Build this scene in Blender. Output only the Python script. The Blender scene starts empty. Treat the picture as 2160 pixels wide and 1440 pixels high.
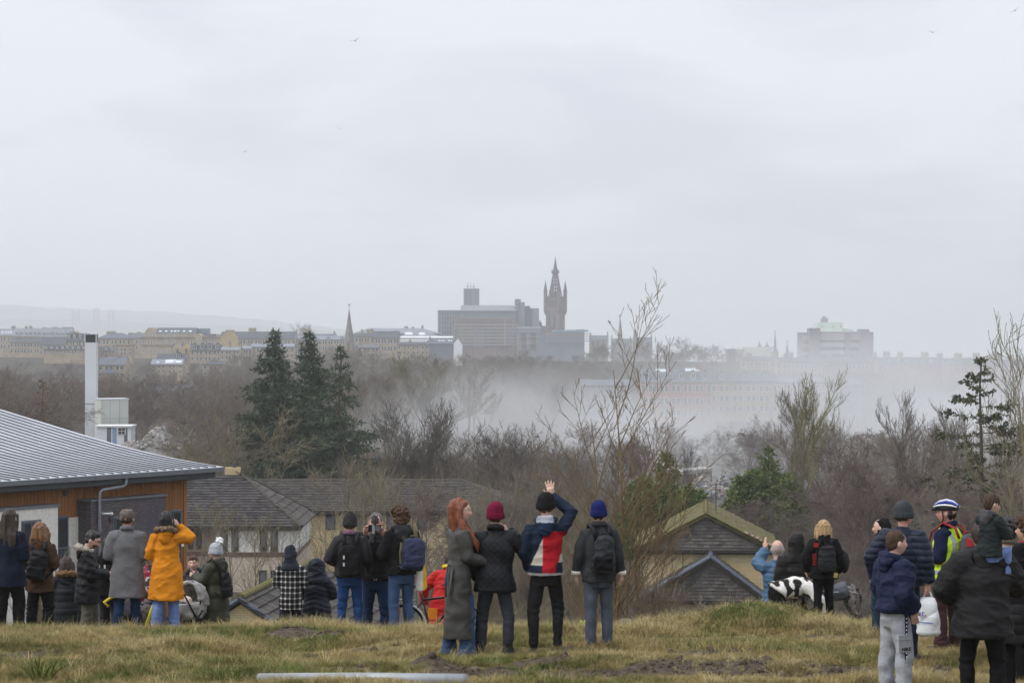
import bpy, bmesh, math, random
import numpy as np
from mathutils import Vector, Matrix, Euler

# ------------------------------------------------------------------ camera, sky, sun, exposure
SC = bpy.context.scene
COL = SC.collection
F, HY, CZ = 5100.0, 700.0, 3.7          # focal length and horizon in photo pixels (2160 wide); eye height in metres
cam = bpy.data.cameras.new("camera")
cam.lens = 85.0
cam.sensor_width = 36.0
cam.shift_y = -20.0 / 2160.0
cam.clip_start = 0.5
cam.clip_end = 40000.0
cam.dof.use_dof = True
cam.dof.focus_distance = 60.0
cam.dof.aperture_fstop = 13.0
camo = bpy.data.objects.new("camera", cam)
camo.location = (0, 0, CZ)
camo.rotation_euler = (math.radians(90), 0, 0)
COL.objects.link(camo)
SC.camera = camo

SUN_EL, SUN_AZ = math.radians(48), math.radians(250)
W = bpy.data.worlds.new("World")
SC.world = W
W.use_nodes = True
wn, wl = W.node_tree.nodes, W.node_tree.links
wn.clear()
w_out = wn.new("ShaderNodeOutputWorld")
w_bg = wn.new("ShaderNodeBackground")
w_sky = wn.new("ShaderNodeTexSky")
w_sky.sky_type = 'NISHITA'
w_sky.sun_disc = False
w_sky.sun_elevation = SUN_EL
w_sky.sun_rotation = SUN_AZ
w_sky.air_density = 1.0
w_sky.dust_density = 2.0
w_tc = wn.new("ShaderNodeTexCoord")
w_map = wn.new("ShaderNodeMapping")
w_map.inputs["Scale"].default_value = (1.0, 1.0, 3.2)
w_n1 = wn.new("ShaderNodeTexNoise")
w_n1.inputs["Scale"].default_value = 6.5
w_n1.inputs["Detail"].default_value = 6.0
w_n1.inputs["Roughness"].default_value = 0.52
w_n1.inputs["Distortion"].default_value = 0.35
w_n2 = wn.new("ShaderNodeTexNoise")
w_n2.inputs["Scale"].default_value = 2.1
w_n2.inputs["Detail"].default_value = 3.0
w_add = wn.new("ShaderNodeMath"); w_add.operation = 'ADD'
w_rmp = wn.new("ShaderNodeValToRGB")
w_rmp.color_ramp.elements[0].position = 0.80
w_rmp.color_ramp.elements[0].color = (5.2, 5.45, 6.05, 1)
w_rmp.color_ramp.elements[1].position = 1.18
w_rmp.color_ramp.elements[1].color = (6.05, 6.25, 6.7, 1)
w_mix = wn.new("ShaderNodeMix"); w_mix.data_type = 'RGBA'
w_mix.inputs["Factor"].default_value = 0.93          # thick cloud over the clear sky
wl.new(w_tc.outputs["Generated"], w_map.inputs["Vector"])
wl.new(w_map.outputs["Vector"], w_n1.inputs["Vector"])
wl.new(w_map.outputs["Vector"], w_n2.inputs["Vector"])
wl.new(w_n1.outputs["Fac"], w_add.inputs[0])
wl.new(w_n2.outputs["Fac"], w_add.inputs[1])
wl.new(w_add.outputs[0], w_rmp.inputs["Fac"])
wl.new(w_sky.outputs["Color"], w_mix.inputs["A"])
wl.new(w_rmp.outputs["Color"], w_mix.inputs["B"])
# an overcast sky is brightest overhead
w_sep = wn.new("ShaderNodeSeparateXYZ")
w_el = wn.new("ShaderNodeMapRange")
w_el.inputs["From Min"].default_value = 0.0; w_el.inputs["From Max"].default_value = 1.0
w_el.inputs["To Min"].default_value = 1.0; w_el.inputs["To Max"].default_value = 1.9
w_sc = wn.new("ShaderNodeVectorMath"); w_sc.operation = 'SCALE'
wl.new(w_tc.outputs["Generated"], w_sep.inputs[0])
wl.new(w_sep.outputs["Z"], w_el.inputs["Value"])
wl.new(w_mix.outputs["Result"], w_sc.inputs[0])
wl.new(w_el.outputs["Result"], w_sc.inputs["Scale"])
wl.new(w_sc.outputs["Vector"], w_bg.inputs["Color"])
w_bg.inputs["Strength"].default_value = 0.1
wl.new(w_bg.outputs["Background"], w_out.inputs["Surface"])

sun_d = bpy.data.lights.new("sun", 'SUN')
sun_d.energy = 1.4
sun_d.angle = math.radians(25)
sun_d.color = (1.0, 0.97, 0.93)
sun_o = bpy.data.objects.new("sun", sun_d)
COL.objects.link(sun_o)
# the sun stands behind the cloud, to the left and behind the camera
sdir = Vector((math.cos(SUN_EL) * math.sin(SUN_AZ), math.cos(SUN_EL) * math.cos(SUN_AZ), math.sin(SUN_EL)))
sun_o.rotation_euler = sdir.to_track_quat('Z', 'Y').to_euler()

SC.view_settings.view_transform = 'Standard'
SC.view_settings.look = 'None'
SC.view_settings.gamma = 1.0
SC.view_settings.exposure = 0.4
SC.view_settings.use_curve_mapping = False
SC.render.engine = 'CYCLES'
SC.cycles.use_denoising = True
SC.cycles.max_bounces = 6
SC.cycles.diffuse_bounces = 3
SC.cycles.transparent_max_bounces = 12
SC.cycles.volume_bounces = 4
SC.cycles.volume_step_rate = 1.0
SC.cycles.volume_max_steps = 256
SC.cycles.use_adaptive_sampling = True
SC.cycles.adaptive_threshold = 0.02

# ------------------------------------------------------------------ helpers
R = math.radians
rnd = random.Random(7)
nrg = np.random.RandomState(5)

def at(px, py, Y):
    """the point at depth Y that the photo shows at pixel (px, py)"""
    return Vector(((px - 1080.0) / F * Y, Y, CZ - (py - HY) / F * Y))

def zat(py, Y):
    return CZ - (py - HY) / F * Y

def tag(o, label=None, cat=None, group=None, kind=None):
    if label: o["label"] = label
    if cat: o["category"] = cat
    if group: o["group"] = group
    if kind: o["kind"] = kind
    return o

def empty(name, loc=(0, 0, 0), rz=0.0, sc=1.0):
    o = bpy.data.objects.new(name, None)
    o.empty_display_size = 0.2
    o.location = loc
    o.rotation_euler = (0, 0, rz)
    o.scale = (sc, sc, sc)
    COL.objects.link(o)
    return o

def obj(name, me, mat=None, parent=None, loc=None, rot=None, sc=None):
    o = bpy.data.objects.new(name, me)
    if mat is not None and me is not None:
        if len(me.materials) == 0:
            me.materials.append(mat)
    if parent is not None: o.parent = parent
    if loc is not None: o.location = loc
    if rot is not None: o.rotation_euler = rot
    if sc is not None: o.scale = sc if hasattr(sc, '__len__') else (sc, sc, sc)
    COL.objects.link(o)
    return o

class MB:
    """collects polygons of one mesh"""
    def __init__(s):
        s.v, s.f = [], []
    def add(s, vs, fs):
        b = len(s.v)
        s.v.extend([tuple(p) for p in vs])
        s.f.extend([tuple(i + b for i in f) for f in fs])
        return s
    def box(s, x0, x1, y0, y1, z0, z1, M=None):
        vs = [(x0, y0, z0), (x1, y0, z0), (x1, y1, z0), (x0, y1, z0), (x0, y0, z1), (x1, y0, z1), (x1, y1, z1), (x0, y1, z1)]
        if M is not None: vs = [M @ Vector(p) for p in vs]
        return s.add(vs, [(0, 3, 2, 1), (4, 5, 6, 7), (0, 1, 5, 4), (1, 2, 6, 5), (2, 3, 7, 6), (3, 0, 4, 7)])
    def prism(s, poly, d):
        """polygon (list of points) pushed along vector d"""
        n = len(poly); d = Vector(d)
        vs = [Vector(p) for p in poly] + [Vector(p) + d for p in poly]
        fs = [tuple(range(n))[::-1], tuple(range(n, 2 * n))] + [(i, (i + 1) % n, n + (i + 1) % n, n + i) for i in range(n)]
        return s.add(vs, fs)
    def tube(s, pts, rad, n=8, cap=True, sq=None):
        """round tube through pts with radii; sq = (side scale, other scale)"""
        pts = [Vector(p) for p in pts]
        if not hasattr(rad, '__len__'): rad = [rad] * len(pts)
        vs, fs = [], []
        up = None
        for i, p in enumerate(pts):
            t = (pts[min(i + 1, len(pts) - 1)] - pts[max(i - 1, 0)])
            if t.length < 1e-9: t = Vector((0, 0, 1))
            t.normalize()
            if up is None:
                a = Vector((1, 0, 0)) if abs(t.x) < 0.8 else Vector((0, 1, 0))
            else:
                a = up
            b = t.cross(a).normalized(); a = b.cross(t).normalized(); up = a
            ra, rb = (rad[i], rad[i]) if sq is None else (rad[i] * sq[0], rad[i] * sq[1])
            for k in range(n):
                th = 2 * math.pi * k / n
                vs.append(p + a * math.cos(th) * ra + b * math.sin(th) * rb)
        m = len(pts)
        for i in range(m - 1):
            for k in range(n):
                k2 = (k + 1) % n
                fs.append((i * n + k, i * n + k2, (i + 1) * n + k2, (i + 1) * n + k))
        if cap:
            fs.append(tuple(range(n))[::-1]); fs.append(tuple((m - 1) * n + k for k in range(n)))
        return s.add(vs, fs)
    def ball(s, c, r, nu=14, nv=9, M=None):
        """ellipsoid; M = 3x3 rotation"""
        c = Vector(c)
        if not hasattr(r, '__len__'): r = (r, r, r)
        vs, fs = [Vector((0, 0, -r[2]))], []
        for j in range(1, nv):
            ph = -math.pi / 2 + math.pi * j / nv
            for i in range(nu):
                th = 2 * math.pi * i / nu
                vs.append(Vector((r[0] * math.cos(ph) * math.cos(th), r[1] * math.cos(ph) * math.sin(th), r[2] * math.sin(ph))))
        vs.append(Vector((0, 0, r[2])))
        for i in range(nu):
            fs.append((0, 1 + (i + 1) % nu, 1 + i))
        for j in range(nv - 2):
            for i in range(nu):
                a, b = 1 + j * nu + i, 1 + j * nu + (i + 1) % nu
                fs.append((a, b, b + nu, a + nu))
        l = len(vs) - 1
        for i in range(nu):
            fs.append((l, 1 + (nv - 2) * nu + i, 1 + (nv - 2) * nu + (i + 1) % nu))
        if M is not None: vs = [M @ p for p in vs]
        return s.add([p + c for p in vs], fs)
    def loft(s, rings, n=20, pw=2.0):
        """rings: (centre, rx, ry[, tilt about x]) closed loft of (super)ellipses"""
        vs, fs = [], []
        for r in rings:
            c = Vector(r[0]); rx, ry = r[1], r[2]; tl = r[3] if len(r) > 3 else 0.0
            for k in range(n):
                th = 2 * math.pi * k / n
                ct, st = math.cos(th), math.sin(th)
                x = rx * math.copysign(abs(ct) ** (2 / pw), ct); y = ry * math.copysign(abs(st) ** (2 / pw), st)
                vs.append(c + Vector((x, y * math.cos(tl), y * math.sin(tl))))
        m = len(rings)
        for i in range(m - 1):
            for k in range(n):
                k2 = (k + 1) % n
                fs.append((i * n + k, i * n + k2, (i + 1) * n + k2, (i + 1) * n + k))
        fs.append(tuple(range(n))[::-1]); fs.append(tuple((m - 1) * n + k for k in range(n)))
        return s.add(vs, fs)
    def mesh(s, name, smooth=False):
        me = bpy.data.meshes.new(name)
        me.from_pydata(s.v, [], s.f)
        if smooth: me.shade_smooth()
        me.update()
        return me
    def build(s, name, mat=None, parent=None, smooth=False, **k):
        return obj(name, s.mesh(name, smooth), mat, parent, **k)

def fast_mesh(name, v, f, smooth=False):
    """mesh from numpy arrays of vertices and equal-sided faces"""
    me = bpy.data.meshes.new(name)
    v = np.asarray(v, dtype=np.float32); f = np.asarray(f, dtype=np.int32)
    me.vertices.add(len(v)); me.vertices.foreach_set("co", v.ravel())
    k = f.shape[1]
    me.loops.add(f.size); me.loops.foreach_set("vertex_index", f.ravel())
    me.polygons.add(len(f))
    me.polygons.foreach_set("loop_start", np.arange(0, f.size, k, dtype=np.int32))
    me.update(calc_edges=True)
    if smooth: me.shade_smooth()
    return me

# ------------------------------------------------------------------ materials
MATS = {}
def mat_base(name, rough=0.8, spec=0.3):
    m = bpy.data.materials.new(name)
    m.use_nodes = True
    nt = m.node_tree
    b = nt.nodes["Principled BSDF"]
    b.inputs["Roughness"].default_value = rough
    b.inputs["Specular IOR Level"].default_value = spec
    return m, nt, b

def mat(name, rgb, rough=0.8, spec=0.3, var=0.15, scale=4.0, bump=0.0, bscale=None, detail=4.0, metal=0.0, stretch=None, rgb2=None, coord="Object"):
    """noise-mottled material; rgb2 = the second colour (else a darker tone of rgb)"""
    if name in MATS: return MATS[name]
    m, nt, b = mat_base(name, rough, spec)
    N, L = nt.nodes, nt.links
    tc = N.new("ShaderNodeTexCoord")
    vec = tc.outputs[coord]
    if stretch:
        mp = N.new("ShaderNodeMapping"); mp.inputs["Scale"].default_value = stretch
        L.new(vec, mp.inputs["Vector"]); vec = mp.outputs["Vector"]
    no = N.new("ShaderNodeTexNoise"); no.inputs["Scale"].default_value = scale; no.inputs["Detail"].default_value = detail
    L.new(vec, no.inputs["Vector"])
    cr = N.new("ShaderNodeValToRGB")
    cr.color_ramp.elements[0].position = 0.32; cr.color_ramp.elements[1].position = 0.68
    c2 = rgb2 if rgb2 else tuple(c * (1 - var) for c in rgb)
    c1 = rgb if rgb2 else tuple(min(1, c * (1 + var)) for c in rgb)
    cr.color_ramp.elements[0].color = (*c2, 1); cr.color_ramp.elements[1].color = (*c1, 1)
    L.new(no.outputs["Fac"], cr.inputs["Fac"])
    L.new(cr.outputs["Color"], b.inputs["Base Color"])
    b.inputs["Metallic"].default_value = metal
    if bump:
        n2 = N.new("ShaderNodeTexNoise"); n2.inputs["Scale"].default_value = bscale or scale * 6; n2.inputs["Detail"].default_value = 5
        L.new(vec, n2.inputs["Vector"])
        bp = N.new("ShaderNodeBump"); bp.inputs["Strength"].default_value = bump; bp.inputs["Distance"].default_value = 0.02
        L.new(n2.outputs["Fac"], bp.inputs["Height"]); L.new(bp.outputs["Normal"], b.inputs["Normal"])
    MATS[name] = m
    return m

def glass(name="window glass", rgb=(0.03, 0.035, 0.04), rough=0.08):
    if name in MATS: return MATS[name]
    m, nt, b = mat_base(name, rough, 0.6)
    b.inputs["Base Color"].default_value = (*rgb, 1)
    MATS[name] = m
    return m

def brick(name, c1, c2, mortar, sc=1.0, bw=0.225, bh=0.075, rough=0.9):
    """courses of brick on vertical walls (u = x+y run, v = z)"""
    if name in MATS: return MATS[name]
    m, nt, b = mat_base(name, rough, 0.2)
    N, L = nt.nodes, nt.links
    tc = N.new("ShaderNodeTexCoord"); sp = N.new("ShaderNodeSeparateXYZ"); ad = N.new("ShaderNodeMath"); cb = N.new("ShaderNodeCombineXYZ")
    L.new(tc.outputs["Object"], sp.inputs[0]); L.new(sp.outputs["X"], ad.inputs[0]); L.new(sp.outputs["Y"], ad.inputs[1])
    L.new(ad.outputs[0], cb.inputs["X"]); L.new(sp.outputs["Z"], cb.inputs["Y"])
    br = N.new("ShaderNodeTexBrick")
    br.inputs["Color1"].default_value = (*c1, 1); br.inputs["Color2"].default_value = (*c2, 1); br.inputs["Mortar"].default_value = (*mortar, 1)
    br.inputs["Scale"].default_value = sc; br.inputs["Brick Width"].default_value = bw; br.inputs["Row Height"].default_value = bh
    br.inputs["Mortar Size"].default_value = 0.012; br.inputs["Bias"].default_value = -0.1
    L.new(cb.outputs[0], br.inputs["Vector"])
    no = N.new("ShaderNodeTexNoise"); no.inputs["Scale"].default_value = 1.3; no.inputs["Detail"].default_value = 5
    L.new(tc.outputs["Object"], no.inputs["Vector"])
    mx = N.new("ShaderNodeMix"); mx.data_type = 'RGBA'; mx.blend_type = 'MULTIPLY'; mx.inputs["Factor"].default_value = 0.35
    L.new(br.outputs["Color"], mx.inputs["A"]); L.new(no.outputs["Color"], mx.inputs["B"])
    hs = N.new("ShaderNodeHueSaturation"); hs.inputs["Saturation"].default_value = 0.95; hs.inputs["Value"].default_value = 1.2
    L.new(mx.outputs["Result"], hs.inputs["Color"]); L.new(hs.outputs["Color"], b.inputs["Base Color"])
    bp = N.new("ShaderNodeBump"); bp.inputs["Strength"].default_value = 0.5; bp.inputs["Distance"].default_value = 0.01; bp.invert = True
    L.new(br.outputs["Fac"], bp.inputs["Height"]); L.new(bp.outputs["Normal"], b.inputs["Normal"])
    MATS[name] = m
    return m

# ------------------------------------------------------------------ the lie of the land
PROF = [(-80, 1.8), (10, 1.2), (18, 0.35), (22, 0.08), (28.6, -0.05), (34.4, -0.58), (37.1, -0.89), (39, -1.45), (43, -3.0), (50, -4.2), (70, -6.4), (90, -8.2), (135, -13.6), (200, -14.6), (420, -15.0), (700, -18.5),
        (900, -16), (1100, -12.5), (1250, -11), (1400, -13), (1700, -20), (2350, -36), (2700, -50), (4200, -105), (40000, -118)]
PY_ = np.array([p[0] for p in PROF], float); PZ_ = np.array([p[1] for p in PROF], float)
_ph = nrg.uniform(0, 6.28, (14,)); _dr = nrg.uniform(0, 6.28, (14,)); _fq = np.geomspace(0.35, 5.5, 14)
def terr(x, y):
    x = np.asarray(x, float); y = np.asarray(y, float)
    z = (np.interp(y - 0.6, PY_, PZ_) + np.interp(y + 0.6, PY_, PZ_) + np.interp(y, PY_, PZ_)) / 3
    near = np.clip((60 - y) / 15, 0, 1)
    for k in range(14):
        z = z + near * 0.028 / (_fq[k] ** 0.75) * np.sin(_fq[k] * (x * np.cos(_dr[k]) + y * np.sin(_dr[k])) + _ph[k])
    # the grassy mound and the smaller heaps
    for (mx, my, r, h) in MOUNDS:
        z = z + h * np.exp(-(((x - mx) / r) ** 2 + ((y - my) / (r * 0.9)) ** 2) ** 1.4)
    # the far ridge runs a little higher on the left
    z = z + np.clip((y - 500) / 700, 0, 1) * np.clip(-x / 300, -0.5, 1.0) * 2.0
    z = z - np.clip((y - 450) / 150, 0, 1) * np.clip((1250 - y) / 200, 0, 1) * np.clip((x + 20) / 60, 0, 1) * 4.5
    return z
MOUNDS = [(3.25, 33.2, 0.95, 0.2), (0.62, 28.2, 0.42, 0.09), (-0.9, 26.6, 0.22, 0.14), (-0.5, 25.9, 0.3, 0.08), (-3.0, 33.0, 0.45, 0.14), (-2.4, 32.3, 0.3, 0.1), (-3.1, 26.5, 0.35, 0.1), (1.55, 35.2, 0.3, 0.2), (-1.7, 30.5, 0.35, 0.06),
          (-4.0, 29.5, 0.5, 0.07), (2.6, 26.4, 0.4, 0.06), (-5.2, 31.0, 0.6, 0.08), (4.6, 35.2, 1.1, -0.06), (2.7, 36.6, 2.3, -0.24), (3.25, 33.2, 0.9, 0.1)]
def terr1(x, y):
    return float(terr(np.array([x]), np.array([y]))[0])
# ------------------------------------------------------------------ ground sheet
def build_ground():
    ys = np.concatenate([np.linspace(-80, 12, 12), np.arange(14, 44, 0.13), np.arange(44, 70, 1.0), np.geomspace(70, 11500, 104)])
    us = np.concatenate([-np.geomspace(3, 0.29, 14), np.linspace(-0.27, 0.27, 230), np.geomspace(0.29, 3, 14)])
    Yg, Ug = np.meshgrid(ys, us, indexing='ij')
    Xg = np.maximum(Yg, 14.0) * Ug
    Zg = terr(Xg, Yg)
    nr, nc = Yg.shape
    idx = np.arange(nr * nc).reshape(nr, nc)
    f = np.stack([idx[:-1, :-1], idx[:-1, 1:], idx[1:, 1:], idx[1:, :-1]], -1).reshape(-1, 4)
    me = fast_mesh("ground", np.stack([Xg, Yg, Zg], -1).reshape(-1, 3), f, True)
    m, nt, b = mat_base("turf and soil", 0.95, 0.1)
    N, L = nt.nodes, nt.links
    tc = N.new("ShaderNodeTexCoord")
    def noise(sc, de=5, ro=0.6):
        n = N.new("ShaderNodeTexNoise"); n.inputs["Scale"].default_value = sc; n.inputs["Detail"].default_value = de; n.inputs["Roughness"].default_value = ro
        L.new(tc.outputs["Object"], n.inputs["Vector"]); return n.outputs["Fac"]
    def ramp(fac, p0, c0, p1, c1):
        r = N.new("ShaderNodeValToRGB"); r.color_ramp.elements[0].position = p0; r.color_ramp.elements[1].position = p1
        r.color_ramp.elements[0].color = (*c0, 1); r.color_ramp.elements[1].color = (*c1, 1)
        L.new(fac, r.inputs["Fac"]); return r.outputs["Color"]
    def mixc(f, a, bb):
        x = N.new("ShaderNodeMix"); x.data_type = 'RGBA'; L.new(f, x.inputs["Factor"]); L.new(a, x.inputs["A"]); L.new(bb, x.inputs["B"]); return x.outputs["Result"]
    straw = ramp(noise(9), 0.3, (0.13, 0.10, 0.04), 0.7, (0.27, 0.215, 0.095))
    soil = ramp(noise(14), 0.35, (0.045, 0.034, 0.025), 0.7, (0.13, 0.102, 0.076))
    green = ramp(noise(6), 0.3, (0.07, 0.08, 0.02), 0.7, (0.15, 0.15, 0.045))
    f1 = ramp(noise(0.9), 0.48, (0, 0, 0), 0.60, (1, 1, 1))
    f2 = ramp(noise(1.3, 6, 0.7), 0.50, (0, 0, 0), 0.56, (1, 1, 1))
    c = mixc(f1, straw, green)
    at_ = N.new("ShaderNodeAttribute"); at_.attribute_name = "bare"
    c = mixc(f2, c, soil)
    c = mixc(at_.outputs["Fac"], c, soil)
    scrubc = ramp(noise(0.05), 0.3, (0.05, 0.044, 0.034), 0.7, (0.075, 0.068, 0.05))
    sp_ = N.new("ShaderNodeSeparateXYZ"); L.new(tc.outputs["Object"], sp_.inputs[0]); fy = N.new("ShaderNodeMapRange"); fy.inputs["From Min"].default_value = 45; fy.inputs["From Max"].default_value = 75; L.new(sp_.outputs["Y"], fy.inputs["Value"])
    c = mixc(fy.outputs[0], c, scrubc)
    L.new(c, b.inputs["Base Color"])
    bp = N.new("ShaderNodeBump"); bp.inputs["Strength"].default_value = 0.7; bp.inputs["Distance"].default_value = 0.05
    L.new(noise(22, 8, 0.7), bp.inputs["Height"]); L.new(bp.outputs["Normal"], b.inputs["Normal"])
    me.materials.append(m)
    a = me.attributes.new("bare", 'FLOAT', 'POINT')
    a.data.foreach_set("value", bare(Xg, Yg).ravel().astype(np.float32))
    return tag(obj("ground", me), kind="structure")

def sines(x, y, seed, f0=0.6, f1=4.0, n=10):
    r = np.random.RandomState(seed); z = 0
    for k in range(n):
        f = r.uniform(f0, f1); a = r.uniform(0, 6.28); z = z + np.sin(f * (x * math.cos(a) + y * math.sin(a)) + r.uniform(0, 6.28))
    return z / math.sqrt(n)

# dug-over patches: (x, y, rx, ry)
BARE = [(1.1, 26.0, 3.0, 0.95), (3.6, 25.9, 1.6, 0.8), (0.62, 28.1, 0.6, 0.25), (-0.9, 26.6, 0.4, 0.3), (-0.3, 26.0, 0.9, 0.4), (-3.0, 32.8, 0.4, 0.25), (-2.4, 32.2, 0.5, 0.2), (2.3, 27.6, 0.9, 0.25), (-4.6, 29.0, 0.5, 0.2), (-1.75, 30.2, 0.3, 0.2), (-3.2, 28.2, 0.8, 0.18), (1.55, 35.2, 0.3, 0.3), (-2.2, 33.4, 0.6, 0.15), (-5.0, 33.8, .5, .2), (-3.6, 30.6, .5, .16), (-4.4, 27.2, .7, .2), (-2.0, 27.6, .5, .15), (0.2, 31.5, .4, .15), (2.0, 30.2, .5, .14), (-1.4, 34.0, .35, .14), (3.8, 28.9, .5, .15), (-5.6, 28.4, .4, .16), (1.2, 29.4, .5, .12), (-3.9, 32.2, .5, .15), (-5.8, 30.0, .5, .14), (-4.9, 35.0, .4, .12), (2.4, 28.6, .6, .14), (-0.6, 28.9, .4, .1), (4.3, 31.0, .5, .14), (0.3, 33.2, .4, .12), (-2.6, 29.2, .5, .13)]
def bare(x, y):
    b = np.zeros_like(np.asarray(x, float))
    w = sines(x, y, 3, 1.5, 9.0) * 0.35
    for (cx, cy, rx, ry) in BARE:
        d = np.sqrt(((x - cx) / rx) ** 2 + ((y - cy) / ry) ** 2) + w
        b = np.maximum(b, np.clip((1.05 - d) / 0.25, 0, 1))
    return b
build_ground()

# ------------------------------------------------------------------ far hills
def build_hills():
    # (pixel x, pixel y of the crest) read along the skyline
    def ridge(Y, pts, base_py, seed, mname, rgb):
        px = np.linspace(-700, 2900, 260)
        cr = np.interp(px, [p[0] for p in pts], [p[1] for p in pts])
        r = np.random.RandomState(seed)
        cr = cr + 0.9 * np.sin(px / 17 + r.rand() * 6) + 1.4 * np.sin(px / 53 + 1) + 0.5 * np.sin(px / 7.3)
        v, f = [], []
        prof = [(-900, 1.0), (-500, .62), (-200, .2), (0, 0), (250, .1), (900, 1.0)]
        for (dy, k) in prof:
            for i, p in enumerate(px):
                q = at(p, cr[i] + (base_py - cr[i]) * k, Y)
                v.append((q.x, Y + dy, q.z if k < 1 else -125))
        n = len(px)
        for j in range(len(prof) - 1):
            for i in range(n - 1):
                f.append((j * n + i, j * n + i + 1, (j + 1) * n + i + 1, (j + 1) * n + i))
        me = fast_mesh("hills", v, f, True)
        return tag(obj("hills", me, mat(mname, rgb, 0.95, 0.1, 0.3, 0.01)), kind="structure")
    ridge(9400, [(-700, 630), (0, 640), (100, 648), (220, 656), (330, 655), (440, 665), (560, 676), (700, 690), (900, 712), (1100, 745), (2900, 765)], 770, 1, "far hillside", (0.11, 0.125, 0.11))
    ridge(8000, [(-700, 668), (0, 672), (200, 676), (420, 684), (700, 697), (900, 718), (1100, 750), (2900, 768)], 775, 2, "nearer hillside", (0.10, 0.115, 0.10))
build_hills()

# ------------------------------------------------------------------ geometry-node scatter for what nobody could count
def scatter(name, pts, idx, rot, scl, sources, label, cat):
    me = bpy.data.meshes.new(name)
    n = len(pts)
    me.vertices.add(n); me.vertices.foreach_set("co", np.asarray(pts, np.float32).ravel())
    a = me.attributes.new("pick", 'INT', 'POINT'); a.data.foreach_set("value", np.asarray(idx, np.int32))
    a = me.attributes.new("turn", 'FLOAT_VECTOR', 'POINT'); a.data.foreach_set("vector", np.asarray(rot, np.float32).ravel())
    a = me.attributes.new("size", 'FLOAT_VECTOR', 'POINT'); a.data.foreach_set("vector", np.asarray(scl, np.float32).ravel())
    col = bpy.data.collections.new(name + "_sources")
    for i, (sm, smat) in enumerate(sources):
        if len(sm.materials) == 0: sm.materials.append(smat)
        o = bpy.data.objects.new("%s_source_%02d" % (name, i), sm); col.objects.link(o)
    ng = bpy.data.node_groups.new(name, 'GeometryNodeTree')
    ng.interface.new_socket("Geometry", in_out='INPUT', socket_type='NodeSocketGeometry')
    ng.interface.new_socket("Geometry", in_out='OUTPUT', socket_type='NodeSocketGeometry')
    N, L = ng.nodes, ng.links
    gi, go = N.new("NodeGroupInput"), N.new("NodeGroupOutput")
    ci = N.new("GeometryNodeCollectionInfo"); ci.inputs["Collection"].default_value = col
    ci.inputs["Separate Children"].default_value = True; ci.inputs["Reset Children"].default_value = True
    ip = N.new("GeometryNodeInstanceOnPoints"); ip.inputs["Pick Instance"].default_value = True
    def att(nm, ty):
        q = N.new("GeometryNodeInputNamedAttribute"); q.data_type = ty; q.inputs["Name"].default_value = nm; return q.outputs["Attribute"]
    L.new(gi.outputs[0], ip.inputs["Points"]); L.new(ci.outputs[0], ip.inputs["Instance"])
    L.new(att("pick", 'INT'), ip.inputs["Instance Index"]); L.new(att("turn", 'FLOAT_VECTOR'), ip.inputs["Rotation"]); L.new(att("size", 'FLOAT_VECTOR'), ip.inputs["Scale"])
    L.new(ip.outputs[0], go.inputs[0])
    o = obj(name, me)
    md = o.modifiers.new("scatter", 'NODES'); md.node_group = ng
    return tag(o, label, cat, kind="stuff")

# ------------------------------------------------------------------ grass
def tuft(seed, n, h, spread, wid, lean, curve=0.5):
    r = np.random.RandomState(seed); v, f = [], []
    for i in range(n):
        a, d = r.uniform(0, 6.28), spread * math.sqrt(r.rand())
        bx, by = d * math.cos(a), d * math.sin(a)
        az = r.uniform(0, 6.28); L_ = h * r.uniform(0.45, 1.15); ln = lean * r.uniform(0.3, 1.3)
        dx, dy = math.cos(az), math.sin(az); sx, sy = -dy, dx; w = wid * r.uniform(0.6, 1.3)
        b0 = len(v)
        for k, t in enumerate((0, 0.55, 1.0)):
            hz = L_ * (t - ln * curve * t * t * 0.6); o = L_ * ln * (t ** 1.7)
            ww = w * (1 - t * 0.85) / 2
            v += [(bx + dx * o - sx * ww, by + dy * o - sy * ww, hz), (bx + dx * o + sx * ww, by + dy * o + sy * ww, hz)]
        f += [(b0, b0 + 1, b0 + 3, b0 + 2), (b0 + 2, b0 + 3, b0 + 5, b0 + 4)]
    return fast_mesh("tuft", v, f)

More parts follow.
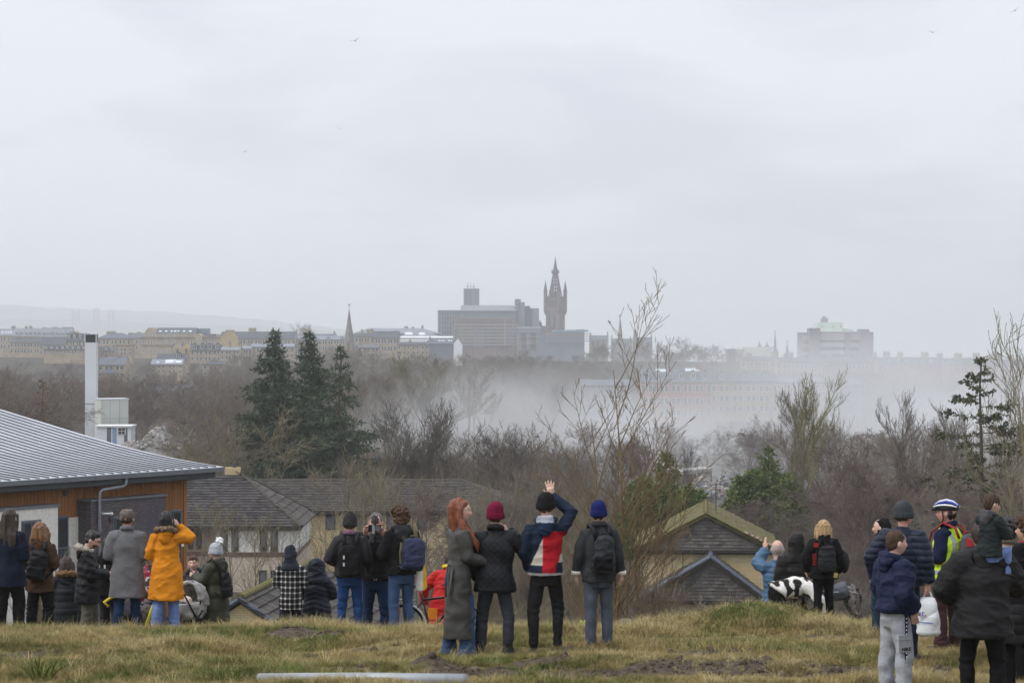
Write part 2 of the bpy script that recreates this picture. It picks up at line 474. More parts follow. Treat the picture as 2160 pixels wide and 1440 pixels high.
def build_grass():
    straw = mat("straw grass", (0.43, 0.345, 0.155), 0.85, 0.2, scale=3.0, rgb2=(0.27, 0.205, 0.082), coord="Object")
    pale = mat("bleached grass", (0.50, 0.42, 0.22), 0.85, 0.2, scale=3.0, rgb2=(0.33, 0.265, 0.12))
    olive = mat("olive grass", (0.24, 0.225, 0.075), 0.85, 0.2, scale=3.0, rgb2=(0.15, 0.14, 0.045))
    green = mat("green grass", (0.155, 0.19, 0.045), 0.85, 0.2, scale=3.0, rgb2=(0.09, 0.12, 0.03))
    for gm in (straw, pale, olive, green):   # every tuft its own tone
        nt = gm.node_tree; b = nt.nodes["Principled BSDF"]; src = b.inputs["Base Color"].links[0].from_socket
        oi = nt.nodes.new("ShaderNodeObjectInfo"); mr = nt.nodes.new("ShaderNodeMapRange"); mr.inputs["To Min"].default_value = .5; mr.inputs["To Max"].default_value = 1.25; hs = nt.nodes.new("ShaderNodeHueSaturation")
        nt.links.new(oi.outputs["Random"], mr.inputs["Value"]); nt.links.new(mr.outputs[0], hs.inputs["Value"]); nt.links.new(src, hs.inputs["Color"]); nt.links.new(hs.outputs["Color"], b.inputs["Base Color"])
    S = [(tuft(1, 46, .13, .09, .006, .8), straw), (tuft(2, 40, .19, .08, .006, .9), straw), (tuft(3, 44, .11, .09, .006, .9), pale), (tuft(4, 34, .24, .07, .006, 1.0), pale),
         (tuft(5, 46, .11, .09, .007, .8), olive), (tuft(6, 40, .15, .08, .007, .8), olive), (tuft(7, 46, .11, .09, .007, .7), green), (tuft(8, 40, .16, .08, .008, .7), green), (tuft(9, 9, .42, .05, .005, .45), pale)]
    r = np.random.RandomState(11)
    n = 120000
    y = r.uniform(23.5, 42.5, n) ; x = r.uniform(-1, 1, n) * (y * 0.235 + 0.6)
    keep = (r.rand(n) < np.where(y > 39, 0.55, 1.0))
    bm_ = bare(x, y); keep &= r.rand(n) > bm_ * 0.93
    wear = sines(x, y, 21, 0.8, 5.0); keep &= r.rand(n) < np.clip(1.05 - np.clip(wear - 0.1, 0, 1) * 1.0, 0.06, 1)
    x, y = x[keep], y[keep]; n = len(x)
    g = sines(x, y, 5, 0.4, 2.4) + 0.8 * sines(x, y, 6, 3, 8) * 0.6
    g += 2.0 * np.exp(-(((x - 3.2) / 0.9) ** 2 + ((y - 33.0) / 0.8) ** 2)) + 1.6 * np.exp(-(((x + 6.7) / 0.7) ** 2 + ((y - 36.2) / 0.8) ** 2)) + 1.2 * np.exp(-(((x + 2.2) / 1.6) ** 2 + ((y - 25.4) / 0.8) ** 2))
    tall = sines(x, y, 8, 0.7, 4.0) + np.clip((y - 34) / 3.2, 0, 1) * 0.8 - np.clip((29 - y) / 3, 0, 1) * 0.5
    u = r.rand(n)
    idx = np.where(g > 1.05, np.where(tall > 0.6, 7, 6), np.where(g > 0.05, np.where(tall > 0.5, 5, 4), np.where(g > -0.6, np.where(tall > 0.4, 1, 0), np.where(tall > 0.4, 3, 2))))
    idx = np.where(u < 0.16, r.randint(0, 6, n), idx)
    idx = np.where((u > 0.99) & (tall > 0.2), 8, idx)
    s = r.uniform(0.5, 1.0, n) * np.where(bm_[keep] > 0.3, 0.6, 1) * np.clip(0.9 + tall * 0.16, 0.55, 1.5)
    z = terr(x, y) - 0.012
    rot = np.stack([r.normal(0, .16, n), r.normal(0, .16, n), r.uniform(0, 6.28, n)], -1)
    scatter("grass", np.stack([x, y, z], -1), idx, rot, np.stack([s, s, s * r.uniform(0.75, 1.2, n)], -1), S, "rough winter grass, straw and green, covering the hilltop", "grass")
    # loose clods on the dug patches
    clod = []
    for k in range(4):
        m_ = MB().ball((0, 0, 0), 0.05, 8, 6); rr = random.Random(k)
        m_.v = [(a * rr.uniform(.7, 1.3), b * rr.uniform(.7, 1.3), c * rr.uniform(.6, 1.1)) for a, b, c in m_.v]
        clod.append((m_.mesh("clod"), mat("clod soil", (0.09, 0.07, 0.052), 0.95, 0.1, 0.3, 20, bump=0.6)))
    n = 9000
    y = r.uniform(24, 36, n); x = r.uniform(-1, 1, n) * (y * 0.235 + 0.5)
    k = r.rand(n) < bare(x, y); x, y = x[k], y[k]; n = len(x)
    s = r.gamma(1.5, 0.25, n).clip(0.1, 1.1)
    scatter("soil_clods", np.stack([x, y, terr(x, y) + 0.005], -1), r.randint(0, 4, n), r.uniform(0, 6.28, (n, 3)), np.stack([s] * 3, -1), clod, "dark loose clods of soil on the dug-over patches", "soil")
build_grass()
# ------------------------------------------------------------------ building kit
def roof_tile_mat(name, rgb, var=0.35, moss=0.0, rough=0.85, mossc=(0.11, 0.10, 0.018)):
    if name in MATS: return MATS[name]
    m, nt, b = mat_base(name, rough, 0.25)
    N, L = nt.nodes, nt.links
    oi = N.new("ShaderNodeObjectInfo"); ge = N.new("ShaderNodeNewGeometry"); ad = N.new("ShaderNodeMath"); fr = N.new("ShaderNodeMath"); fr.operation = 'FRACT'
    L.new(oi.outputs["Random"], ad.inputs[0]); L.new(ge.outputs["Random Per Island"], ad.inputs[1]); L.new(ad.outputs[0], fr.inputs[0])
    cr = N.new("ShaderNodeValToRGB")
    cr.color_ramp.elements[0].color = (*[c * (1 - var) for c in rgb], 1); cr.color_ramp.elements[1].color = (*[c * (1 + var) for c in rgb], 1)
    L.new(fr.outputs[0], cr.inputs["Fac"])
    no = N.new("ShaderNodeTexNoise"); no.inputs["Scale"].default_value = 1.6; no.inputs["Detail"].default_value = 8; no.inputs["Roughness"].default_value = 0.7
    L.new(ge.outputs["Position"], no.inputs["Vector"])
    mr = N.new("ShaderNodeMapRange"); mr.inputs["From Min"].default_value = 0.62 - moss * 0.42; mr.inputs["From Max"].default_value = 0.80 - moss * 0.38
    L.new(no.outputs["Fac"], mr.inputs["Value"])
    mx = N.new("ShaderNodeMix"); mx.data_type = 'RGBA'; mx.inputs["B"].default_value = (*mossc, 1)
    L.new(mr.outputs[0], mx.inputs["Factor"]); L.new(cr.outputs["Color"], mx.inputs["A"]); L.new(mx.outputs["Result"], b.inputs["Base Color"])
    n2 = N.new("ShaderNodeTexNoise"); n2.inputs["Scale"].default_value = 30; L.new(ge.outputs["Position"], n2.inputs["Vector"])
    bp = N.new("ShaderNodeBump"); bp.inputs["Strength"].default_value = 0.4; bp.inputs["Distance"].default_value = 0.02
    L.new(n2.outputs["Fac"], bp.inputs["Height"]); L.new(bp.outputs["Normal"], b.inputs["Normal"])
    MATS[name] = m
    return m

def inside(poly, x, y):
    c = False; n = len(poly); j = n - 1
    for i in range(n):
        xi, yi = poly[i]; xj, yj = poly[j]
        if (yi > y) != (yj > y) and x < (xj - xi) * (y - yi) / (yj - yi) + xi: c = not c
        j = i
    return c

TILE = {}
def tile_mesh(w, h, t=0.05):
    k = (w, h, t)
    if k not in TILE:
        # lower edge proud of the course below
        TILE[k] = MB().add([(-w / 2 + .008, -.05, .012), (w / 2 - .008, -.05, .012), (w / 2 - .008, h, -.01), (-w / 2 + .008, h, -.01), (-w / 2 + .008, -.05, .012 + t), (w / 2 - .008, -.05, .012 + t), (w / 2 - .008, h, .004), (-w / 2 + .008, h, .004)],
                           [(0, 3, 2, 1), (4, 5, 6, 7), (0, 1, 5, 4), (1, 2, 6, 5), (2, 3, 7, 6), (3, 0, 4, 7)]).mesh("roof_tile")
    return TILE[k]

def tile_plane(parent, O, U, V, poly, mt, w=0.33, h=0.34, limit=300, seed=0, rows_from_bottom=True):
    """tiles laid in broken bond on the plane O + u U + v V inside poly (u, v); the first `limit` are parts of their own"""
    O, U, V = Vector(O), Vector(U).normalized(), Vector(V).normalized(); Nn = U.cross(V).normalized()
    rr = random.Random(seed); us = [p[0] for p in poly]; vs = [p[1] for p in poly]
    me = tile_mesh(w, h)
    if len(me.materials) == 0: me.materials.append(mt)
    elif me.materials[0] != mt:
        me = me.copy(); me.materials.clear(); me.materials.append(mt)
    out = []
    row = 0; v = min(vs)
    while v < max(vs):
        u = min(us) + (0.5 if row % 2 else 0.0) * w
        while u < max(us) + w:
            if inside(poly, u, v + h * 0.45): out.append((u, v))
            u += w
        v += h; row += 1
    rest = MB()
    for i, (u, v) in enumerate(out):
        p = O + U * (u + rr.uniform(-.006, .006)) + V * (v + rr.uniform(-.012, .012)) + Nn * (0.004 + rr.uniform(0, .012))
        M = Matrix((U, V, Nn)).transposed() @ Matrix.Rotation(rr.uniform(-.025, .025), 3, 'Z')
        if i < limit:
            o = obj("roof_tile", me, None, parent); o.matrix_local = Matrix.Translation(p) @ M.to_4x4()
        else:
            rest.add([p + M @ Vector(q.co) for q in me.vertices], [tuple(f.vertices) for f in me.polygons])
    if rest.v:
        o = rest.build("roof_tiles", mt, parent); o["kind"] = "stuff"

def ridge_caps(parent, A, B, mt, r=0.13, step=0.42, name="ridge_tile", rise=0.03):
    A, B = Vector(A), Vector(B); d = B - A; n = max(1, int(d.length / step)); t = d.normalized()
    s = t.cross(Vector((0, 0, 1))).normalized(); up = s.cross(t)
    m = MB(); L_ = d.length / n
    prof = [(math.cos(a) * r, math.sin(a) * r * 0.8 - 0.04) for a in np.linspace(math.pi, 0, 7)]
    vs = []
    for k, y in enumerate((0, L_ * 1.04)):
        g = 1.06 if k == 0 else 0.97
        vs += [Vector((a * g, y, b * g)) for a, b in prof]
    vs += [Vector((-r * .6, 0, -0.06)), Vector((r * .6, 0, -0.06)), Vector((-r * .6, L_, -0.06)), Vector((r * .6, L_, -0.06))]
    fs = [(i, i + 1, 8 + i, 7 + i) for i in range(6)] + [(0, 14, 15, 6, 5, 4, 3, 2, 1)]
    me = MB().add(vs, fs).mesh(name); me.materials.append(mt)
    M = Matrix((s, t, up)).transposed().to_4x4()
    for i in range(n):
        o = obj(name, me, None, parent); o.matrix_local = Matrix.Translation(A + t * (i * L_) + up * rise) @ M

def slab(parent, name, pts, mt, t=0.12, down=True):
    """plate with the polygon pts as its upper face"""
    pts = [Vector(p) for p in pts]
    return MB().prism(pts, (0, 0, -t if down else t)).build(name, mt, parent)

WIN = {}
def window(parent, x, y, z, w, h, fm, gm, rz=0.0, bars=(1, 1), fr=0.06, depth=0.08, sill=None, name="window"):
    """window with its lower left corner at (x, y, z); faces -y of its parent; frame is the part, panes are sub-parts"""
    k = (round(w, 2), round(h, 2), fm.name, gm.name, bars, fr, depth)
    if k not in WIN:
        m = MB(); w_, h_ = k[0], k[1]
        m.box(0, fr, -depth, 0.02, 0, h_).box(w_ - fr, w_, -depth, 0.02, 0, h_).box(fr, w_ - fr, -depth, 0.02, 0, fr).box(fr, w_ - fr, -depth, 0.02, h_ - fr, h_)
        for i in range(1, bars[0]): m.box(w_ * i / bars[0] - fr * .4, w_ * i / bars[0] + fr * .4, -depth * .8, 0.015, fr, h_ - fr)
        for i in range(1, bars[1]): m.box(fr, w_ - fr, -depth * .75, 0.012, h_ * i / bars[1] - fr * .4, h_ * i / bars[1] + fr * .4)
        a = m.mesh("window"); a.materials.append(fm)
        p = MB().box(fr * .5, w_ - fr * .5, -depth * .35, 0.01, fr * .5, h_ - fr * .5).mesh("pane"); p.materials.append(gm)
        WIN[k] = (a, p)
    a, p = WIN[k]
    o = obj(name, a, None, parent, loc=(x, y, z), rot=(0, 0, rz))
    obj("pane", p, None, o)
    if sill is not None: MB().box(-.08, w + .08, -depth - .1, 0, -.14, -0.003).build("sill", sill, o)
    return o

# stone and slate of the city
sand = mat("grey sandstone", (0.33, 0.27, 0.20), 0.9, 0.15, 0.22, 0.35, bump=0.2, bscale=2)
sand2 = mat("blond sandstone", (0.35, 0.285, 0.205), 0.9, 0.15, 0.2, 0.3)
sandy = mat("ochre rendered gable", (0.42, 0.325, 0.17), 0.9, 0.15, 0.12, 0.25)
redst = mat("red sandstone", (0.30, 0.15, 0.105), 0.9, 0.15, 0.2, 0.3)
slate = mat("blue slate", (0.105, 0.115, 0.14), 0.7, 0.3, 0.2, 0.5)
slated = mat("dark slate", (0.065, 0.07, 0.085), 0.7, 0.3, 0.2, 0.5)
slatel = mat("pale slate", (0.19, 0.205, 0.24), 0.7, 0.3, 0.15, 0.5)
white = mat("white paint", (0.72, 0.73, 0.73), 0.6, 0.3, 0.06, 1.0)
concr = mat("grey concrete", (0.20, 0.21, 0.235), 0.85, 0.2, 0.12, 0.1)
concr2 = mat("dark ribbed concrete", (0.115, 0.12, 0.14), 0.85, 0.2, 0.12, 0.1)
darkg = mat("dark grey metal", (0.05, 0.052, 0.058), 0.5, 0.4, 0.1, 3)
frame_w = mat("white window frame", (0.62, 0.62, 0.6), 0.5, 0.3, 0.05, 2)
frame_d = mat("dark window frame", (0.035, 0.03, 0.028), 0.5, 0.3, 0.1, 2)
stain = mat("stone trim", (0.25, 0.2, 0.15), 0.9, 0.1, 0.2, 0.5)
gls = glass(); gls2 = glass("pale glass", (0.12, 0.13, 0.145), 0.2); skyl = glass("skylight glass", (0.55, 0.58, 0.62), 0.15)

def rz_gable(parent, w, d, ze, zr, rm, hip=(0, 0), over=0.3, t=0.18, name="roof"):
    """roof with its ridge along x over [0,w]x[0,d]; hip = run of the hips at either end"""
    a, b = hip
    A, B = Vector((a if a else -over * .3, d / 2, zr)), Vector((w - b if b else w + over * .3, d / 2, zr))
    e = [Vector((-over * (1 if a else .3), -over, ze)), Vector((w + over * (1 if b else .3), -over, ze)), Vector((w + over * (1 if b else .3), d + over, ze)), Vector((-over * (1 if a else .3), d + over, ze))]
    m = MB()
    dn = Vector((0, 0, -t))
    P = [e[0], e[1], e[2], e[3], A, B]
    vs = P + [p + dn for p in P]
    fs = [(0, 1, 5, 4), (2, 3, 4, 5), (6, 10, 11, 7), (8, 11, 10, 9), (0, 6, 7, 1), (2, 8, 9, 3)]
    if a: fs += [(3, 0, 4), (9, 10, 6), (3, 9, 6, 0)]
    else: fs += [(0, 4, 10, 6), (3, 9, 10, 4)]
    if b: fs += [(1, 2, 5), (7, 11, 8), (1, 7, 8, 2)]
    else: fs += [(1, 7, 11, 5), (2, 5, 11, 8)]
    m.add(vs, fs)
    return m.build(name, rm, parent)

def tenement(name, px0, px1, pyr, pye, pyb, Y, label, wm=sand, rm=slate, depth=11.0, rows=(), ncol=0, chim=(), hip=(0, 0), dorm=None, skyls=None, ww=1.2, group=None, cm=None, wf=frame_w, wg=gls, flat=False, cornice=True, cat="tenement", rz=0.0):
    """a block with its front at depth Y; pixel rows give ridge, eave and foot"""
    x0, x1 = (px0 - 1080) / F * Y, (px1 - 1080) / F * Y
    w = x1 - x0; zb = zat(pyb, Y); ze = zat(pye, Y); zr = zat(pyr, Y + depth / 2)
    g = terr1((x0 + x1) / 2, Y + 2); zb = min(zb, g) - 0.5
    root = empty(name, (x0, Y, zb), rz); tag(root, label, cat, group)
    E, Rg = ze - zb, zr - zb
    m = MB()
    if flat or pyr >= pye: m.box(0, w, 0, depth, 0, E)
    else:
        m.box(0, w, 0, depth, 0, E - 0.02)
        gx0, gx1 = 0.01, w - 0.01
        if not hip[0]: m.prism([(gx0, .02, E - .02), (gx0, depth - .02, E - .02), (gx0, depth / 2, Rg - 0.15)], (0.35, 0, 0))
        if not hip[1]: m.prism([(gx1, .02, E - .02), (gx1, depth / 2, Rg - 0.15), (gx1, depth - .02, E - .02)], (-0.35, 0, 0))
    m.build("wall", wm, root)
    if not flat:
        rf = rz_gable(root, w, depth, E, Rg, rm, hip)
        if cornice: MB().box(-.1, w + .1, -.22, -0.004, E - .55, E - .2).build("cornice", stain, root)
    else:
        MB().box(-.25, w + .25, -.3, depth + .25, E - .1, E + .45).build("parapet", stain, root)
    s = Y / F
    for (fx, pw, ptop) in chim:
        cw = pw * s; cx = fx * w; top = zat(ptop, Y + depth / 2) - zb; lo = (E if flat else Rg) - 1.0
        c = MB().box(cx - cw / 2, cx + cw / 2, depth / 2 - .5, depth / 2 + .5, lo, top - .25).build("chimney", cm or wm, root)
        MB().box(cx - cw / 2 - .15, cx + cw / 2 + .15, depth / 2 - .65, depth / 2 + .65, top - .25, top).build("chimney_cap", stain, c)
        npot = max(2, int(cw / 0.7)); pots = MB()
        for i in range(npot):
            xx = cx - cw / 2 + cw * (i + .5) / npot
            MB().tube([(xx, depth / 2, top), (xx, depth / 2, top + .75)], [.17, .13], 7).build("chimney_pot", stain, c)
    rows = list(rows)
    while rows and rows[-1][0] + rows[-1][1] * 1.75 < pyb - 4: rows.append((rows[-1][0] + rows[-1][1] * 1.75, rows[-1][1]))
    for (pyc, hp) in rows:
        hh = hp * s; z = zat(pyc, Y) - zb - hh / 2
        if z + hh > E - .15: z = E - .3 - hh
        for i in range(ncol):
            xx = w * (i + .5) / ncol - ww / 2 + (0.18 if i % 2 else -.18)
            window(root, xx, -0.01, z, ww, hh, wf, wg, bars=(1, 2), fr=.11, depth=.1)
    if dorm:
        n, dw, dh, fz = dorm   # count, width, height, height fraction up the roof slope
        for i in range(n):
            cx = w * (i + .5) / n; zz = E + (Rg - E) * fz; yy = depth / 2 * fz - 0.25
            b = MB().box(cx - dw / 2, cx + dw / 2, yy, yy + depth * .3, zz, zz + dh)
            b.prism([(cx - dw / 2 - .1, yy - .1, zz + dh), (cx + dw / 2 + .1, yy - .1, zz + dh), (cx, yy - .1, zz + dh + dw * .45)], (0, depth * .3, 0))
            d_ = b.build("dormer", rm, root)
            window(d_, cx - dw * .4, yy - .012, zz + .12, dw * .8, dh * .9, white, wg, bars=(2, 1), fr=.13, depth=.12)
    if skyls:
        sl = math.atan2(Rg - E, depth / 2)
        for (fx, fz, sw, sh) in skyls:
            cx = w * fx; zz = E + (Rg - E) * fz + .06; yy = depth / 2 * fz
            o = MB().box(-sw / 2, sw / 2, 0, sh, 0, .08).build("skylight", skyl, root, loc=(cx, yy, zz), rot=(sl, 0, 0))
    return root
# ------------------------------------------------------------------ the modern building on the left
class Facade:
    def __init__(s, O, e):
        s.O = Vector((O[0], O[1], 0)); s.e = Vector((e[0], e[1], 0)).normalized(); s.n = Vector((s.e.y, -s.e.x, 0))
    def P(s, a, z, off=0.0):
        return s.O + s.e * a + s.n * off + Vector((0, 0, z))
    def q(s, px, py, off=0.0):
        """(run, height) where the pixel's ray meets the plane at that offset"""
        d = Vector(((px - 1080) / F, 1.0, -(py - HY) / F)); C = Vector((0, 0, CZ)); o = s.O + s.n * off
        t = (o - C).dot(s.n) / d.dot(s.n); p = C + d * t
        return (p - s.O).dot(s.e), p.z
    def box(s, m, a0, a1, z0, z1, o0, o1):
        vs = [s.P(a, z, o) for z in (z0, z1) for (a, o) in ((a0, o1), (a1, o1), (a1, o0), (a0, o0))]
        return m.add(vs, [(0, 3, 2, 1), (4, 5, 6, 7), (0, 1, 5, 4), (1, 2, 6, 5), (2, 3, 7, 6), (3, 0, 4, 7)])

def build_modern():
    E0 = at(0, 1015, 80.0); E1 = at(464, 985, 88.5)
    FC = Facade(E0, (E1 - E0).xy); ze = E0.z; LEN = (E1 - E0).xy.length
    root = empty("modern_building", (0, 0, 0)); tag(root, "modern building with grey standing-seam metal roof and orange timber boarding", "building")
    zinc = mat("pale zinc sheet", (0.47, 0.49, 0.53), 0.42, 0.5, 0.1, 0.7, metal=0.25, bump=0.03, bscale=1.5)
    seamm = mat("dark seam", (0.10, 0.105, 0.12), 0.5, 0.4, 0.1, 2)
    timber = mat("orange timber boarding", (0.27, 0.118, 0.04), 0.75, 0.25, 0.2, 1.2, stretch=(6, 6, 0.6), bump=0.1)
    render_ = mat("white roughcast render", (0.66, 0.64, 0.59), 0.95, 0.1, 0.1, 9, bump=0.5, bscale=40)
    dbrick = brick("dark grey brick", (0.10, 0.088, 0.096), (0.14, 0.125, 0.132), (0.06, 0.056, 0.058))
    gut = mat("grey gutter", (0.13, 0.14, 0.155), 0.45, 0.4, 0.1, 4)
    bluef = mat("blue grey window frame", (0.06, 0.075, 0.10), 0.5, 0.4, 0.1, 4)
    # roof: sheets falling towards the eave, flatter at the foot
    def prof(d):
        return 0.075 * d + 0.5 * 0.115 * min(d, 7.0) ** 2 / 7.0 + 0.115 * max(0, d - 7.0)
    roof = MB(); seg = [0, .6, 1.3, 2.2, 3.4, 5, 7, 10, 14, 20]
    PW = 0.43; n0 = -26; n1 = int(LEN / PW) + 1
    sheet = None
    for i in range(n0, n1):
        a0, a1 = i * PW, (i + 1) * PW
        m = MB(); vs = []
        for d in seg:
            z = ze + prof(d)
            vs += [FC.P(a0, z, -d), FC.P(a0 + .016, z + .002, -d), FC.P(a0 + .016, z + .05, -d), FC.P(a0 + .038, z + .05, -d), FC.P(a0 + .038, z + .002, -d), FC.P(a1, z + .002, -d), FC.P(a1, z - .08, -d), FC.P(a0, z - .08, -d)]
        fs = []
        for k in range(len(seg) - 1):
            for j in range(8):
                fs.append((k * 8 + j, k * 8 + (j + 1) % 8, k * 8 + 8 + (j + 1) % 8, k * 8 + 8 + j))
        fs.append(tuple(range(8))[::-1])
        if sheet is None or True:
            me = m.add(vs, fs).mesh("roof_sheet"); me.materials.append(zinc); me.materials.append(seamm)
            for p in me.polygons:
                if p.index < (len(seg) - 1) * 8 and p.index % 8 in (1, 2, 3): p.material_index = 1
            obj("roof_sheet", me, None, root)
    # gutter, fascia, soffit
    m = MB(); FC.box(m, -11, LEN + .05, ze - .16, ze - .005, .01, .16); m.build("gutter", gut, root)
    m = MB(); FC.box(m, -11, LEN - .25, ze - .36, ze - .163, -.10, .0); m.build("fascia", darkg, root)
    m = MB(); FC.box(m, -11, LEN - .3, ze - .40, ze - .30, -.9, -.105); m.build("soffit", darkg, root)
    WO = -0.75
    sR = FC.q(393, 1100, WO)[0]
    # body behind the boarding
    zg = -9.0
    m = MB(); FC.box(m, -11, sR - .03, zg, ze - .38, -16, WO - .06); m.build("wall", dbrick, root)
    # boards
    bw = 0.152
    def boards(pxa, pxb, pyt, pyb_, off=WO):
        a0 = FC.q(pxa, pyb_, off)[0]; a1 = FC.q(pxb, pyb_, off)[0]; n = max(1, round((a1 - a0) / bw)); w = (a1 - a0) / n
        z0 = FC.q((pxa + pxb) / 2, pyb_, off)[1]; z1 = ze - .41 if pyt is None else FC.q((pxa + pxb) / 2, pyt, off)[1]
        for i in range(n):
            m = MB(); FC.box(m, a0 + i * w + .006, a0 + (i + 1) * w - .006, z0 + rnd.uniform(-.004, .004), z1, off - .03, off + rnd.uniform(-.003, .004)); m.build("board", timber, root)
    boards(-60, 122, None, 1075); boards(122, 192, None, 1087); boards(192, 350, None, 1060); boards(350, 393, None, 1078)
    boards(350, 362, 1078.3, 1300); boards(381, 393, 1078.3, 1300)
    m = MB(); a0 = FC.q(122, 1087, WO)[0]; a1 = FC.q(192, 1087, WO)[0]; z = FC.q(157, 1087, WO)[1]
    FC.box(m, a0, a1, z - .05, z - .006, WO - .04, WO + .03); m.build("timber_trim", timber, root)
    # corner post
    m = MB(); FC.box(m, sR - .16, sR, zg, ze - .41, WO - .5, WO + .03); m.build("corner_post", timber, root)
    # white block standing forward
    O1 = -0.15
    aR, zt = FC.q(122, 1068, O1)
    m = MB(); FC.box(m, -11, aR, zg, zt, WO - .2, O1); m.build("render_wall", render_, root)
    m = MB(); FC.box(m, -11.05, aR + .04, zt + .003, zt + .09, WO - .2, O1 + .05); m.build("coping", gut, root)
    def win(pxa, pxb, pya, pyb_, off, name="window", fm=bluef, mull=1, rev=0.12):
        a0, z1 = FC.q(pxa, pya, off); a1, z0 = FC.q(pxb, pyb_, off)
        rv = MB(); FC.box(rv, a0 - .05, a1 + .05, z0 - .05, z1 + .05, off - .02, off + .012)
        o = rv.build(name, gut, root)
        m = MB(); f = .06
        FC.box(m, a0, a0 + f, z0, z1, off, off + .045); FC.box(m, a1 - f, a1, z0, z1, off, off + .045); FC.box(m, a0 + f, a1 - f, z1 - f, z1, off, off + .045); FC.box(m, a0 + f, a1 - f, z0, z0 + f, off, off + .045)
        for k in range(1, mull):
            c = a0 + (a1 - a0) * k / mull; FC.box(m, c - .03, c + .03, z0 + f, z1 - f, off, off + .04)
        m.build("frame", fm, o)
        m = MB(); FC.box(m, a0 + f, a1 - f, z0 + f, z1 - f, off, off + .022); m.build("pane", gls, o)
        return o
    win(47, 84, 1101, 1190, O1, mull=2); win(-30, 0, 1103, 1190, O1)
    # recessed render with tall window and railing
    a0 = FC.q(118, 1100, WO)[0]; a1 = FC.q(170, 1100, WO + .02)[0]
    m = MB(); FC.box(m, a0, a1, zg, FC.q(150, 1088, WO)[1] - .02, WO - .05, WO + .02); m.build("recess_wall", render_, root)
    win(120, 142, 1091, 1182, WO + .02, mull=1)
    rl = empty("railing", (0, 0, 0)); rl.parent = root
    aa, zz = FC.q(121, 1155, WO + .2); ab, zb = FC.q(148, 1178, WO + .2)
    m = MB(); FC.box(m, aa, ab, zz - .03, zz, WO + .17, WO + .21); m.build("rail", gut, rl)
    m = MB(); FC.box(m, aa, ab, zb, zb + .03, WO + .17, WO + .21); m.build("rail", gut, rl)
    for k in range(10):
        c = aa + (ab - aa) * k / 9; m = MB(); FC.box(m, c - .008, c + .008, zb + .03, zz - .03, WO + .18, WO + .2); m.build("baluster", gut, rl)
    # dark brick block
    O2 = -0.1
    b0, bz = FC.q(192, 1058, O2); b1, bz1 = FC.q(350, 1047, O2)
    m = MB(); FC.box(m, b0, b1, zg, bz, WO - .1, O2); m.build("brick_wall", dbrick, root)
    m = MB(); FC.box(m, b0 - .04, b1 + .04, bz + .003, bz + .07, WO - .1, O2 + .05); m.build("coping", gut, root)
    win(241, 258, 1092, 1130, O2)
    a, z = FC.q(233, 1094, O2); m = MB(); FC.box(m, a - .06, a + .06, z - .08, z + .08, O2, O2 + .06); m.build("vent_box", darkg, root)
    a, z = FC.q(136, 1040, WO); m = MB(); FC.box(m, a - .06, a + .06, z - .09, z + .09, WO + .01, WO + .07); m.build("vent_box", darkg, root)
    win(362, 381, 1078, 1180, WO + .01)
    # downpipe with its swan neck
    a, z = FC.q(210, 1020, O2 + .1); a2, z2 = FC.q(266, 1000, .08)
    pts = [FC.P(a2, ze - .12, .08), FC.P(a2, ze - .36, .07), FC.P(a2 - .1, ze - .45, .05), FC.P(a + .15, ze - .52, O2 + .1), FC.P(a + .02, ze - .6, O2 + .1), FC.P(a, ze - .75, O2 + .1), FC.P(a, zg, O2 + .1)]
    pm = MB().tube(pts, .055, 10).build("downpipe", mat("grey steel pipe", (0.2, 0.215, 0.235), 0.4, 0.5, .1, 5), root, smooth=True)
    for zz in (-3.2, -5.0): m = MB(); FC.box(m, a - .08, a + .08, zz, zz + .06, O2, O2 + .17); m.build("pipe_bracket", gut, pm)
    # wall lamp
    a, z = FC.q(222, 1082, O2 + .1); m = MB()
    m.tube([FC.P(a - .14, z, O2), FC.P(a - .12, z, O2 + .22), FC.P(a + .1, z - .01, O2 + .26)], .035, 8).ball(FC.P(a + .14, z - .015, O2 + .27), .055)
    m.build("wall_lamp", white, root, smooth=True)
    m = MB(); a, z = FC.q(385, 1145, WO + .04); FC.box(m, a - .07, a + .06, z - .12, z + .1, WO + .02, WO + .05); m.build("notice", white, root)
build_modern()

# ------------------------------------------------------------------ yellow brick houses on the right
ybrick = brick("yellow brick", (0.62, 0.48, 0.25), (0.54, 0.41, 0.2), (0.42, 0.35, 0.24))
ybrick_d = brick("buff brick", (0.58, 0.45, 0.24), (0.50, 0.38, 0.19), (0.40, 0.33, 0.22))
t_moss = roof_tile_mat("mossy slates", (0.115, 0.104, 0.096), 0.3, 0.06, mossc=(0.085, 0.078, 0.035))
t_mossy = roof_tile_mat("moss covered slates", (0.095, 0.08, 0.05), 0.3, 0.6, mossc=(0.12, 0.104, 0.024))
t_dark = roof_tile_mat("dark concrete tiles", (0.052, 0.047, 0.047), 0.4, 0.05, mossc=(0.08, 0.07, 0.04))
t_dark2 = roof_tile_mat("brown concrete tiles", (0.066, 0.058, 0.052), 0.4, 0.1, mossc=(0.085, 0.075, 0.04))
capb = mat("blue grey verge cap", (0.075, 0.088, 0.12), 0.6, 0.3, .15, 4)
capm = mat("mossy ridge tile", (0.16, 0.15, 0.045), 0.9, 0.1, .3, 5, rgb2=(0.09, 0.075, 0.045), bump=.4)
capd = mat("dark ridge tile", (0.075, 0.065, 0.055), 0.9, 0.1, .3, 5)
fasc = mat("brown black fascia", (0.03, 0.024, 0.022), 0.6, 0.3, .2, 3)

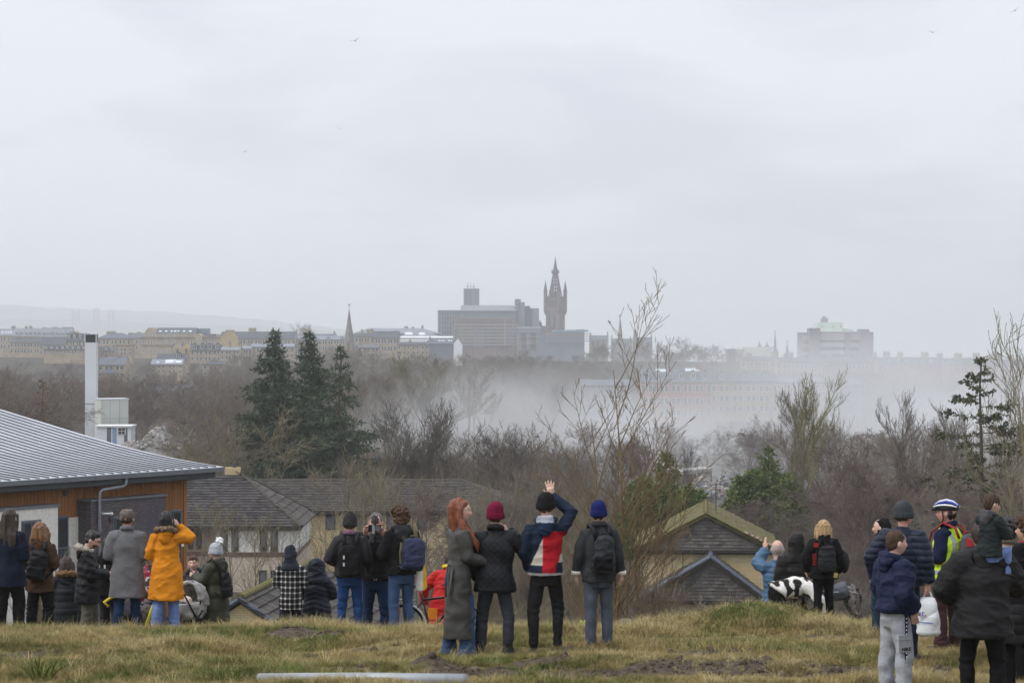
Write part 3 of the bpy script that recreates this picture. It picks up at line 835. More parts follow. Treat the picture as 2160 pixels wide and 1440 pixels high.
def gable_house(name, label, pxl, pxr, pye, Y, pxa, pya, back, walls, zground, capsm, side, cap_r=.13, wall_in=.35, step=.42):
    """house whose tile-hung gable faces the camera; ridge runs away"""
    s = Y / F; xl, xr = (pxl - 1080) * s, (pxr - 1080) * s; ze = zat(pye, Y); zr = zat(pya, Y); w = xr - xl; cx = (xl + xr) / 2
    root = empty(name, (cx, Y, zground), -math.atan((pxa - 1080) / F)); tag(root, label, "house")
    E, Rg = ze - zground, zr - zground; h = w / 2; ax = (pxa - 1080) * s - cx
    A, B = Vector((ax, 0, Rg)), Vector((ax, back, Rg)); c = [Vector((-h, 0, E)), Vector((h, 0, E)), Vector((h, back, E)), Vector((-h, back, E))]
    P = [p - Vector((0, 0, .03)) for p in (c[0], A, c[1], c[3], B, c[2])]; vs = P + [p - Vector((0, 0, .14)) for p in P]
    roof = MB().add(vs, [(0, 1, 4, 3), (1, 2, 5, 4), (6, 9, 10, 7), (7, 10, 11, 8), (0, 6, 7, 1), (1, 7, 8, 2), (3, 4, 10, 9), (4, 5, 11, 10), (0, 3, 9, 6), (2, 8, 11, 5)]).build("roof", side, root)
    for o, U, V in ((c[3], c[0] - c[3], A - c[0]), (c[1], c[2] - c[1], A - c[1])):
        tile_plane(roof, o, U, V, [(0, 0), (back, 0), (back, V.length), (0, V.length)], side, limit=0, seed=3)
    up = Vector((0, .05, .03))
    for k in (0, 1): ridge_caps(roof, c[k] + up, A + up, capsm, cap_r, step)
    ridge_caps(roof, A + up, B, capsm, .13)
    # slates hung on the gable, set back under the verge
    gy = .3; g = MB().prism([(-h + .35, gy, E + .02), (h - .35, gy, E + .02), (ax, gy, Rg - .2)], (0, .25, 0)).build("gable", t_moss, root)
    tile_plane(g, (-h, gy, E - .02), (1, 0, 0), (0, -.0, 1), [(.4, 0), (w - .4, 0), (h + ax, Rg - E - .12)], t_moss, seed=int(pxl), w=.36, h=.2)
    i = wall_in
    MB().box(-h + i, h - i, i + .1, back - .1, 0, E - .02).build("wall", walls, root)
    MB().box(-h + .1, h - .1, .08, .29, E - .16, E + .0).build("gutter", fasc, root)
    MB().box(-h + .2, h - .2, .292, i + .096, E - .24, E - .09).build("soffit", fasc, root)
    MB().tube([(-h + i + .1, i + .03, E - .2), (-h + i + .1, i + .03, 0)], .045, 8).build("downpipe", fasc, root)
    return root, w, E, Rg

h1, w1, e1, r1 = gable_house("brick_house", "yellow brick house with moss-covered roof behind the lower roof", 1338, 1640, 1160, 140.0, 1489, 1083, 11.0, ybrick, -14.0, capm, t_mossy, .1)
MB().box(-1.35, -1.31, .43, .448, 0, e1 - .3).build("wall_joint", fasc, h1)
m = MB().tube([(0.6, 5.4, r1 - .3), (0.6, 5.4, r1 + 1.5)], .03, 6).tube([(.1, 5.4, r1 + 1.35), (1.1, 5.4, r1 + 1.35)], .02, 6).tube([(.2, 5.2, r1 + 1.35), (.2, 5.6, r1 + 1.35)], .012, 5).tube([(.55, 5.2, r1 + 1.35), (.55, 5.6, r1 + 1.35)], .012, 5).tube([(.9, 5.2, r1 + 1.35), (.9, 5.6, r1 + 1.35)], .012, 5)
m.build("television_aerial", darkg, h1)
for (xx, yy, zz) in ((-2.9, 2.2, e1 + .45), (-2.75, 8.0, e1 + .55)):
    MB().tube([(xx, yy, zz), (xx, yy, zz + .42)], [.07, .07], 8).tube([(xx, yy, zz + .42), (xx, yy, zz + .5)], [.1, .1], 8).build("vent_pipe", darkg, h1)
# broken run of verge tiles
for k in range(6):
    t = .58 + k * .06; MB().box(-.14, .14, -.2, .2, -.05, .06).build("loose_tile", mat("pale broken tile", (0.36, 0.27, 0.21), .9, .1, .2, 6), h1, loc=(w1 / 2 * t, .1, r1 - (r1 - e1) * t + .1), rot=(.2, .4, .7 + .3 * (k % 3)))
h2, w2, e2, r2 = gable_house("brick_house", "lower yellow brick house with blue-grey stepped verge in front", 1345, 1620, 1266, 136.6, 1499, 1176, 3.7, ybrick_d, -14.0, capb, t_dark2, .2, step=.3)

# ------------------------------------------------------------------ dark tiled house on the left, brick terrace behind it
def build_left_houses():
    Y = 165.0; s = Y / F
    xr = (636 - 1080) * s; xl = xr - 13.0; ze = zat(1110, Y); dp = 12.0; zr = zat(996, Y + 6); zg = -14.6
    root = empty("rendered_house", (xl, Y, zg)); tag(root, "white and beige rendered house with dark hipped tile roof", "house")
    E, Rg, w = ze - zg, zr - zg, xr - xl; hr = 4.95
    rm = rz_gable(root, w, dp, E - .03, Rg - .03, t_dark, (0, hr), over=.0, t=.12)
    sl = Vector((0, dp / 2, Rg - E))
    tile_plane(rm, (0, 0, E), (1, 0, 0), sl, [(0, 0), (w - .05, 0), (w - hr, sl.length), (0, sl.length)], t_dark, seed=2, limit=300)
    sr = Vector((-hr, 0, Rg - E))
    tile_plane(rm, (w, 0, E), (0, 1, 0), sr, [(0.05, 0), (dp - .05, 0), (dp / 2, sr.length)], t_dark2, seed=4, limit=300, w=0.9, h=0.62)
    up = Vector((0, 0, .02))
    ridge_caps(rm, Vector((w, 0, E)) + up, Vector((w - hr, dp / 2, Rg)) + up, capd); ridge_caps(rm, Vector((w, dp, E)) + up, Vector((w - hr, dp / 2, Rg)) + up, capd); ridge_caps(rm, Vector((0, dp / 2, Rg)) + up, Vector((w - hr, dp / 2, Rg)) + up, capm)
    wht = mat("white harling", (0.66, 0.65, 0.62), .95, .1, .08, 3, bump=.3); bei = mat("beige harling", (0.50, 0.42, 0.34), .95, .1, .1, 3, bump=.3); pnk = mat("pinkish harling", (0.34, 0.255, 0.215), .95, .1, .1, 3, bump=.3)
    brn = mat("brown band", (0.12, 0.075, 0.06), .8, .2, .15, 3)
    i = .35; zb0, zb1 = zat(1174, Y) - zg, zat(1165, Y) - zg
    xs = (452 - 1080) * s - xl
    MB().box(xs, w - i, i, dp - i, zb1, E - .1).build("upper_wall", wht, root)
    MB().box(xs - .02, w - i + .04, i - .05, dp - i + .03, zb0, zb1 - .002).build("band", brn, root)
    MB().box(xs, w - i, i, dp - i, 0, zb0 - .002).build("lower_wall", bei, root)
    MB().box(0, xs - .003, i + .6, dp - i, 0, E - .1).build("side_wall", pnk, root)
    MB().box(0, xs - .004, i + .55, dp - i + .02, zb0, zb1 - .002).build("band", brn, root)
    MB().box(xs - 1.2, w + .03, -.06, .1, E - .2, E - .02).build("gutter", fasc, root)
    MB().box(xs, w - .05, .102, i - .003, E - .26, E - .11).build("soffit", fasc, root)
    def wn_(pxa, pxb, pya, pyb_, y):
        x0 = (pxa - 1080) * s - xl; ww_ = (pxb - pxa) * s; z0 = zat(pyb_, Y) - zg; hh = (pyb_ - pya) * s
        o = window(root, x0, y, z0, ww_, hh, frame_d, gls2, bars=(1, 1), fr=.07, depth=.07)
        MB().box(.06, ww_ - .06, -.06, .0, .06, hh * .22).build("lower_panel", frame_d, o)
    for a in (464, 487, 547, 570): wn_(a, a + 15, 1116, 1163, i - .006)
    for a in (545, 570): wn_(a, a + 16, 1203, 1236, i - .006)
    for a in (411, 393): wn_(a, a + 11, 1114, 1160, i + .594)
    c = MB().box(w - hr - .95, w - hr + .1, dp / 2 - .4, dp / 2 + .4, Rg - .4, Rg + .35).build("chimney", ybrick_d, root)
    MB().tube([(w - hr - .3, dp / 2, Rg + .35), (w - hr - .3, dp / 2, Rg + .75)], [.16, .14], 8).build("chimney_pot", darkg, c)
    # brick terrace behind
    Y = 182.0; s = Y / F; xl = (545 - 1080) * s - 2; xr = (1116 - 1080) * s; ze = zat(1078, Y); dp = 13.0; zr = zat(1012, Y + dp / 2); w = xr - xl
    root = empty("brick_terrace", (xl, Y, zg)); tag(root, "long buff brick block with brown tiled roof and dark windows", "building")
    E, Rg = ze - zg, zr - zg; hr = 5.2
    rm = rz_gable(root, w, dp, E - .03, Rg - .03, t_dark2, (0, hr), over=0, t=.12)
    sl = Vector((0, dp / 2, Rg - E))
    tile_plane(rm, (0, 0, E), (1, 0, 0), sl, [(0, 0), (w - .05, 0), (w - hr, sl.length), (0, sl.length)], t_dark2, seed=6, limit=300, w=.36, h=.36)
    sr = Vector((-hr, 0, Rg - E))
    tile_plane(rm, (w, 0, E), (0, 1, 0), sr, [(0.05, 0), (dp - .05, 0), (dp / 2, sr.length)], t_dark2, seed=8, limit=0)
    ridge_caps(rm, Vector((w, 0, E)) + up, Vector((w - hr, dp / 2, Rg)) + up, capd); ridge_caps(rm, Vector((0, dp / 2, Rg)) + up, Vector((w - hr, dp / 2, Rg)) + up, capd)
    MB().box(0, w - .35, .35, dp - .35, 0, E - .1).build("wall", ybrick, root)
    MB().box(0, w + .02, -.06, .1, E - .22, E - .02).build("gutter", fasc, root)
    MB().box(0, w - .05, .102, .347, E - .28, E - .11).build("soffit", fasc, root)
    MB().box(w - .9, w - .36, .30, .345, 0, E - .3).build("quoin_strip", mat("pale brick strip", (0.44, 0.37, 0.25), .9, .1, .1, 3), root)
    for a in (686, 752, 815, 880, 945, 1010, 1060):
        for (t, b_) in ((1087, 1117), (1158, 1188)):
            window(root, (a - 1080) * s - xl, .344, zat(b_, Y) - zg, 21 * s, (b_ - t) * s, frame_d, gls2, bars=(1, 1), fr=.08, depth=.06)
    # low outbuilding with the mossy ridge, near the crest
    A = at(506, 1262, 75.0); L_ = 12.0; hw = 3.6; dr = 2.35
    root = empty("outbuilding", (A.x, A.y, -7.2), R(-6)); tag(root, "low outbuilding with mossy ridge and grey verge just below the crest", "outbuilding")
    z = A.z + 7.2
    rf = MB(); P = [Vector((-hw, 0, z - dr)), Vector((0, 0, z)), Vector((hw, 0, z - dr)), Vector((-hw, L_, z - dr)), Vector((0, L_, z)), Vector((hw, L_, z - dr))]
    dn = Vector((0, 0, -.1)); P = [p - Vector((0, 0, .03)) for p in P]
    rf.add(P + [p + dn for p in P], [(0, 1, 4, 3), (1, 2, 5, 4), (6, 9, 10, 7), (7, 10, 11, 8), (0, 6, 7, 1), (1, 7, 8, 2), (3, 4, 10, 9), (4, 5, 11, 10), (0, 3, 9, 6), (2, 8, 11, 5)])
    ro = rf.build("roof", t_dark2, root)
    Vv = Vector((-hw, 0, dr)); tile_plane(ro, (hw, 0, z - dr), (0, 1, 0), Vv, [(0, 0), (L_, 0), (L_, Vv.length), (0, Vv.length)], t_dark2, seed=9, limit=300)
    Vv = Vector((hw, 0, dr)); tile_plane(ro, (-hw, L_, z - dr), (0, -1, 0), Vv, [(0, 0), (L_, 0), (L_, Vv.length), (0, Vv.length)], t_dark2, seed=10, limit=200)
    ridge_caps(ro, (0, .1, z + .03), (0, L_, z + .03), capm, .15)
    for sx in (-1, 1):
        MB().tube([(0, -.06, z + .0), (sx * hw, -.06, z - dr)], .075, 6).build("verge", capb, root)
    MB().box(-hw + .3, hw - .3, .1, L_ - .1, 0, z - dr - .05).prism([(-hw + .3, .12, z - dr - .06), (hw - .3, .12, z - dr - .06), (0, .12, z - .18)], (0, .3, 0)).build("wall", ybrick_d, root)
build_left_houses()
# ------------------------------------------------------------------ the city on the far ridge, left to right
T = tenement
T("tenement", -40, 30, 693, 707, 745, 1560, "pale grey mansard roof at the left edge of the skyline", sand, slatel, 12, [(715, 9)], 9, [(.35, 6, 690), (.92, 8, 688)], skyls=[(.62, .3, 1, 2), (.72, .3, 1, 2), (.8, .3, 1, 2), (.88, .3, 1, 2)])
T("tenement", 30, 86, 692, 709, 745, 1540, "grey slate tenement with turret gables and small round dormers", sand, slatel, 12, [(716, 9)], 8, [(.38, 5, 689), (.55, 6, 688)], dorm=(6, 1.5, 1.6, .15))
T("tenement", 86, 152, 691, 710, 745, 1520, "grey slate tenement with tall chimneys beside the white flue", sand, slatel, 12, [(717, 9)], 9, [(.05, 10, 692), (.4, 12, 691), (.8, 22, 691)], dorm=(7, 1.5, 1.6, .15))
T("tenement", 22, 84, 713, 722, 752, 1290, "dark roofed tenement half hidden by brown trees at the left", sand2, slated, 11, [(728, 7)], 9, [(.2, 12, 711), (.7, 8, 712)])
T("tenement", 84, 138, 712, 727, 752, 1250, "dark roof with pale yellow chimneys below the grey mansards", sand2, slated, 11, [(731, 7)], 7, [(.25, 8, 713), (.55, 6, 716), (.86, 5, 712)])
T("tenement", 139, 186, 703, 719, 748, 1200, "dark slate roof with white pointed dormers left of the flue", sand2, slated, 11, [(725, 8)], 7, [(.3, 18, 701)], dorm=(4, 1.3, 2.2, .3))
T("terrace", 92, 205, 729, 737, 752, 1120, "low terrace with a row of small white dormers left of the flue", sand2, slated, 9, [(742, 5)], 14, [(.2, 6, 727), (.6, 6, 727)], dorm=(10, 1.2, 1.3, .15))
T("tenement", 206, 275, 702, 713, 748, 1260, "blond sandstone block with hipped slate roof right of the flue", sand2, slate, 13, [(721, 8), (734, 8)], 8, [(.35, 20, 700), (.95, 10, 703)], hip=(5, 5))
T("terrace", 207, 243, 733, 739, 752, 1130, "low slate roof with white dormers right of the flue", sand, slate, 9, [(743, 5)], 5, [], dorm=(3, 1.6, 1.3, .15))
T("tenement", 243, 277, 728, 729, 752, 1120, "small flat-topped sandstone block with four windows", sand2, slate, 9, [(737, 6), (745, 6)], 4, [], flat=True)
T("villa", 207, 264, 752, 769, 800, 900, "grey slate villa with three orange-framed windows behind the flue", sand2, slate, 12, [(776, 8)], 5, [(.15, 6, 749), (.7, 10, 750)], ww=1.5)
T("villa", 213, 240, 776, 787, 800, 880, "little hipped slate porch roof beside the white flue", sand, slated, 8, [], 0, [], hip=(2.2, 2.2))
T("tenement", 268, 302, 702, 712, 748, 1450, "small slate roof squeezed left of the big school", sand, slate, 11, [(720, 7)], 4, [(.65, 8, 701)])

def build_school():
    Y = 1400.0; s = Y / F; x0 = (298 - 1080) * s; zb = zat(775, Y) - 3
    root = empty("school", (x0, Y, zb)); tag(root, "large sandstone school with bright skylights in its dark roof", "school")
    X = lambda p: (p - 298) * s
    Z = lambda p: zat(p, Y) - zb
    MB().box(X(298), X(465), 0, 22, 0, Z(712)).build("wall", sand2, root)
    MB().box(X(297), X(466), -.7, 22.3, Z(712), Z(709.5)).build("cornice", stain, root)
    MB().box(X(297), X(466), -.4, -.01, Z(728), Z(726)).build("string_course", stain, root)
    MB().box(X(304), X(412), 1, 21, Z(709.4), Z(703.5)).build("attic_wall", sand2, root)
    # mansard with clipped gable wing on the left
    w0, w1 = X(304), X(331)
    g = MB().prism([(w0, .6, Z(709.4)), (w1, .6, Z(709.4)), (w1 - 1, .6, Z(699)), (w1 - 2.5, .6, Z(691)), (w0 + 2.2, .6, Z(691)), (w0 + .3, .6, Z(700))], (0, 20, 0)).build("gable_wing", sand, root)
    rf = MB().prism([(w1 - 1, .9, Z(703.4)), (w1 - 1, 11, Z(691)), (w1 - 1, 21, Z(703.4))], (X(412) - w1 + 1, 0, 0)).build("roof", slated, root)
    slope = math.atan2(Z(691) - Z(703.4), 10.1)
    for px, ww_ in ((334, 5), (346, 5), (358, 4.5), (365, 5.5), (373, 3.5), (384, 5), (397, 6)):
        MB().box(0, ww_ * s, 0, 9 * s, 0, .2).build("skylight", skyl, rf, loc=(X(px), 2.6, Z(701) + .22), rot=(slope, 0, 0))
    for px in (341, 347, 353, 359, 365, 371, 385, 391, 397, 404): window(root, X(px), .98, Z(709), 3 * s, 4.6 * s, frame_w, gls, fr=.16)
    for px in (312, 318.5, 325): window(root, X(px), .58, Z(709), 3.2 * s, 7 * s, frame_w, gls, bars=(1, 2), fr=.16)
    cols = (301, 312, 318.5, 325, 341, 347, 353, 359, 365, 371, 384, 390, 396, 402, 434, 441, 447)
    for px in cols:
        window(root, X(px), -.01, Z(726.6 - .4), 3.4 * s, 9.5 * s, frame_w, gls, bars=(1, 2), fr=.16)
        window(root, X(px), -.01, Z(745), 3.4 * s, 8.5 * s, frame_w, gls, bars=(1, 2), fr=.16)
    p = MB().box(X(412), X(428), -2.2, 0, 0, Z(709)).prism([(X(411), -2.3, Z(709)), (X(429), -2.3, Z(709)), (X(420), -2.3, Z(703.5))], (0, 12, 0)).build("pediment_bay", sand2, root)
    for px in (415, 419.5, 424): window(p, X(px), -2.21, Z(725.5), 2.6 * s, 10 * s, frame_w, gls, bars=(1, 2), fr=.15)
    MB().box(X(404), X(433), 16, 24, Z(711), Z(692.5)).build("plant_room", mat("blue grey cladding", (0.13, 0.17, 0.21), .6, .3, .1, .3), root)
    MB().box(X(426), X(450), 6, 14, Z(709.4), Z(704)).build("roof_light", slate, root)
    for px in (453, 458, 462): MB().box(X(px), X(px + 4), 8, 10, Z(709.4), Z(704.5)).build("chimney", sand, root)
build_school()

T("villa", 362, 402, 725, 733, 775, 1160, "pair of sandstone gables in front of the school", sand2, slated, 10, [(741, 7)], 5, [(.15, 8, 724), (.62, 8, 723)])
for k, (a, b_) in enumerate(((364, 383), (383, 402))):
    Y = 1155.0; s = Y / F; x0, x1 = (a - 1080) * s, (b_ - 1080) * s; g = terr1(x0, Y) - 1; z0, z1, z2 = zat(745, Y) - g, zat(733, Y) - g, zat(725, Y) - g
    r_ = empty("gable_end", (x0, Y, g)); tag(r_, ("left" if k == 0 else "right") + " one of two pointed sandstone gables below the school", "gable")
    w_ = x1 - x0
    MB().prism([(0, 0, 0), (w_, 0, 0), (w_, 0, z1), (w_ * .62, 0, z2), (w_ * .38, 0, z2), (0, 0, z1)], (0, 4.5, 0)).build("wall", sandy if k else sand2, r_)
    MB().box(w_ * .36, w_ * .64, .3, 1.8, z2, z2 + 1.1).build("chimney", sand, r_)
    window(r_, w_ * .42, -.01, z1 - 2.6, .9, 2.0, frame_d, gls)
T("terrace", 402, 466, 727, 739, 775, 1150, "dark slate terrace roof with four boxy sandstone dormers", sand2, slated, 10, [(744, 7)], 7, [], dorm=(4, 2.3, 2.0, .25))
T("terrace", 330, 357, 745, 756, 785, 1010, "low dark roof left of two below the school", sand2, slated, 9, [(760, 6)], 3, [(.95, 6, 745)])
T("terrace", 357, 394, 746, 757, 785, 1005, "low dark roof right of two below the school", sand2, slated, 9, [(761, 6)], 4, [(.95, 8, 745)], dorm=(1, 2, 1.6, .3))
T("villa", 318, 385, 757, 768, 800, 905, "house with big sloping skylights among trees left of centre", sand2, slatel, 10, [(772, 6)], 6, [], skyls=[(.6, .2, 4, 3.4), (.82, .2, 3, 2.6), (.2, .3, 1, 1)])
T("villa", 428, 470, 759, 768, 800, 900, "blond sandstone villa with dark hip roof below the ochre gable", sand2, slated, 10, [(775, 7)], 4, [(.5, 8, 757)], hip=(3, 3))
def build_ochre():
    r_ = T("tenement", 465, 622, 699, 714, 760, 1350, "long tenement with ochre gable end and slate roof", sand2, slated, 15, [(721, 8), (735, 8)], 20, [(.41, 16, 693), (.7, 10, 697)])
    Y = 1348.0; s = Y / F; zb = r_.location.z; x0 = r_.location.x; Z = lambda p: zat(p, Y) - zb; w_ = 38 * s
    MB().prism([(0, -1.6, 0), (w_, -1.6, 0), (w_, -1.6, Z(713)), (29 * s, -1.6, Z(703)), (29 * s, -1.6, Z(697)), (11.5 * s, -1.6, Z(697)), (11.5 * s, -1.6, Z(703)), (0, -1.6, Z(713))], (0, 4, 0)).build("gable", sandy, r_)
    MB().box(11 * s, 29.5 * s, -1.8, 2.6, Z(697), Z(696)).build("gable_chimney_cap", stain, r_)
build_ochre()
T("tenement", 622, 708, 704, 714.5, 760, 1420, "pale slate terrace right of the ochre gabled tenement", sand2, slate, 13, [(721, 8)], 12, [(.25, 16, 694), (.95, 4, 700)])
T("terrace", 622, 735, 708, 716, 760, 1360, "lower slate terrace with white arched dormers behind spruces", sand2, slatel, 11, [(722, 7)], 18, [], dorm=(4, 1.8, .9, .05))
T("terrace", 466, 506, 731, 738, 770, 1100, "short grey terrace roof under the ochre gable", sand2, slatel, 9, [(743, 6)], 5, [(.42, 5, 722), (.98, 8, 724)])
T("terrace", 506, 530, 728, 735, 770, 1110, "stepped grey terrace with yellow wall left of the spruces", sand2, slatel, 9, [(742, 7)], 4, [(.7, 8, 722)])
T("terrace", 530, 620, 724, 731, 770, 1120, "upper stepped grey terrace behind the left spruce", sand2, slatel, 9, [(738, 7)], 10, [(.2, 6, 721), (.45, 6, 719)])
T("block", 590, 640, 726, 727, 770, 1150, "flat roofed block with white roof boxes between the spruces", concr, slatel, 10, [(733, 6)], 8, [], flat=True, cat="building")

def spire(name, px, pytop, pybase, wpx, Y, label, m=sand, base_py=None, vane=True, n=8, tower=None, curve=0.0):
    s = Y / F; c = at(px, pybase, Y); g = terr1(c.x, Y) - 1
    root = empty(name, (c.x, Y, g)); tag(root, label, "spire")
    zb, zt = c.z - g, zat(pytop, Y) - g; r0 = wpx * s / 2
    lv = [0, .33, .66, 1.0]
    MB().tube([(0, 0, zb + (zt - zb) * t) for t in lv], [max(.08, r0 * (1 - t) * (1 + curve * t * (1 - t))) for t in lv], n).build("steeple", m, root)
    tw = tower or r0 * .96
    MB().box(-tw, tw, -tw, tw, 0, zb - .02).build("tower", sand2 if m == sand else m, root)
    MB().box(-tw - .3, tw + .3, -tw - .3, tw + .3, zb - 1.2, zb - .4).build("cornice", stain, root)
    if vane:
        h = (zt - zb) * .09
        v = MB().tube([(0, 0, zt - .2), (0, 0, zt + h)], .09, 5).tube([(-.5, 0, zt + h * .6), (.5, 0, zt + h * .6)], .07, 4)
        v.add([(-.7, 0, zt + h), (.6, 0, zt + h), (.75, 0, zt + h + .7), (.2, 0, zt + h + .35), (-.5, 0, zt + h + .4), (0, .1, zt + h + .2)], [(0, 1, 2, 3, 4), (4, 3, 5), (3, 2, 5), (1, 0, 5)])
        v.build("weather_vane", darkg, root)
    return root, zb, r0
steep = mat("sooty steeple stone", (0.19, 0.175, 0.16), .9, .1, .2, .3)
sp, zb_, r_ = spire("church_spire", 736.5, 651, 738, 27, 1250, "tall dark stone church spire with weather vane behind the spruces", steep)
for k in (-1, 1):
    MB().prism([(k * r_ * .35 - .7, -r_ - .5, zb_), (k * r_ * .35 + .7, -r_ - .5, zb_), (k * r_ * .35, -r_ - .5, zb_ + 4.5)], (0, 2, 0)).build("lucarne", sand, sp)

T("hall", 745, 928, 692, 703, 745, 1750, "very long pale grey roof stretching towards the slab block", concr, slatel, 30, [], 0, [(.6, 8, 689), (.68, 4, 690), (.79, 4, 687)], hip=(10, 14), cat="hall")
T("tenement", 750, 786, 702, 709, 750, 1420, "dark roofed tenement right of the church spire", sand2, slated, 12, [(717, 8)], 6, [(.75, 10, 696), (.35, 5, 696)])
T("tenement", 784, 842, 698, 712, 750, 1400, "dark tenement with stone chimneys and tall roof near the white shed", sand, slated, 12, [(719, 9)], 9, [(.0, 6, 694), (.3, 4, 700), (.85, 10, 699)])
T("shed", 842, 955, 709, 711.5, 745, 1480, "long low white shed with flat white roof", white, white, 16, [], 0, [], cat="shed", cornice=False)
T("shed", 846, 925, 699, 709, 745, 1560, "pale roofed shed with dark roof lights above the white shed", concr, slatel, 14, [], 0, [], hip=(6, 8), skyls=[(.2, .3, 5, 4), (.55, .25, 4, 4)], cat="shed")
T("terrace", 838, 925, 721, 727, 760, 1290, "low dark roofed terrace in front of the white shed", sand, slated, 9, [(733, 6)], 9, [(.3, 5, 718), (.75, 5, 719)])
def white_gable_house():
    r_ = T("house", 905, 966, 714, 725, 760, 1130, "house with five skylights and a white gable end", concr, slate, 9, [], 0, [(.02, 3, 712)], skyls=[(.35, .45, .7, 1.2), (.43, .45, .7, 1.2), (.51, .45, .7, 1.2), (.68, .45, .7, 1.2), (.77, .45, .7, 1.2)], cat="house", cornice=False)
    Y = 1129.0; s = Y / F; Z = lambda p: zat(p, Y) - r_.location.z
    MB().prism([(52 * s, -1.5, 0), (70 * s, -1.5, 0), (70 * s, -1.5, Z(728)), (61 * s, -1.5, Z(714)), (52 * s, -1.5, Z(725))], (0, 4, 0)).build("gable", white, r_)
white_gable_house()
T("terrace", 755, 800, 727, 733, 770, 1100, "low slate cottage roof right of the church spire", sand2, slate, 8, [(738, 6)], 5, [(.1, 4, 725)])

# ------------------------------------------------------------------ the university hill
def build_university():
    Y = 2050.0; s = Y / F; zb = zat(775, Y) - 4
    def P(p): return (p - 1080) * s
    def Z(p): return zat(p, Y) - zb
    scaf = mat("scaffold tube", (0.34, 0.32, 0.31), .5, .4, .1, 2); rust = mat("brown hoarding", (0.20, 0.14, 0.11), .85, .2, .2, .2)
    # slab block with rows of slot windows
    root = empty("slab_block", (P(923), Y + 6, zb)); tag(root, "grey concrete slab block with rows of slot windows", "building")
    w = P(987) - P(923)
    MB().box(0, w, 0, 24, 0, Z(655)).build("wall", concr, root)
    MB().box(-.2, w + .2, -.3, 24.2, Z(655), Z(654)).build("parapet", concr2, root)
    for r0 in range(6):
        for i in range(11):
            if i == 10 and r0 > 2: continue
            window(root, (i + .55) * w / 11.2, -.06, Z(664.5 + r0 * 10), 2.3 * s, 7.6 * s, frame_d, gls, fr=.1, depth=.1)
    # lift tower
    root = empty("lift_tower", (P(977), Y + 20, zb)); tag(root, "tall grey concrete lift tower with antennas on its top", "tower")
    w = P(1010) - P(977)
    MB().box(0, w * .155, 0, 14, 0, Z(607.5)).box(w * .19, w * .40, 0, 14, 0, Z(607.5)).box(w * .45, w, 0, 14, 0, Z(607.5)).build("shaft", concr, root)
    MB().box(.1, w - .1, .8, 13.2, 0, Z(608.5)).build("core", concr2, root)
    for fx, tp in ((.24, 595), (.45, 595), (.66, 595)):
        a = MB().tube([(w * fx, 5, Z(607.5)), (w * fx, 5, Z(tp))], .28, 6).build("mast", concr2, root)
        MB().box(w * fx - .55, w * fx + .55, 4.4, 4.9, Z(601), Z(596)).build("antenna_panel", white, a)
    MB().tube([(w * .22, 5, Z(603)), (w * .7, 5, Z(603))], .2, 5).build("antenna_rail", concr2, root)
    MB().tube([(w * .5, 4, Z(604.5)), (w * .5, 4.6, Z(604.5))], [1.0, .7], 10).build("dish", white, root)
    # great hall with curved roof behind scaffolding
    root = empty("library_hall", (P(960), Y, zb)); tag(root, "broad hall with curved grey roof wrapped in scaffolding", "building")
    w = P(1090) - P(960); x1 = w
    MB().box(0, w, 0, 40, 0, Z(672)).build("wall", rust, root)
    MB().box(P(974) - P(960), w, -.2, .5, Z(671.5), Z(657)).build("clerestory", mat("blue grey glazing", (0.13, 0.15, 0.17), .3, .5, .1, .2), root)
    cv = [(P(974) - P(960) - 1, 0, Z(656))] + [(P(974) - P(960) - 1, 20 * t, Z(656) + (Z(643) - Z(656)) * math.sin(t * math.pi / 2)) for t in (.15, .3, .45, .6, .8, 1.0)] + [(P(974) - P(960) - 1, 40, Z(643)), (P(974) - P(960) - 1, 40, Z(672)), (P(974) - P(960) - 1, 0, Z(672))]
    MB().prism(cv, (w - (P(974) - P(960)) + 1, 0, 0)).build("roof", concr, root)
    MB().box(P(972) - P(960), w, -1.2, -.2, Z(657), Z(655)).build("eave", concr2, root)
    for k, py in enumerate((672, 678, 685, 692, 699, 706, 713, 720, 727)):
        MB().box(-1 if k < 4 else 2, w + (1 if k < 3 else 0), -3.2, -.9, Z(py) - .3, Z(py) + .5).build("scaffold_deck", rust if k < 2 else scaf, root)
        MB().box(0, w, -3.25, -3.1, Z(py) + .9, Z(py) + 1.05).build("scaffold_rail", scaf, root)
    for i in range(27):
        MB().tube([(w * i / 26, -3.1, 0), (w * i / 26, -3.1, Z(670))], .11, 4).build("scaffold_pole", scaf, root)
    for i in range(5):
        MB().box(w * .1 + i * w * .19, w * .1 + i * w * .19 + 9, -.6, -.02, Z(733), Z(690 + (i % 2) * 4)).build("hoarding", (rust, concr, concr2)[i % 3], root)
    MB().box(P(1064) - P(960), P(1066.5) - P(960), -3.6, -3.2, Z(728), Z(675)).build("hoist", scaf, root)
    for i in range(7):
        a, b_ = (P(1078) - P(960), P(1084) - P(960)) if i % 2 else (P(1084) - P(960), P(1078) - P(960))
        MB().tube([(a, -3.3, Z(732 - i * 7)), (b_, -3.3, Z(725 - i * 7))], .2, 4).build("stair", scaf, root)
    MB().box(P(972) - P(960) - .9, P(978) - P(960), -1, 3, 0, Z(688)).box(P(954) - P(960), P(959) - P(960), -1, 3, 0, Z(688)).build("stair_shaft", concr, root)
    # towers and blocks right of the hall
    root = empty("service_towers", (P(1085), Y - 1, zb)); tag(root, "group of grey fins and blank blocks right of the curved roof", "building")
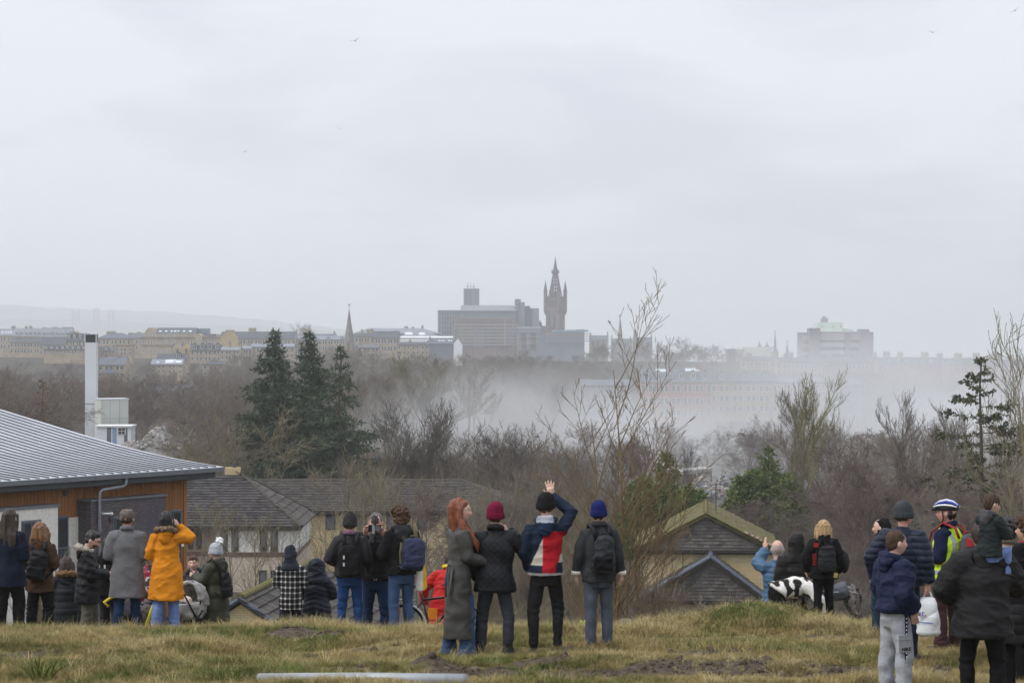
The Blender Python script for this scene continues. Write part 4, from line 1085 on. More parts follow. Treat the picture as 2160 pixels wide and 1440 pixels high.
    for k, (a, b_, tp, m_, y0) in enumerate(((1085, 1093, 647, concr, 6), (1086, 1098.5, 630, concr, 18), (1094.5, 1097, 637, concr2, 3), (1093, 1096, 646, concr, 0), (1097, 1107, 637, concr, 0), (1107.2, 1123, 650, concr2, 4), (1123.2, 1137, 650, concr, 3))):
        MB().box(P(a) - P(1085), P(b_) - P(1085), y0, y0 + 14, 0, Z(tp)).build("shaft" if k < 5 else "block", m_, root)
    c = P(1112) - P(1085); MB().tube([(c, 14, Z(660)), (c, 14, Z(645))], 6.5 * s, 20).build("drum", concr2, root)
    MB().box(P(1090) - P(1085), P(1094) - P(1085), 20, 26, Z(630), Z(628.5)).build("cap", white, root)
    # low wing under wraps
    root = empty("scaffolded_wing", (P(1090), Y - 6, zb)); tag(root, "low wing with pale sheeting below the tower", "building")
    w = P(1140) - P(1090)
    MB().box(0, w, 0, 12, 0, Z(691)).build("wall", concr, root)
    MB().box(-.3, w + .3, -.5, -.01, Z(692), Z(689)).build("top_sheet", mat("pale sheeting", (0.42, 0.41, 0.43), .7, .3, .1, .3), root)
    for i, fx in enumerate((.02, .20, .32, .42, .60, .72, .82)):
        MB().box(w * fx, w * (fx + (.14 if i % 3 == 1 else .08)), -.35, -.02, Z(737), Z(702)).build("bay", (mat("buff cladding", (0.30, 0.27, 0.25), .8, .2, .1, .3), concr2, gls2)[i % 3], root)
    for py in (700, 711, 725): MB().box(0, w, -1.6, -.4, Z(py) - .12, Z(py) + .12).build("scaffold_deck", scaf, root)
    # blue netted scaffold
    root = empty("netted_building", (P(1137), Y - 10, zb)); tag(root, "long building behind blue scaffold netting below the spire tower", "building")
    net = mat("blue scaffold netting", (0.13, 0.19, 0.28), .8, .2, .25, .08, rgb2=(0.18, 0.2, 0.23))
    w = P(1242) - P(1137)
    MB().box(0, P(1180) - P(1137), 0, 10, 0, Z(707)).build("wall", net, root)
    MB().box(P(1165) - P(1137), P(1232) - P(1137), 1, 12, 0, Z(697)).build("upper_wall", net, root)
    MB().box(P(1216) - P(1137), P(1232) - P(1137), .5, 8, Z(699), Z(694.5)).build("cabin", concr2, root)
    MB().box(P(1163) - P(1137), P(1240) - P(1137), -.6, .95, Z(700), Z(695.5)).build("pale_net_band", mat("pale blue netting", (.24, .36, .45), .8, .2, .2, .1), root)
    for py in (704, 709, 714, 719): MB().box(P(1150) - P(1137), w, -.9, -.1, Z(py) - .3, Z(py) + .4).build("scaffold_deck", scaf, root)
    for i in range(22): MB().tube([(w * i / 21, -.9, 0), (w * i / 21, -.9, Z(695 if i > 5 else 706))], .1, 4).build("scaffold_pole", scaf, root)
build_university()

def build_bell_tower():
    Y = 2200.0; s = Y / F; zb = zat(770, Y) - 4; cx = (1171.5 - 1080) * s
    st = mat("weathered brown stone", (0.135, 0.108, 0.098), .9, .15, .25, .12, bump=.3, bscale=.6); st2 = mat("dark openwork stone", (0.07, 0.062, 0.068), .9, .15, .2, .15)
    root = empty("bell_tower", (cx, Y, zb), R(-27)); tag(root, "gothic bell tower with openwork spire and corner turrets", "tower")
    Z = lambda p: zat(p, Y) - zb
    hw = 15.0 * s
    MB().box(-hw, hw, -hw, hw, 0, Z(658)).build("shaft", st, root)
    h2 = hw * 1.07
    MB().box(-h2, h2, -h2, h2, Z(658), Z(629)).build("belfry", st, root)
    MB().box(-h2 - .5, h2 + .5, -h2 - .5, h2 + .5, Z(629), Z(626.5)).build("parapet", st2, root)
    for i in range(10):
        for sx in (-1, 1):
            x = -h2 + (i + .5) * h2 * .2
            MB().box(x - .5, x + .5, sx * (h2 + .1) - .3, sx * (h2 + .1) + .3, Z(626.5), Z(624.8)).build("merlon", st2, root)
    # pointed windows as recessed dark lancets with stone surrounds, on the faces in view
    def lancet(face, x, z0, z1, w_, off):
        m = MB(); n = 5
        poly = [(x - w_ / 2, z0), (x + w_ / 2, z0), (x + w_ / 2, z1 - w_)] + [(x + w_ / 2 * math.cos(a), z1 - w_ + w_ * math.sin(a)) for a in np.linspace(.3, math.pi - .3, n)] + [(x - w_ / 2, z1 - w_)]
        if face == 0: pts = [(a, -off - .06, b) for a, b in poly]; d = (0, .3, 0)
        else: pts = [(off + .06, a, b) for a, b in poly]; d = (-.3, 0, 0)
        m.prism(pts, d)
        o = m.build("lancet_window", gls, root)
        sm = MB(); pr = [p for p in pts]
        for k in range(len(pr)):
            sm.tube([pr[k], pr[(k + 1) % len(pr)]], .18, 4)
        sm.build("surround", st, o)
    for f in (0, 1):
        for x in (-.5, .35): lancet(f, x * hw, Z(694), Z(661.5), hw * .5, hw)
        for x in (-.6, -.2, .2, .6): lancet(f, x * h2, Z(648), Z(631.5), h2 * .26, h2)
    # corner turrets
    for sx in (-1, 1):
        for sy in (-1, 1):
            x, y = sx * h2 * .97, sy * h2 * .97
            MB().tube([(x, y, Z(664)), (x, y, Z(656)), (x, y, Z(616)), (x, y, Z(615))], [.4, 1.75, 1.75, 1.95], 8).build("turret", st, root)
            t_ = MB().tube([(x, y, Z(615)), (x, y, Z(592.5))], [1.95, .12], 8).build("turret_roof", st2, root)
            MB().tube([(x, y, Z(592.8)), (x, y, Z(590))], .1, 4).build("finial", st2, t_)
    # openwork spire: eight ribs, rings and tracery panels with gaps
    sp_ = empty("spire"); sp_.parent = root
    zs, zt = Z(627), Z(545); rb = 14.2 * s
    def rad(t): return rb * (1 - t) ** 1.06 * (1 - .08 * math.sin(math.pi * t)) + .12
    lv = [i / 14 for i in range(15)]
    for k in range(8):
        a = math.pi / 8 + k * math.pi / 4
        MB().tube([(rad(t) * math.cos(a), rad(t) * math.sin(a), zs + (zt - zs) * t) for t in lv], [max(.1, .5 * (1 - t * .7)) for t in lv], 5).build("rib", st2, sp_)
    for j, t in enumerate((0, .1, .21, .30, .40, .49, .585, .66, .74, .82, .9)):
        z = zs + (zt - zs) * t; r0 = rad(t) + .15; hh = 1.9 if j in (1, 3, 5, 7, 8, 9, 10) else .9
        MB().tube([(0, 0, z), (0, 0, z + hh)], [r0, r0 * .96], 8).build("band", st2, sp_)
    for (t0, t1) in ((.02, .1), (.62, .66), (.69, 1.0)):
        MB().tube([(0, 0, zs + (zt - zs) * t0), (0, 0, zs + (zt - zs) * t1)], [rad(t0) * .92, rad(t1) * .92], 8).build("tracery", st2, sp_)
    for k in range(8):
        for j in range(6):
            a = k * math.pi / 4; t = .12 + .085 * j
            z = zs + (zt - zs) * t; r0 = rad(t) * .93
            MB().tube([(r0 * math.cos(a), r0 * math.sin(a), z), (rad(t + .085) * .93 * math.cos(a), rad(t + .085) * .93 * math.sin(a), zs + (zt - zs) * (t + .085))], .28, 4).build("mullion", st2, sp_)
    zg_ = zs + (zt - zs) * .625
    MB().tube([(0, 0, zg_ - 1.6), (0, 0, zg_), (0, 0, zg_ + 1.7), (0, 0, zg_ + 1.75)], [rad(.62) * .9, 7.9 * s, 7.9 * s, 5.2 * s], 8).build("gallery", st2, sp_)
    for k in range(8):
        a = math.pi / 8 + k * math.pi / 4; x, y = 7.6 * s * math.cos(a), 7.6 * s * math.sin(a)
        MB().tube([(x, y, zg_), (x, y, zg_ + 3.6)], [.42, .08], 5).build("pinnacle", st2, sp_)
    MB().tube([(0, 0, zt - .5), (0, 0, zt + 2.2)], [.25, .08], 5).ball((0, 0, zt + .6), .45, 8, 6).build("finial", st2, sp_)
    # lower roof with its small cupola beside the tower
    r2 = empty("stone_range", ((1128 - 1080) * s, Y - 8, zb)); tag(r2, "low stone range with small cupola at the tower foot", "building")
    MB().box(0, 36 * s, 0, 10, 0, Z(687)).build("wall", st, r2)
    MB().tube([(11 * s, 4, Z(687)), (11 * s, 4, Z(682)), (11 * s, 4, Z(679)), (11 * s, 4, Z(675))], [4.5 * s, 4.0 * s, 2.2 * s, .15], 8).build("cupola", st2, r2)
build_bell_tower()

def build_gothic_ranges():
    Y = 2250.0; s = Y / F; zb = zat(770, Y) - 4; st = mat("hazy grey stone", (0.22, 0.20, 0.19), .9, .1, .2, .1)
    Z = lambda p: zat(p, Y) - zb
    def rng(px0, px1, pyr, pye, label, pins):
        r = empty("gothic_range", ((px0 - 1080) * s, Y, zb)); tag(r, label, "building"); w = (px1 - px0) * s
        MB().box(0, w, 0, 12, 0, Z(pye)).build("wall", st, r); rz_gable(r, w, 12, Z(pye), Z(pyr), slate)
        for (px, top, ww_) in pins:
            x = (px - px0) * s
            MB().tube([(x, 2, Z(pye)), (x, 2, Z(top) - 3), (x, 2, Z(top))], [ww_, ww_ * .8, .1], 6).build("pinnacle", st, r)
        for i in range(int(w / 5)): window(r, 2 + i * 5, -.01, Z(pye) - 5, 1.4, 3.4, frame_d, gls)
    rng(1244, 1284, 707, 716, "grey gothic range right of the blue netting", ((1246, 699, 1.0), (1282, 698, .9)))
    rng(1290, 1334, 714, 721, "low grey gothic range under the thin spire", ((1291, 704, .8), (1330, 708, .7), (1300, 710, .6)))
    rng(1336, 1376, 711, 722, "gothic range with tall round turret and steep roof", ((1340, 692, 1.9), (1374, 702, .9), (1383, 708, .7)))
    spire("church_spire", 1308, 668, 706, 10, 2500, "thin hazy crocketed spire right of the bell tower", st, tower=2.0)
    # flagpole
    c = at(1283, 690, 1500.0); g = terr1(c.x, 1500) - 1; h = zat(664, 1500) - g
    r = empty("flagpole", (c.x, 1500, g)); tag(r, "tall white flagpole with drooping flag right of the bell tower", "flagpole")
    MB().tube([(0, 0, 0), (0, 0, h * .6), (0, 0, h)], [.22, .16, .09], 6).ball((0, 0, h), .3, 8, 6).build("pole", white, r)
    MB().add([(0, 0, h - 3), (0, .05, h - 4.6), (1.1, .3, h - 4.0), (1.0, .2, h - 5.2), (1.8, .1, h - 4.9), (1.7, .12, h - 5.9)], [(0, 1, 3, 2), (2, 3, 5, 4)]).build("flag", mat("blue grey flag", (0.05, 0.07, 0.13), .8, .2, .1, 2), r)
build_gothic_ranges()

# ------------------------------------------------------------------ right-hand skyline
def build_right():
    Y = 1700.0; s = Y / F; zb = zat(775, Y) - 4; Z = lambda p: zat(p, Y) - zb
    cream = mat("cream cladding", (0.50, 0.50, 0.46), .8, .2, .08, .2)
    r = empty("cream_block", ((1537 - 1080) * s, Y, zb)); tag(r, "long cream block with dark left end on the right skyline", "building")
    MB().box(0, 15 * s, 0, 20, 0, Z(736)).build("end_block", concr2, r); MB().box(15.05 * s, 106 * s, 1, 20, 0, Z(736.5)).build("wall", cream, r); MB().box(29 * s, 100 * s, 4, 18, Z(736.5), Z(731.5)).build("upper_storey", cream, r)
    for k, px in enumerate((1602, 1618)):
        c = at(px, 733, 1900.0); g = terr1(c.x, 1900) - 1; h = c.z - g; q = empty("domed_turret", (c.x, 1900, g)); tag(q, ("left" if k == 0 else "right") + " of two small ogee domed turrets on the right skyline", "turret")
        MB().tube([(0, 0, 0), (0, 0, h)], 1.9, 10).build("drum", sand, q); MB().tube([(0, 0, h), (0, 0, h + .4), (0, 0, h + 1.8), (0, 0, h + 2.8), (0, 0, h + 5.2)], [2.3, 2.2, 1.3, .5, .06], 10).build("dome", slate, q)
    spire("church_spire", 1635, 703, 742, 8, 1650, "slender dark spire left of the stepped hospital block", slated, tower=1.9)
    spire("church_spire", 1660.5, 722, 745, 8, 1600, "short slate spirelet between slender spire and hospital", slated, tower=1.8)
    spire("church_spire", 1696, 720, 750, 8.5, 1500, "short slate spirelet touching the hospital's left corner", slated, vane=False, tower=1.8)
    # stepped brutalist block with pale green plant rooms
    Y = 1350.0; s = Y / F; zb = zat(775, Y) - 4; X = lambda p: (p - 1695) * s; Zz = lambda p: zat(p, Y) - zb
    r = empty("hospital_block", ((1695 - 1080) * s, Y, zb)); tag(r, "stepped brutalist block with pale green plant rooms on top", "building")
    pg = mat("pale green cladding", (0.44, 0.52, 0.46), .7, .3, .08, .2); cb = mat("brown grey brick tower", (0.225, 0.205, 0.215), .9, .1, .12, .3); bd = mat("pale concrete band", (0.37, 0.365, 0.37), .85, .2, .08, .3)
    MB().box(X(1697), X(1840), 4, 34, 0, Zz(701)).build("core", cb, r)
    for (a, b_, tp, y0, y1) in ((1707, 1730, 692, 0, 10), (1783, 1794, 703, 1, 8), (1814, 1832, 694, -3, 12)):
        MB().box(X(a), X(b_), y0, y1, 0, Zz(tp)).build("tower", cb, r)
    MB().prism([(X(1832) + .05, -3, 0), (X(1846), 6, 0), (X(1846), 24, 0), (X(1832) + .05, 20, 0)], (0, 0, Zz(700))).build("angled_tower", cb, r)
    for (t, b_) in ((703, 717), (722, 731), (740, 748)):
        MB().box(X(1730) + .05, X(1783) - .05, 1.2, 3.98, Zz(b_), Zz(t)).build("floor_band", bd, r)
        MB().box(X(1794) + .05, X(1814) - .05, 1.6, 3.97, Zz(b_), Zz(t + 1)).build("floor_band", bd, r)
        MB().box(X(1695), X(1707) - .05, 1.6, 3.96, Zz(b_ + 1), Zz(t + 3)).build("floor_band", bd, r)
    for (t, b_) in ((717.2, 721.8), (731.2, 739.8)):
        for i in range(10): window(r, X(1731 + i * 5.2), 3.9, Zz(b_), 4.6 * s, (b_ - t) * s, frame_w, gls, fr=.12)
        for i in range(3): window(r, X(1795 + i * 6), 3.9, Zz(b_), 5 * s, (b_ - t) * s, frame_w, gls, fr=.12)
    MB().box(X(1728), X(1812), 5, 30, Zz(701.2), Zz(699)).build("roof_edge", bd, r)
    a = [(X(1722), 8, Zz(699)), (X(1783), 8, Zz(699)), (X(1782), 10, Zz(679.5)), (X(1730), 10, Zz(680))]
    MB().add(a + [(X(1724), 28, Zz(699)), (X(1783), 28, Zz(699)), (X(1782), 26, Zz(679.5)), (X(1730), 26, Zz(680))], [(0, 1, 2, 3), (5, 4, 7, 6), (3, 2, 6, 7), (1, 5, 6, 2), (4, 0, 3, 7)]).build("plant_room", pg, r)
    MB().prism([(X(1783) + .05, 9, Zz(699)), (X(1808), 9, Zz(699)), (X(1801), 9, Zz(694)), (X(1783) + .05, 9, Zz(693))], (0, 16, 0)).build("low_plant_room", pg, r)
    c = MB().box(X(1740), X(1753), 13, 20, Zz(680), Zz(670.5)).build("chimney_block", bd, r)
    for px in (1744, 1748): MB().tube([(X(px), 16, Zz(670.5)), (X(px), 16, Zz(666.5))], .45, 8).build("flue", bd, c)
    for px in (1738, 1761, 1777): MB().box(X(px), X(px + 2), 8.9, 9.8, Zz(690), Zz(687)).build("louvre", concr2, r)
    # terraces in front of it and along to the right edge
    T("tenement", 1566, 1640, 752, 758, 800, 1150, "hazy dark terrace left of the hospital foot", sand, slated, 11, [(768, 8)], 9, [(.22, 11, 746), (.95, 12, 744)])
    T("tenement", 1640, 1762, 754, 763, 800, 1120, "hazy slate terrace below the hospital block", sand, slated, 11, [(772, 8)], 13, [(.25, 12, 744), (.62, 14, 747), (.95, 10, 748)])
    T("tenement", 1762, 1852, 752, 764, 800, 1140, "hazy terrace at the hospital's right foot", sand, slated, 11, [(773, 9)], 10, [(.55, 12, 746), (.95, 10, 744)])
    T("tenement", 1852, 1990, 753, 768, 815, 1050, "red sandstone terrace with small white dormers in the haze", redst, slated, 11, [(777, 9), (793, 9)], 13, [(.16, 15, 743), (.37, 12, 744), (.75, 15, 744), (.98, 12, 746)], dorm=(8, 1.4, 1.6, .2), cm=sand)
    T("tenement", 1990, 2110, 755, 770, 815, 1045, "pink sandstone terrace with wide chimneys near the right edge", redst, slated, 11, [(779, 9), (795, 9)], 11, [(.3, 16, 746), (.62, 14, 746), (.95, 26, 748)], dorm=(5, 1.4, 1.6, .2), cm=sand)
    T("tenement", 2112, 2240, 757, 772, 815, 1040, "hazy terrace running out of the right edge", redst, slated, 11, [(781, 9)], 11, [(.2, 12, 749), (.5, 16, 750)], cm=sand)
    # tenement in the dust with gabled dormers
    T("tenement", 1352, 1500, 778, 805, 880, 700, "red sandstone tenement with gabled dormers dimmed by dust", redst, slate, 12, [(819, 14), (846, 14)], 12, [(.45, 10, 773), (.85, 14, 770)], dorm=(6, 1.7, 2.0, .2), skyls=[(.3, .75, 3, 1.5), (.75, .8, 4, 1.6)], ww=1.2)
    T("tenement", 1500, 1640, 787, 805, 880, 720, "hazy tenement with orange gable dimmed by dust", sand2, slated, 12, [(819, 12)], 10, [(.2, 10, 781)], dorm=(3, 1.7, 2.0, .2))
    T("house", 1770, 1820, 797, 812, 860, 760, "small house with white bargeboards in the thick dust", concr, slate, 9, [(820, 7)], 4, [], cat="house")
    T("house", 1640, 1740, 795, 806, 860, 780, "hazy low terrace with white chimneys in the dust", sand, slate, 9, [(815, 8)], 10, [(.3, 8, 790), (.7, 8, 790)])
    T("house", 1225, 1330, 800, 812, 860, 690, "long low pale roof half lost in dust", concr, slate, 10, [(818, 6)], 10, [], cat="building")
    # three faint tower blocks far off on the left
    for k, (a, b_, tp) in enumerate(((150, 166, 653), (195, 209, 651), (226, 241, 654))):
        Y = 5200.0; s = Y / F; g = -108.0; x0 = (a - 1080) * s; w = (b_ - a) * s; h = zat(tp, Y) - g
        q = empty("tower_block", (x0, Y, g)); tag(q, ("leftmost", "middle", "rightmost")[k] + " of three faint pale tower blocks before the hills", "tower block")
        MB().box(0, w, 0, 16, 0, h).build("wall", mat("pale render", (0.62, 0.62, 0.62), .8, .2, .05, .1), q); MB().box(w * .3, w * .7, 4, 12, h, h + 3).build("lift_house", white, q)
        for i in range(2): MB().box(w * (.15 + .5 * i), w * (.35 + .5 * i), -.3, -.02, 4, h - 3).build("window_strip", mat("pale strip", (.5, .5, .52), .6), q)
build_right()

# ------------------------------------------------------------------ demolition site: flue, white block, rubble
def build_site():
    Y = 350.0; s = Y / F
    pan = mat("off white cladding", (0.60, 0.615, 0.64), .6, .3, .04, .3, bump=.05); cr = mat("streaked cream cladding", (0.50, 0.51, 0.47), .75, .25, .1, .5, stretch=(1, 1, .12))
    c = at(193, 900, Y); g = terr1(c.x, Y) - .5; h = zat(704, Y) - g; w = 23.5 * s
    r = empty("boiler_flue", (c.x, Y, g)); tag(r, "tall square white flue with dark louvred top", "chimney")
    hs = zat(852, Y) - g; ht = zat(722, Y) - g
    MB().add([(-w * .52, -w * .5, 0), (w * .52, -w * .5, 0), (w * .52, w * .5, 0), (-w * .52, w * .5, 0), (-w * .5, -w * .48, hs), (w * .5, -w * .48, hs), (w * .5, w * .48, hs), (-w * .5, w * .48, hs)], [(0, 1, 5, 4), (1, 2, 6, 5), (2, 3, 7, 6), (3, 0, 4, 7), (4, 5, 6, 7)]).build("lower_shaft", pan, r)
    MB().box(-w * .505, w * .505, -w * .49, w * .49, hs + .002, hs + .1).build("joint_band", concr2, r)
    MB().box(-w * .5, w * .5, -w * .48, w * .48, hs + .1, ht).build("upper_shaft", pan, r)
    MB().box(-w * .46, w * .46, -w * .44, w * .44, ht + .003, h - .1).build("louvre_core", mat("black louvre", (0.012, 0.014, 0.022), .6, .3, .1, 2), r)
    for i in range(7): MB().box(-w * .47, w * .47, -w * .46, -w * .44, ht + .1 + i * (h - ht - .25) / 7, ht + .16 + i * (h - ht - .25) / 7).build("louvre", darkg, r)
    for sx in (-1, 1):
        for sy in (-1, 1): MB().box(sx * w * .5 - .06, sx * w * .5 + .06, sy * w * .47 - .06, sy * w * .47 + .06, ht, h).build("corner_post", pan, r)
    MB().box(-w * .51, w * .51, -w * .49, w * .49, h - .1, h).build("top_frame", pan, r)
    # white block on a low plinth
    Y = 345.0; s = Y / F; g = terr1(-55, Y) - .5; c = at(238, 912, Y); r = empty("plant_block", (c.x, Y, g), R(26)); tag(r, "pale windowless plant block with streaked cladding right of the flue", "building")
    h = zat(842, Y) - g; lo = zat(898, Y) - g
    MB().box(-1.75, 2.3, 0, 3.0, lo - 2, h).build("wall", cr, r); MB().box(-1.85, 2.4, -.1, 3.1, h, h + .12).build("parapet", pan, r)
    for x in (-.4, 1.0): MB().box(x - .02, x + .02, -.02, -.003, lo - 1, h).build("panel_joint", concr, r)
    MB().box(-1.7, 2.25, -.02, -.004, lo + (h - lo) * .28, lo + (h - lo) * .28 + .04).build("panel_joint", concr, r)
    c = at(204, 912, Y - 6); q = empty("site_hut", (c.x, Y - 6, g)); tag(q, "low flat-roofed hut with blue door under the plant block", "hut")
    s = (Y - 6) / F; zt = zat(897, Y - 6) - g; w = 72 * s
    MB().box(0, w, 0, 4, 0, zt - .2).build("wall", pan, q); MB().box(-.15, w + .15, -.2, 4.2, zt - .2, zt).build("roof", white, q)
    MB().box(w * .30, w * .42, -.04, -.003, 0, zt - .3).build("dark_panel", concr2, q); MB().box(w * .46, w * .58, -.05, -.003, 0, zt - .35).build("door", mat("faded blue door", (0.20, 0.28, 0.42), .6, .3, .1, 2), q)
    window(q, w * .62, -.01, zt - 1.3, 1.1, 1.0, frame_w, gls, bars=(2, 2)); MB().box(w * .8, w * .9, -.04, -.003, 0, zt - .3).build("dark_panel", concr2, q)
    # rubble
    rub = mat("pale demolition rubble", (0.33, 0.315, 0.295), .95, .1, .25, 1.5, bump=.4)
    def heap(name, label, px, py_top, py_base, wpx, Y, n, seed):
        s = Y / F; rr = random.Random(seed); c = at(px, py_base, Y); hw = wpx * s / 2; ht = (py_base - py_top) * s
        root = empty(name, (c.x, Y, c.z)); tag(root, label, "rubble")
        m = MB(); nx, ny = 36, 10; vs = []
        for j in range(ny):
            for i in range(nx):
                u, v = i / (nx - 1) * 2 - 1, j / (ny - 1) * 2 - 1
                z = ht * (1 - abs(u) ** 2.2) * (1 - v * v) * (.8 + .3 * math.sin(u * 7 + seed)) + rr.uniform(-.15, .2)
                vs.append((u * hw, v * hw * .5, max(z, -2) - (2 if abs(u) == 1 or abs(v) == 1 else 0)))
        m.add(vs, [(j * nx + i, j * nx + i + 1, (j + 1) * nx + i + 1, (j + 1) * nx + i) for j in range(ny - 1) for i in range(nx - 1)])
        m.build("mound", rub, root)
        cols = [rub, concr, mat("brick rubble", (0.33, 0.25, 0.21), .95, .1, .25, 2), concr]
        for i in range(n):
            u = rr.uniform(-.95, .95); v = rr.uniform(-.9, .3)
            z = ht * (1 - abs(u) ** 2.2) * (1 - v * v) * (.8 + .3 * math.sin(u * 7 + seed))
            a, b_, c_ = rr.uniform(.08, .42), rr.uniform(.08, .25), rr.uniform(.05, .15)
            if i % 9 == 0: a, b_, c_ = rr.uniform(.5, 1.2), .06, .06
            MB().box(-a, a, -b_, b_, -c_, c_).build("debris", cols[rr.randrange(4) if rr.random() < .5 else 0], root, loc=(u * hw, v * hw * .5, z + .05), rot=(rr.uniform(-.7, .7), rr.uniform(-.7, .7), rr.uniform(0, 3)))
        return root
    heap("rubble_heap", "long heap of pale demolition rubble beside the plant block", 340, 906, 950, 175, 335, 280, 2)
    r = heap("rubble_heap", "heap of pale rubble behind the brick house on the right", 1505, 1002, 1052, 130, 250, 240, 5)
    # broken storey still standing on it
    s = 250 / F
    q = empty("broken_storey", at(1466, 1020, 252.0)); tag(q, "tilted remnant of a demolished block above the rubble", "ruin"); q.rotation_euler = (0, R(-5), R(12))
    MB().box(-1.9, 1.9, 0, 3.5, 0, 1.1).build("wall", mat("brown dusty brick", (0.22, 0.18, 0.15), .95, .1, .2, 1), q); MB().box(-2.0, 2.0, -.1, 3.6, 1.1, 1.45).build("roof_slab", rub, q); MB().box(.7, 1.75, -.08, -.003, .25, 1.0).build("panel", rub, q); MB().box(-1.9, 2.0, -.15, 3.3, -.35, -.003).build("floor_slab", rub, q)
    # dark roofed block among the trees
    T("low_block", 285, 408, 812, 838, 870, 480, "low dark roofed block with tiny white vents among the trees", sand, slated, 14, [(848, 8)], 8, [(.9, 6, 811)], cat="building", skyls=[(.45, .5, .4, .4), (.6, .55, .4, .4), (.75, .4, .4, .4)])
build_site()
# ------------------------------------------------------------------ bare trees
def seg_mesh(name, S, n=3):
    """tapered prisms from an array of segments (x0 y0 z0 x1 y1 z1 r0 r1)"""
    S = np.asarray(S, float); a, b = S[:, :3], S[:, 3:6]; d = b - a; d /= np.maximum(np.linalg.norm(d, axis=1, keepdims=True), 1e-9)
    ref = np.where(np.abs(d[:, 2:3]) < .9, np.array([[0, 0, 1.]]), np.array([[1., 0, 0]]))
    u = np.cross(d, ref); u /= np.linalg.norm(u, axis=1, keepdims=True); w = np.cross(d, u)
    V = []
    for e, r in ((a, S[:, 6:7]), (b, S[:, 7:8])):
        for k in range(n):
            t = 2 * math.pi * k / n
            V.append(e + (u * math.cos(t) + w * math.sin(t)) * r)
    V = np.stack(V, 1).reshape(-1, 3); m = len(S); o = (np.arange(m) * 2 * n)[:, None]
    Fc = np.concatenate([o + np.array([[k, (k + 1) % n, n + (k + 1) % n, n + k]]) for k in range(n)], 0)
    return fast_mesh(name, V, Fc, True)

def grow_tree(seed, H=10.0, r0=.16, levels=4, kids=(9, 7, 6, 5), ang=(45, 45, 45, 50), ratio=(.55, .5, .5, .5), trop=.12, clear=.22, wob=.16, rmin=.012, stems=1, spread=0.0, droop=0.0, apex=True):
    rg = random.Random(seed); T_, C_ = [], []
    def branch(p, d, L_, r, lv):
        k = 5 if lv == 0 else (4 if lv == 1 else 3)
        pts = [p]; q = p.copy(); dd = d.copy()
        for i in range(k):
            dd = dd + Vector((rg.gauss(0, wob), rg.gauss(0, wob), rg.gauss(0, wob) * .6 + trop * (1 if lv else .4) - droop * (lv >= levels - 2) * (i / k)))
            dd.normalize(); q = q + dd * (L_ / k); pts.append(q.copy())
        rr = [max(rmin, r * (1 - .82 * i / k)) for i in range(k + 1)]
        out = T_ if lv == 0 else C_
        for i in range(k): out.append((*pts[i], *pts[i + 1], rr[i], rr[i + 1]))
        if lv >= levels: return
        nk = kids[min(lv, len(kids) - 1)]
        c0 = clear if lv == 0 else .18
        for j in range(nk):
            t = c0 + (1 - c0) * ((j + rg.random()) / nk); t = min(t, .99)
            f = t * k; i = min(int(f), k - 1); pp = pts[i].lerp(pts[i + 1], f - i); ax = (pts[i + 1] - pts[i]).normalized()
            pr = ax.orthogonal().normalized(); pr = Matrix.Rotation(rg.uniform(0, 6.283), 3, ax) @ pr
            an = R(ang[min(lv, len(ang) - 1)] * rg.uniform(.65, 1.25)) * (1.0 - .35 * t)
            nd = (ax * math.cos(an) + pr * math.sin(an)).normalized()
            nl = L_ * ratio[min(lv, len(ratio) - 1)] * rg.uniform(.7, 1.2) * (1.15 - .55 * t if lv == 0 else 1.0)
            branch(pp, nd, nl, max(rmin, rr[i] * rg.uniform(.45, .68)), lv + 1)
    for s_ in range(stems):
        a = rg.uniform(0, 6.28); o = spread * rg.random()
        d0 = Vector((math.cos(a) * o, math.sin(a) * o, 1)).normalized()
        branch(Vector((math.cos(a) * o * .3, math.sin(a) * o * .3, -0.25)), d0, H * (.86 if apex else .6) * (1 if s_ == 0 else rg.uniform(.6, 1)), r0, 0)
    return seg_mesh("trunk", T_, 6), seg_mesh("crown", C_, 3)

bark_g = mat("grey brown bark", (0.165, 0.143, 0.12), .95, .1, .3, 2.5, bump=.4, bscale=20)
bark_o = mat("olive twigs", (0.20, 0.175, 0.112), .95, .1, .25, 1.0)
bark_p = mat("purple brown twigs", (0.15, 0.118, 0.106), .95, .1, .25, 1.0)
bark_w = mat("pale birch bark", (0.33, 0.29, 0.24), .9, .15, .35, 3)
bark_d = mat("dark twigs", (0.105, 0.092, 0.08), .95, .1, .25, 1.0)
bark_b = mat("brown twigs", (0.18, 0.15, 0.12), .95, .1, .25, 1.0)
willow_ = mat("ochre willow stems", (0.20, 0.135, 0.06), .85, .2, .25, 2.0)

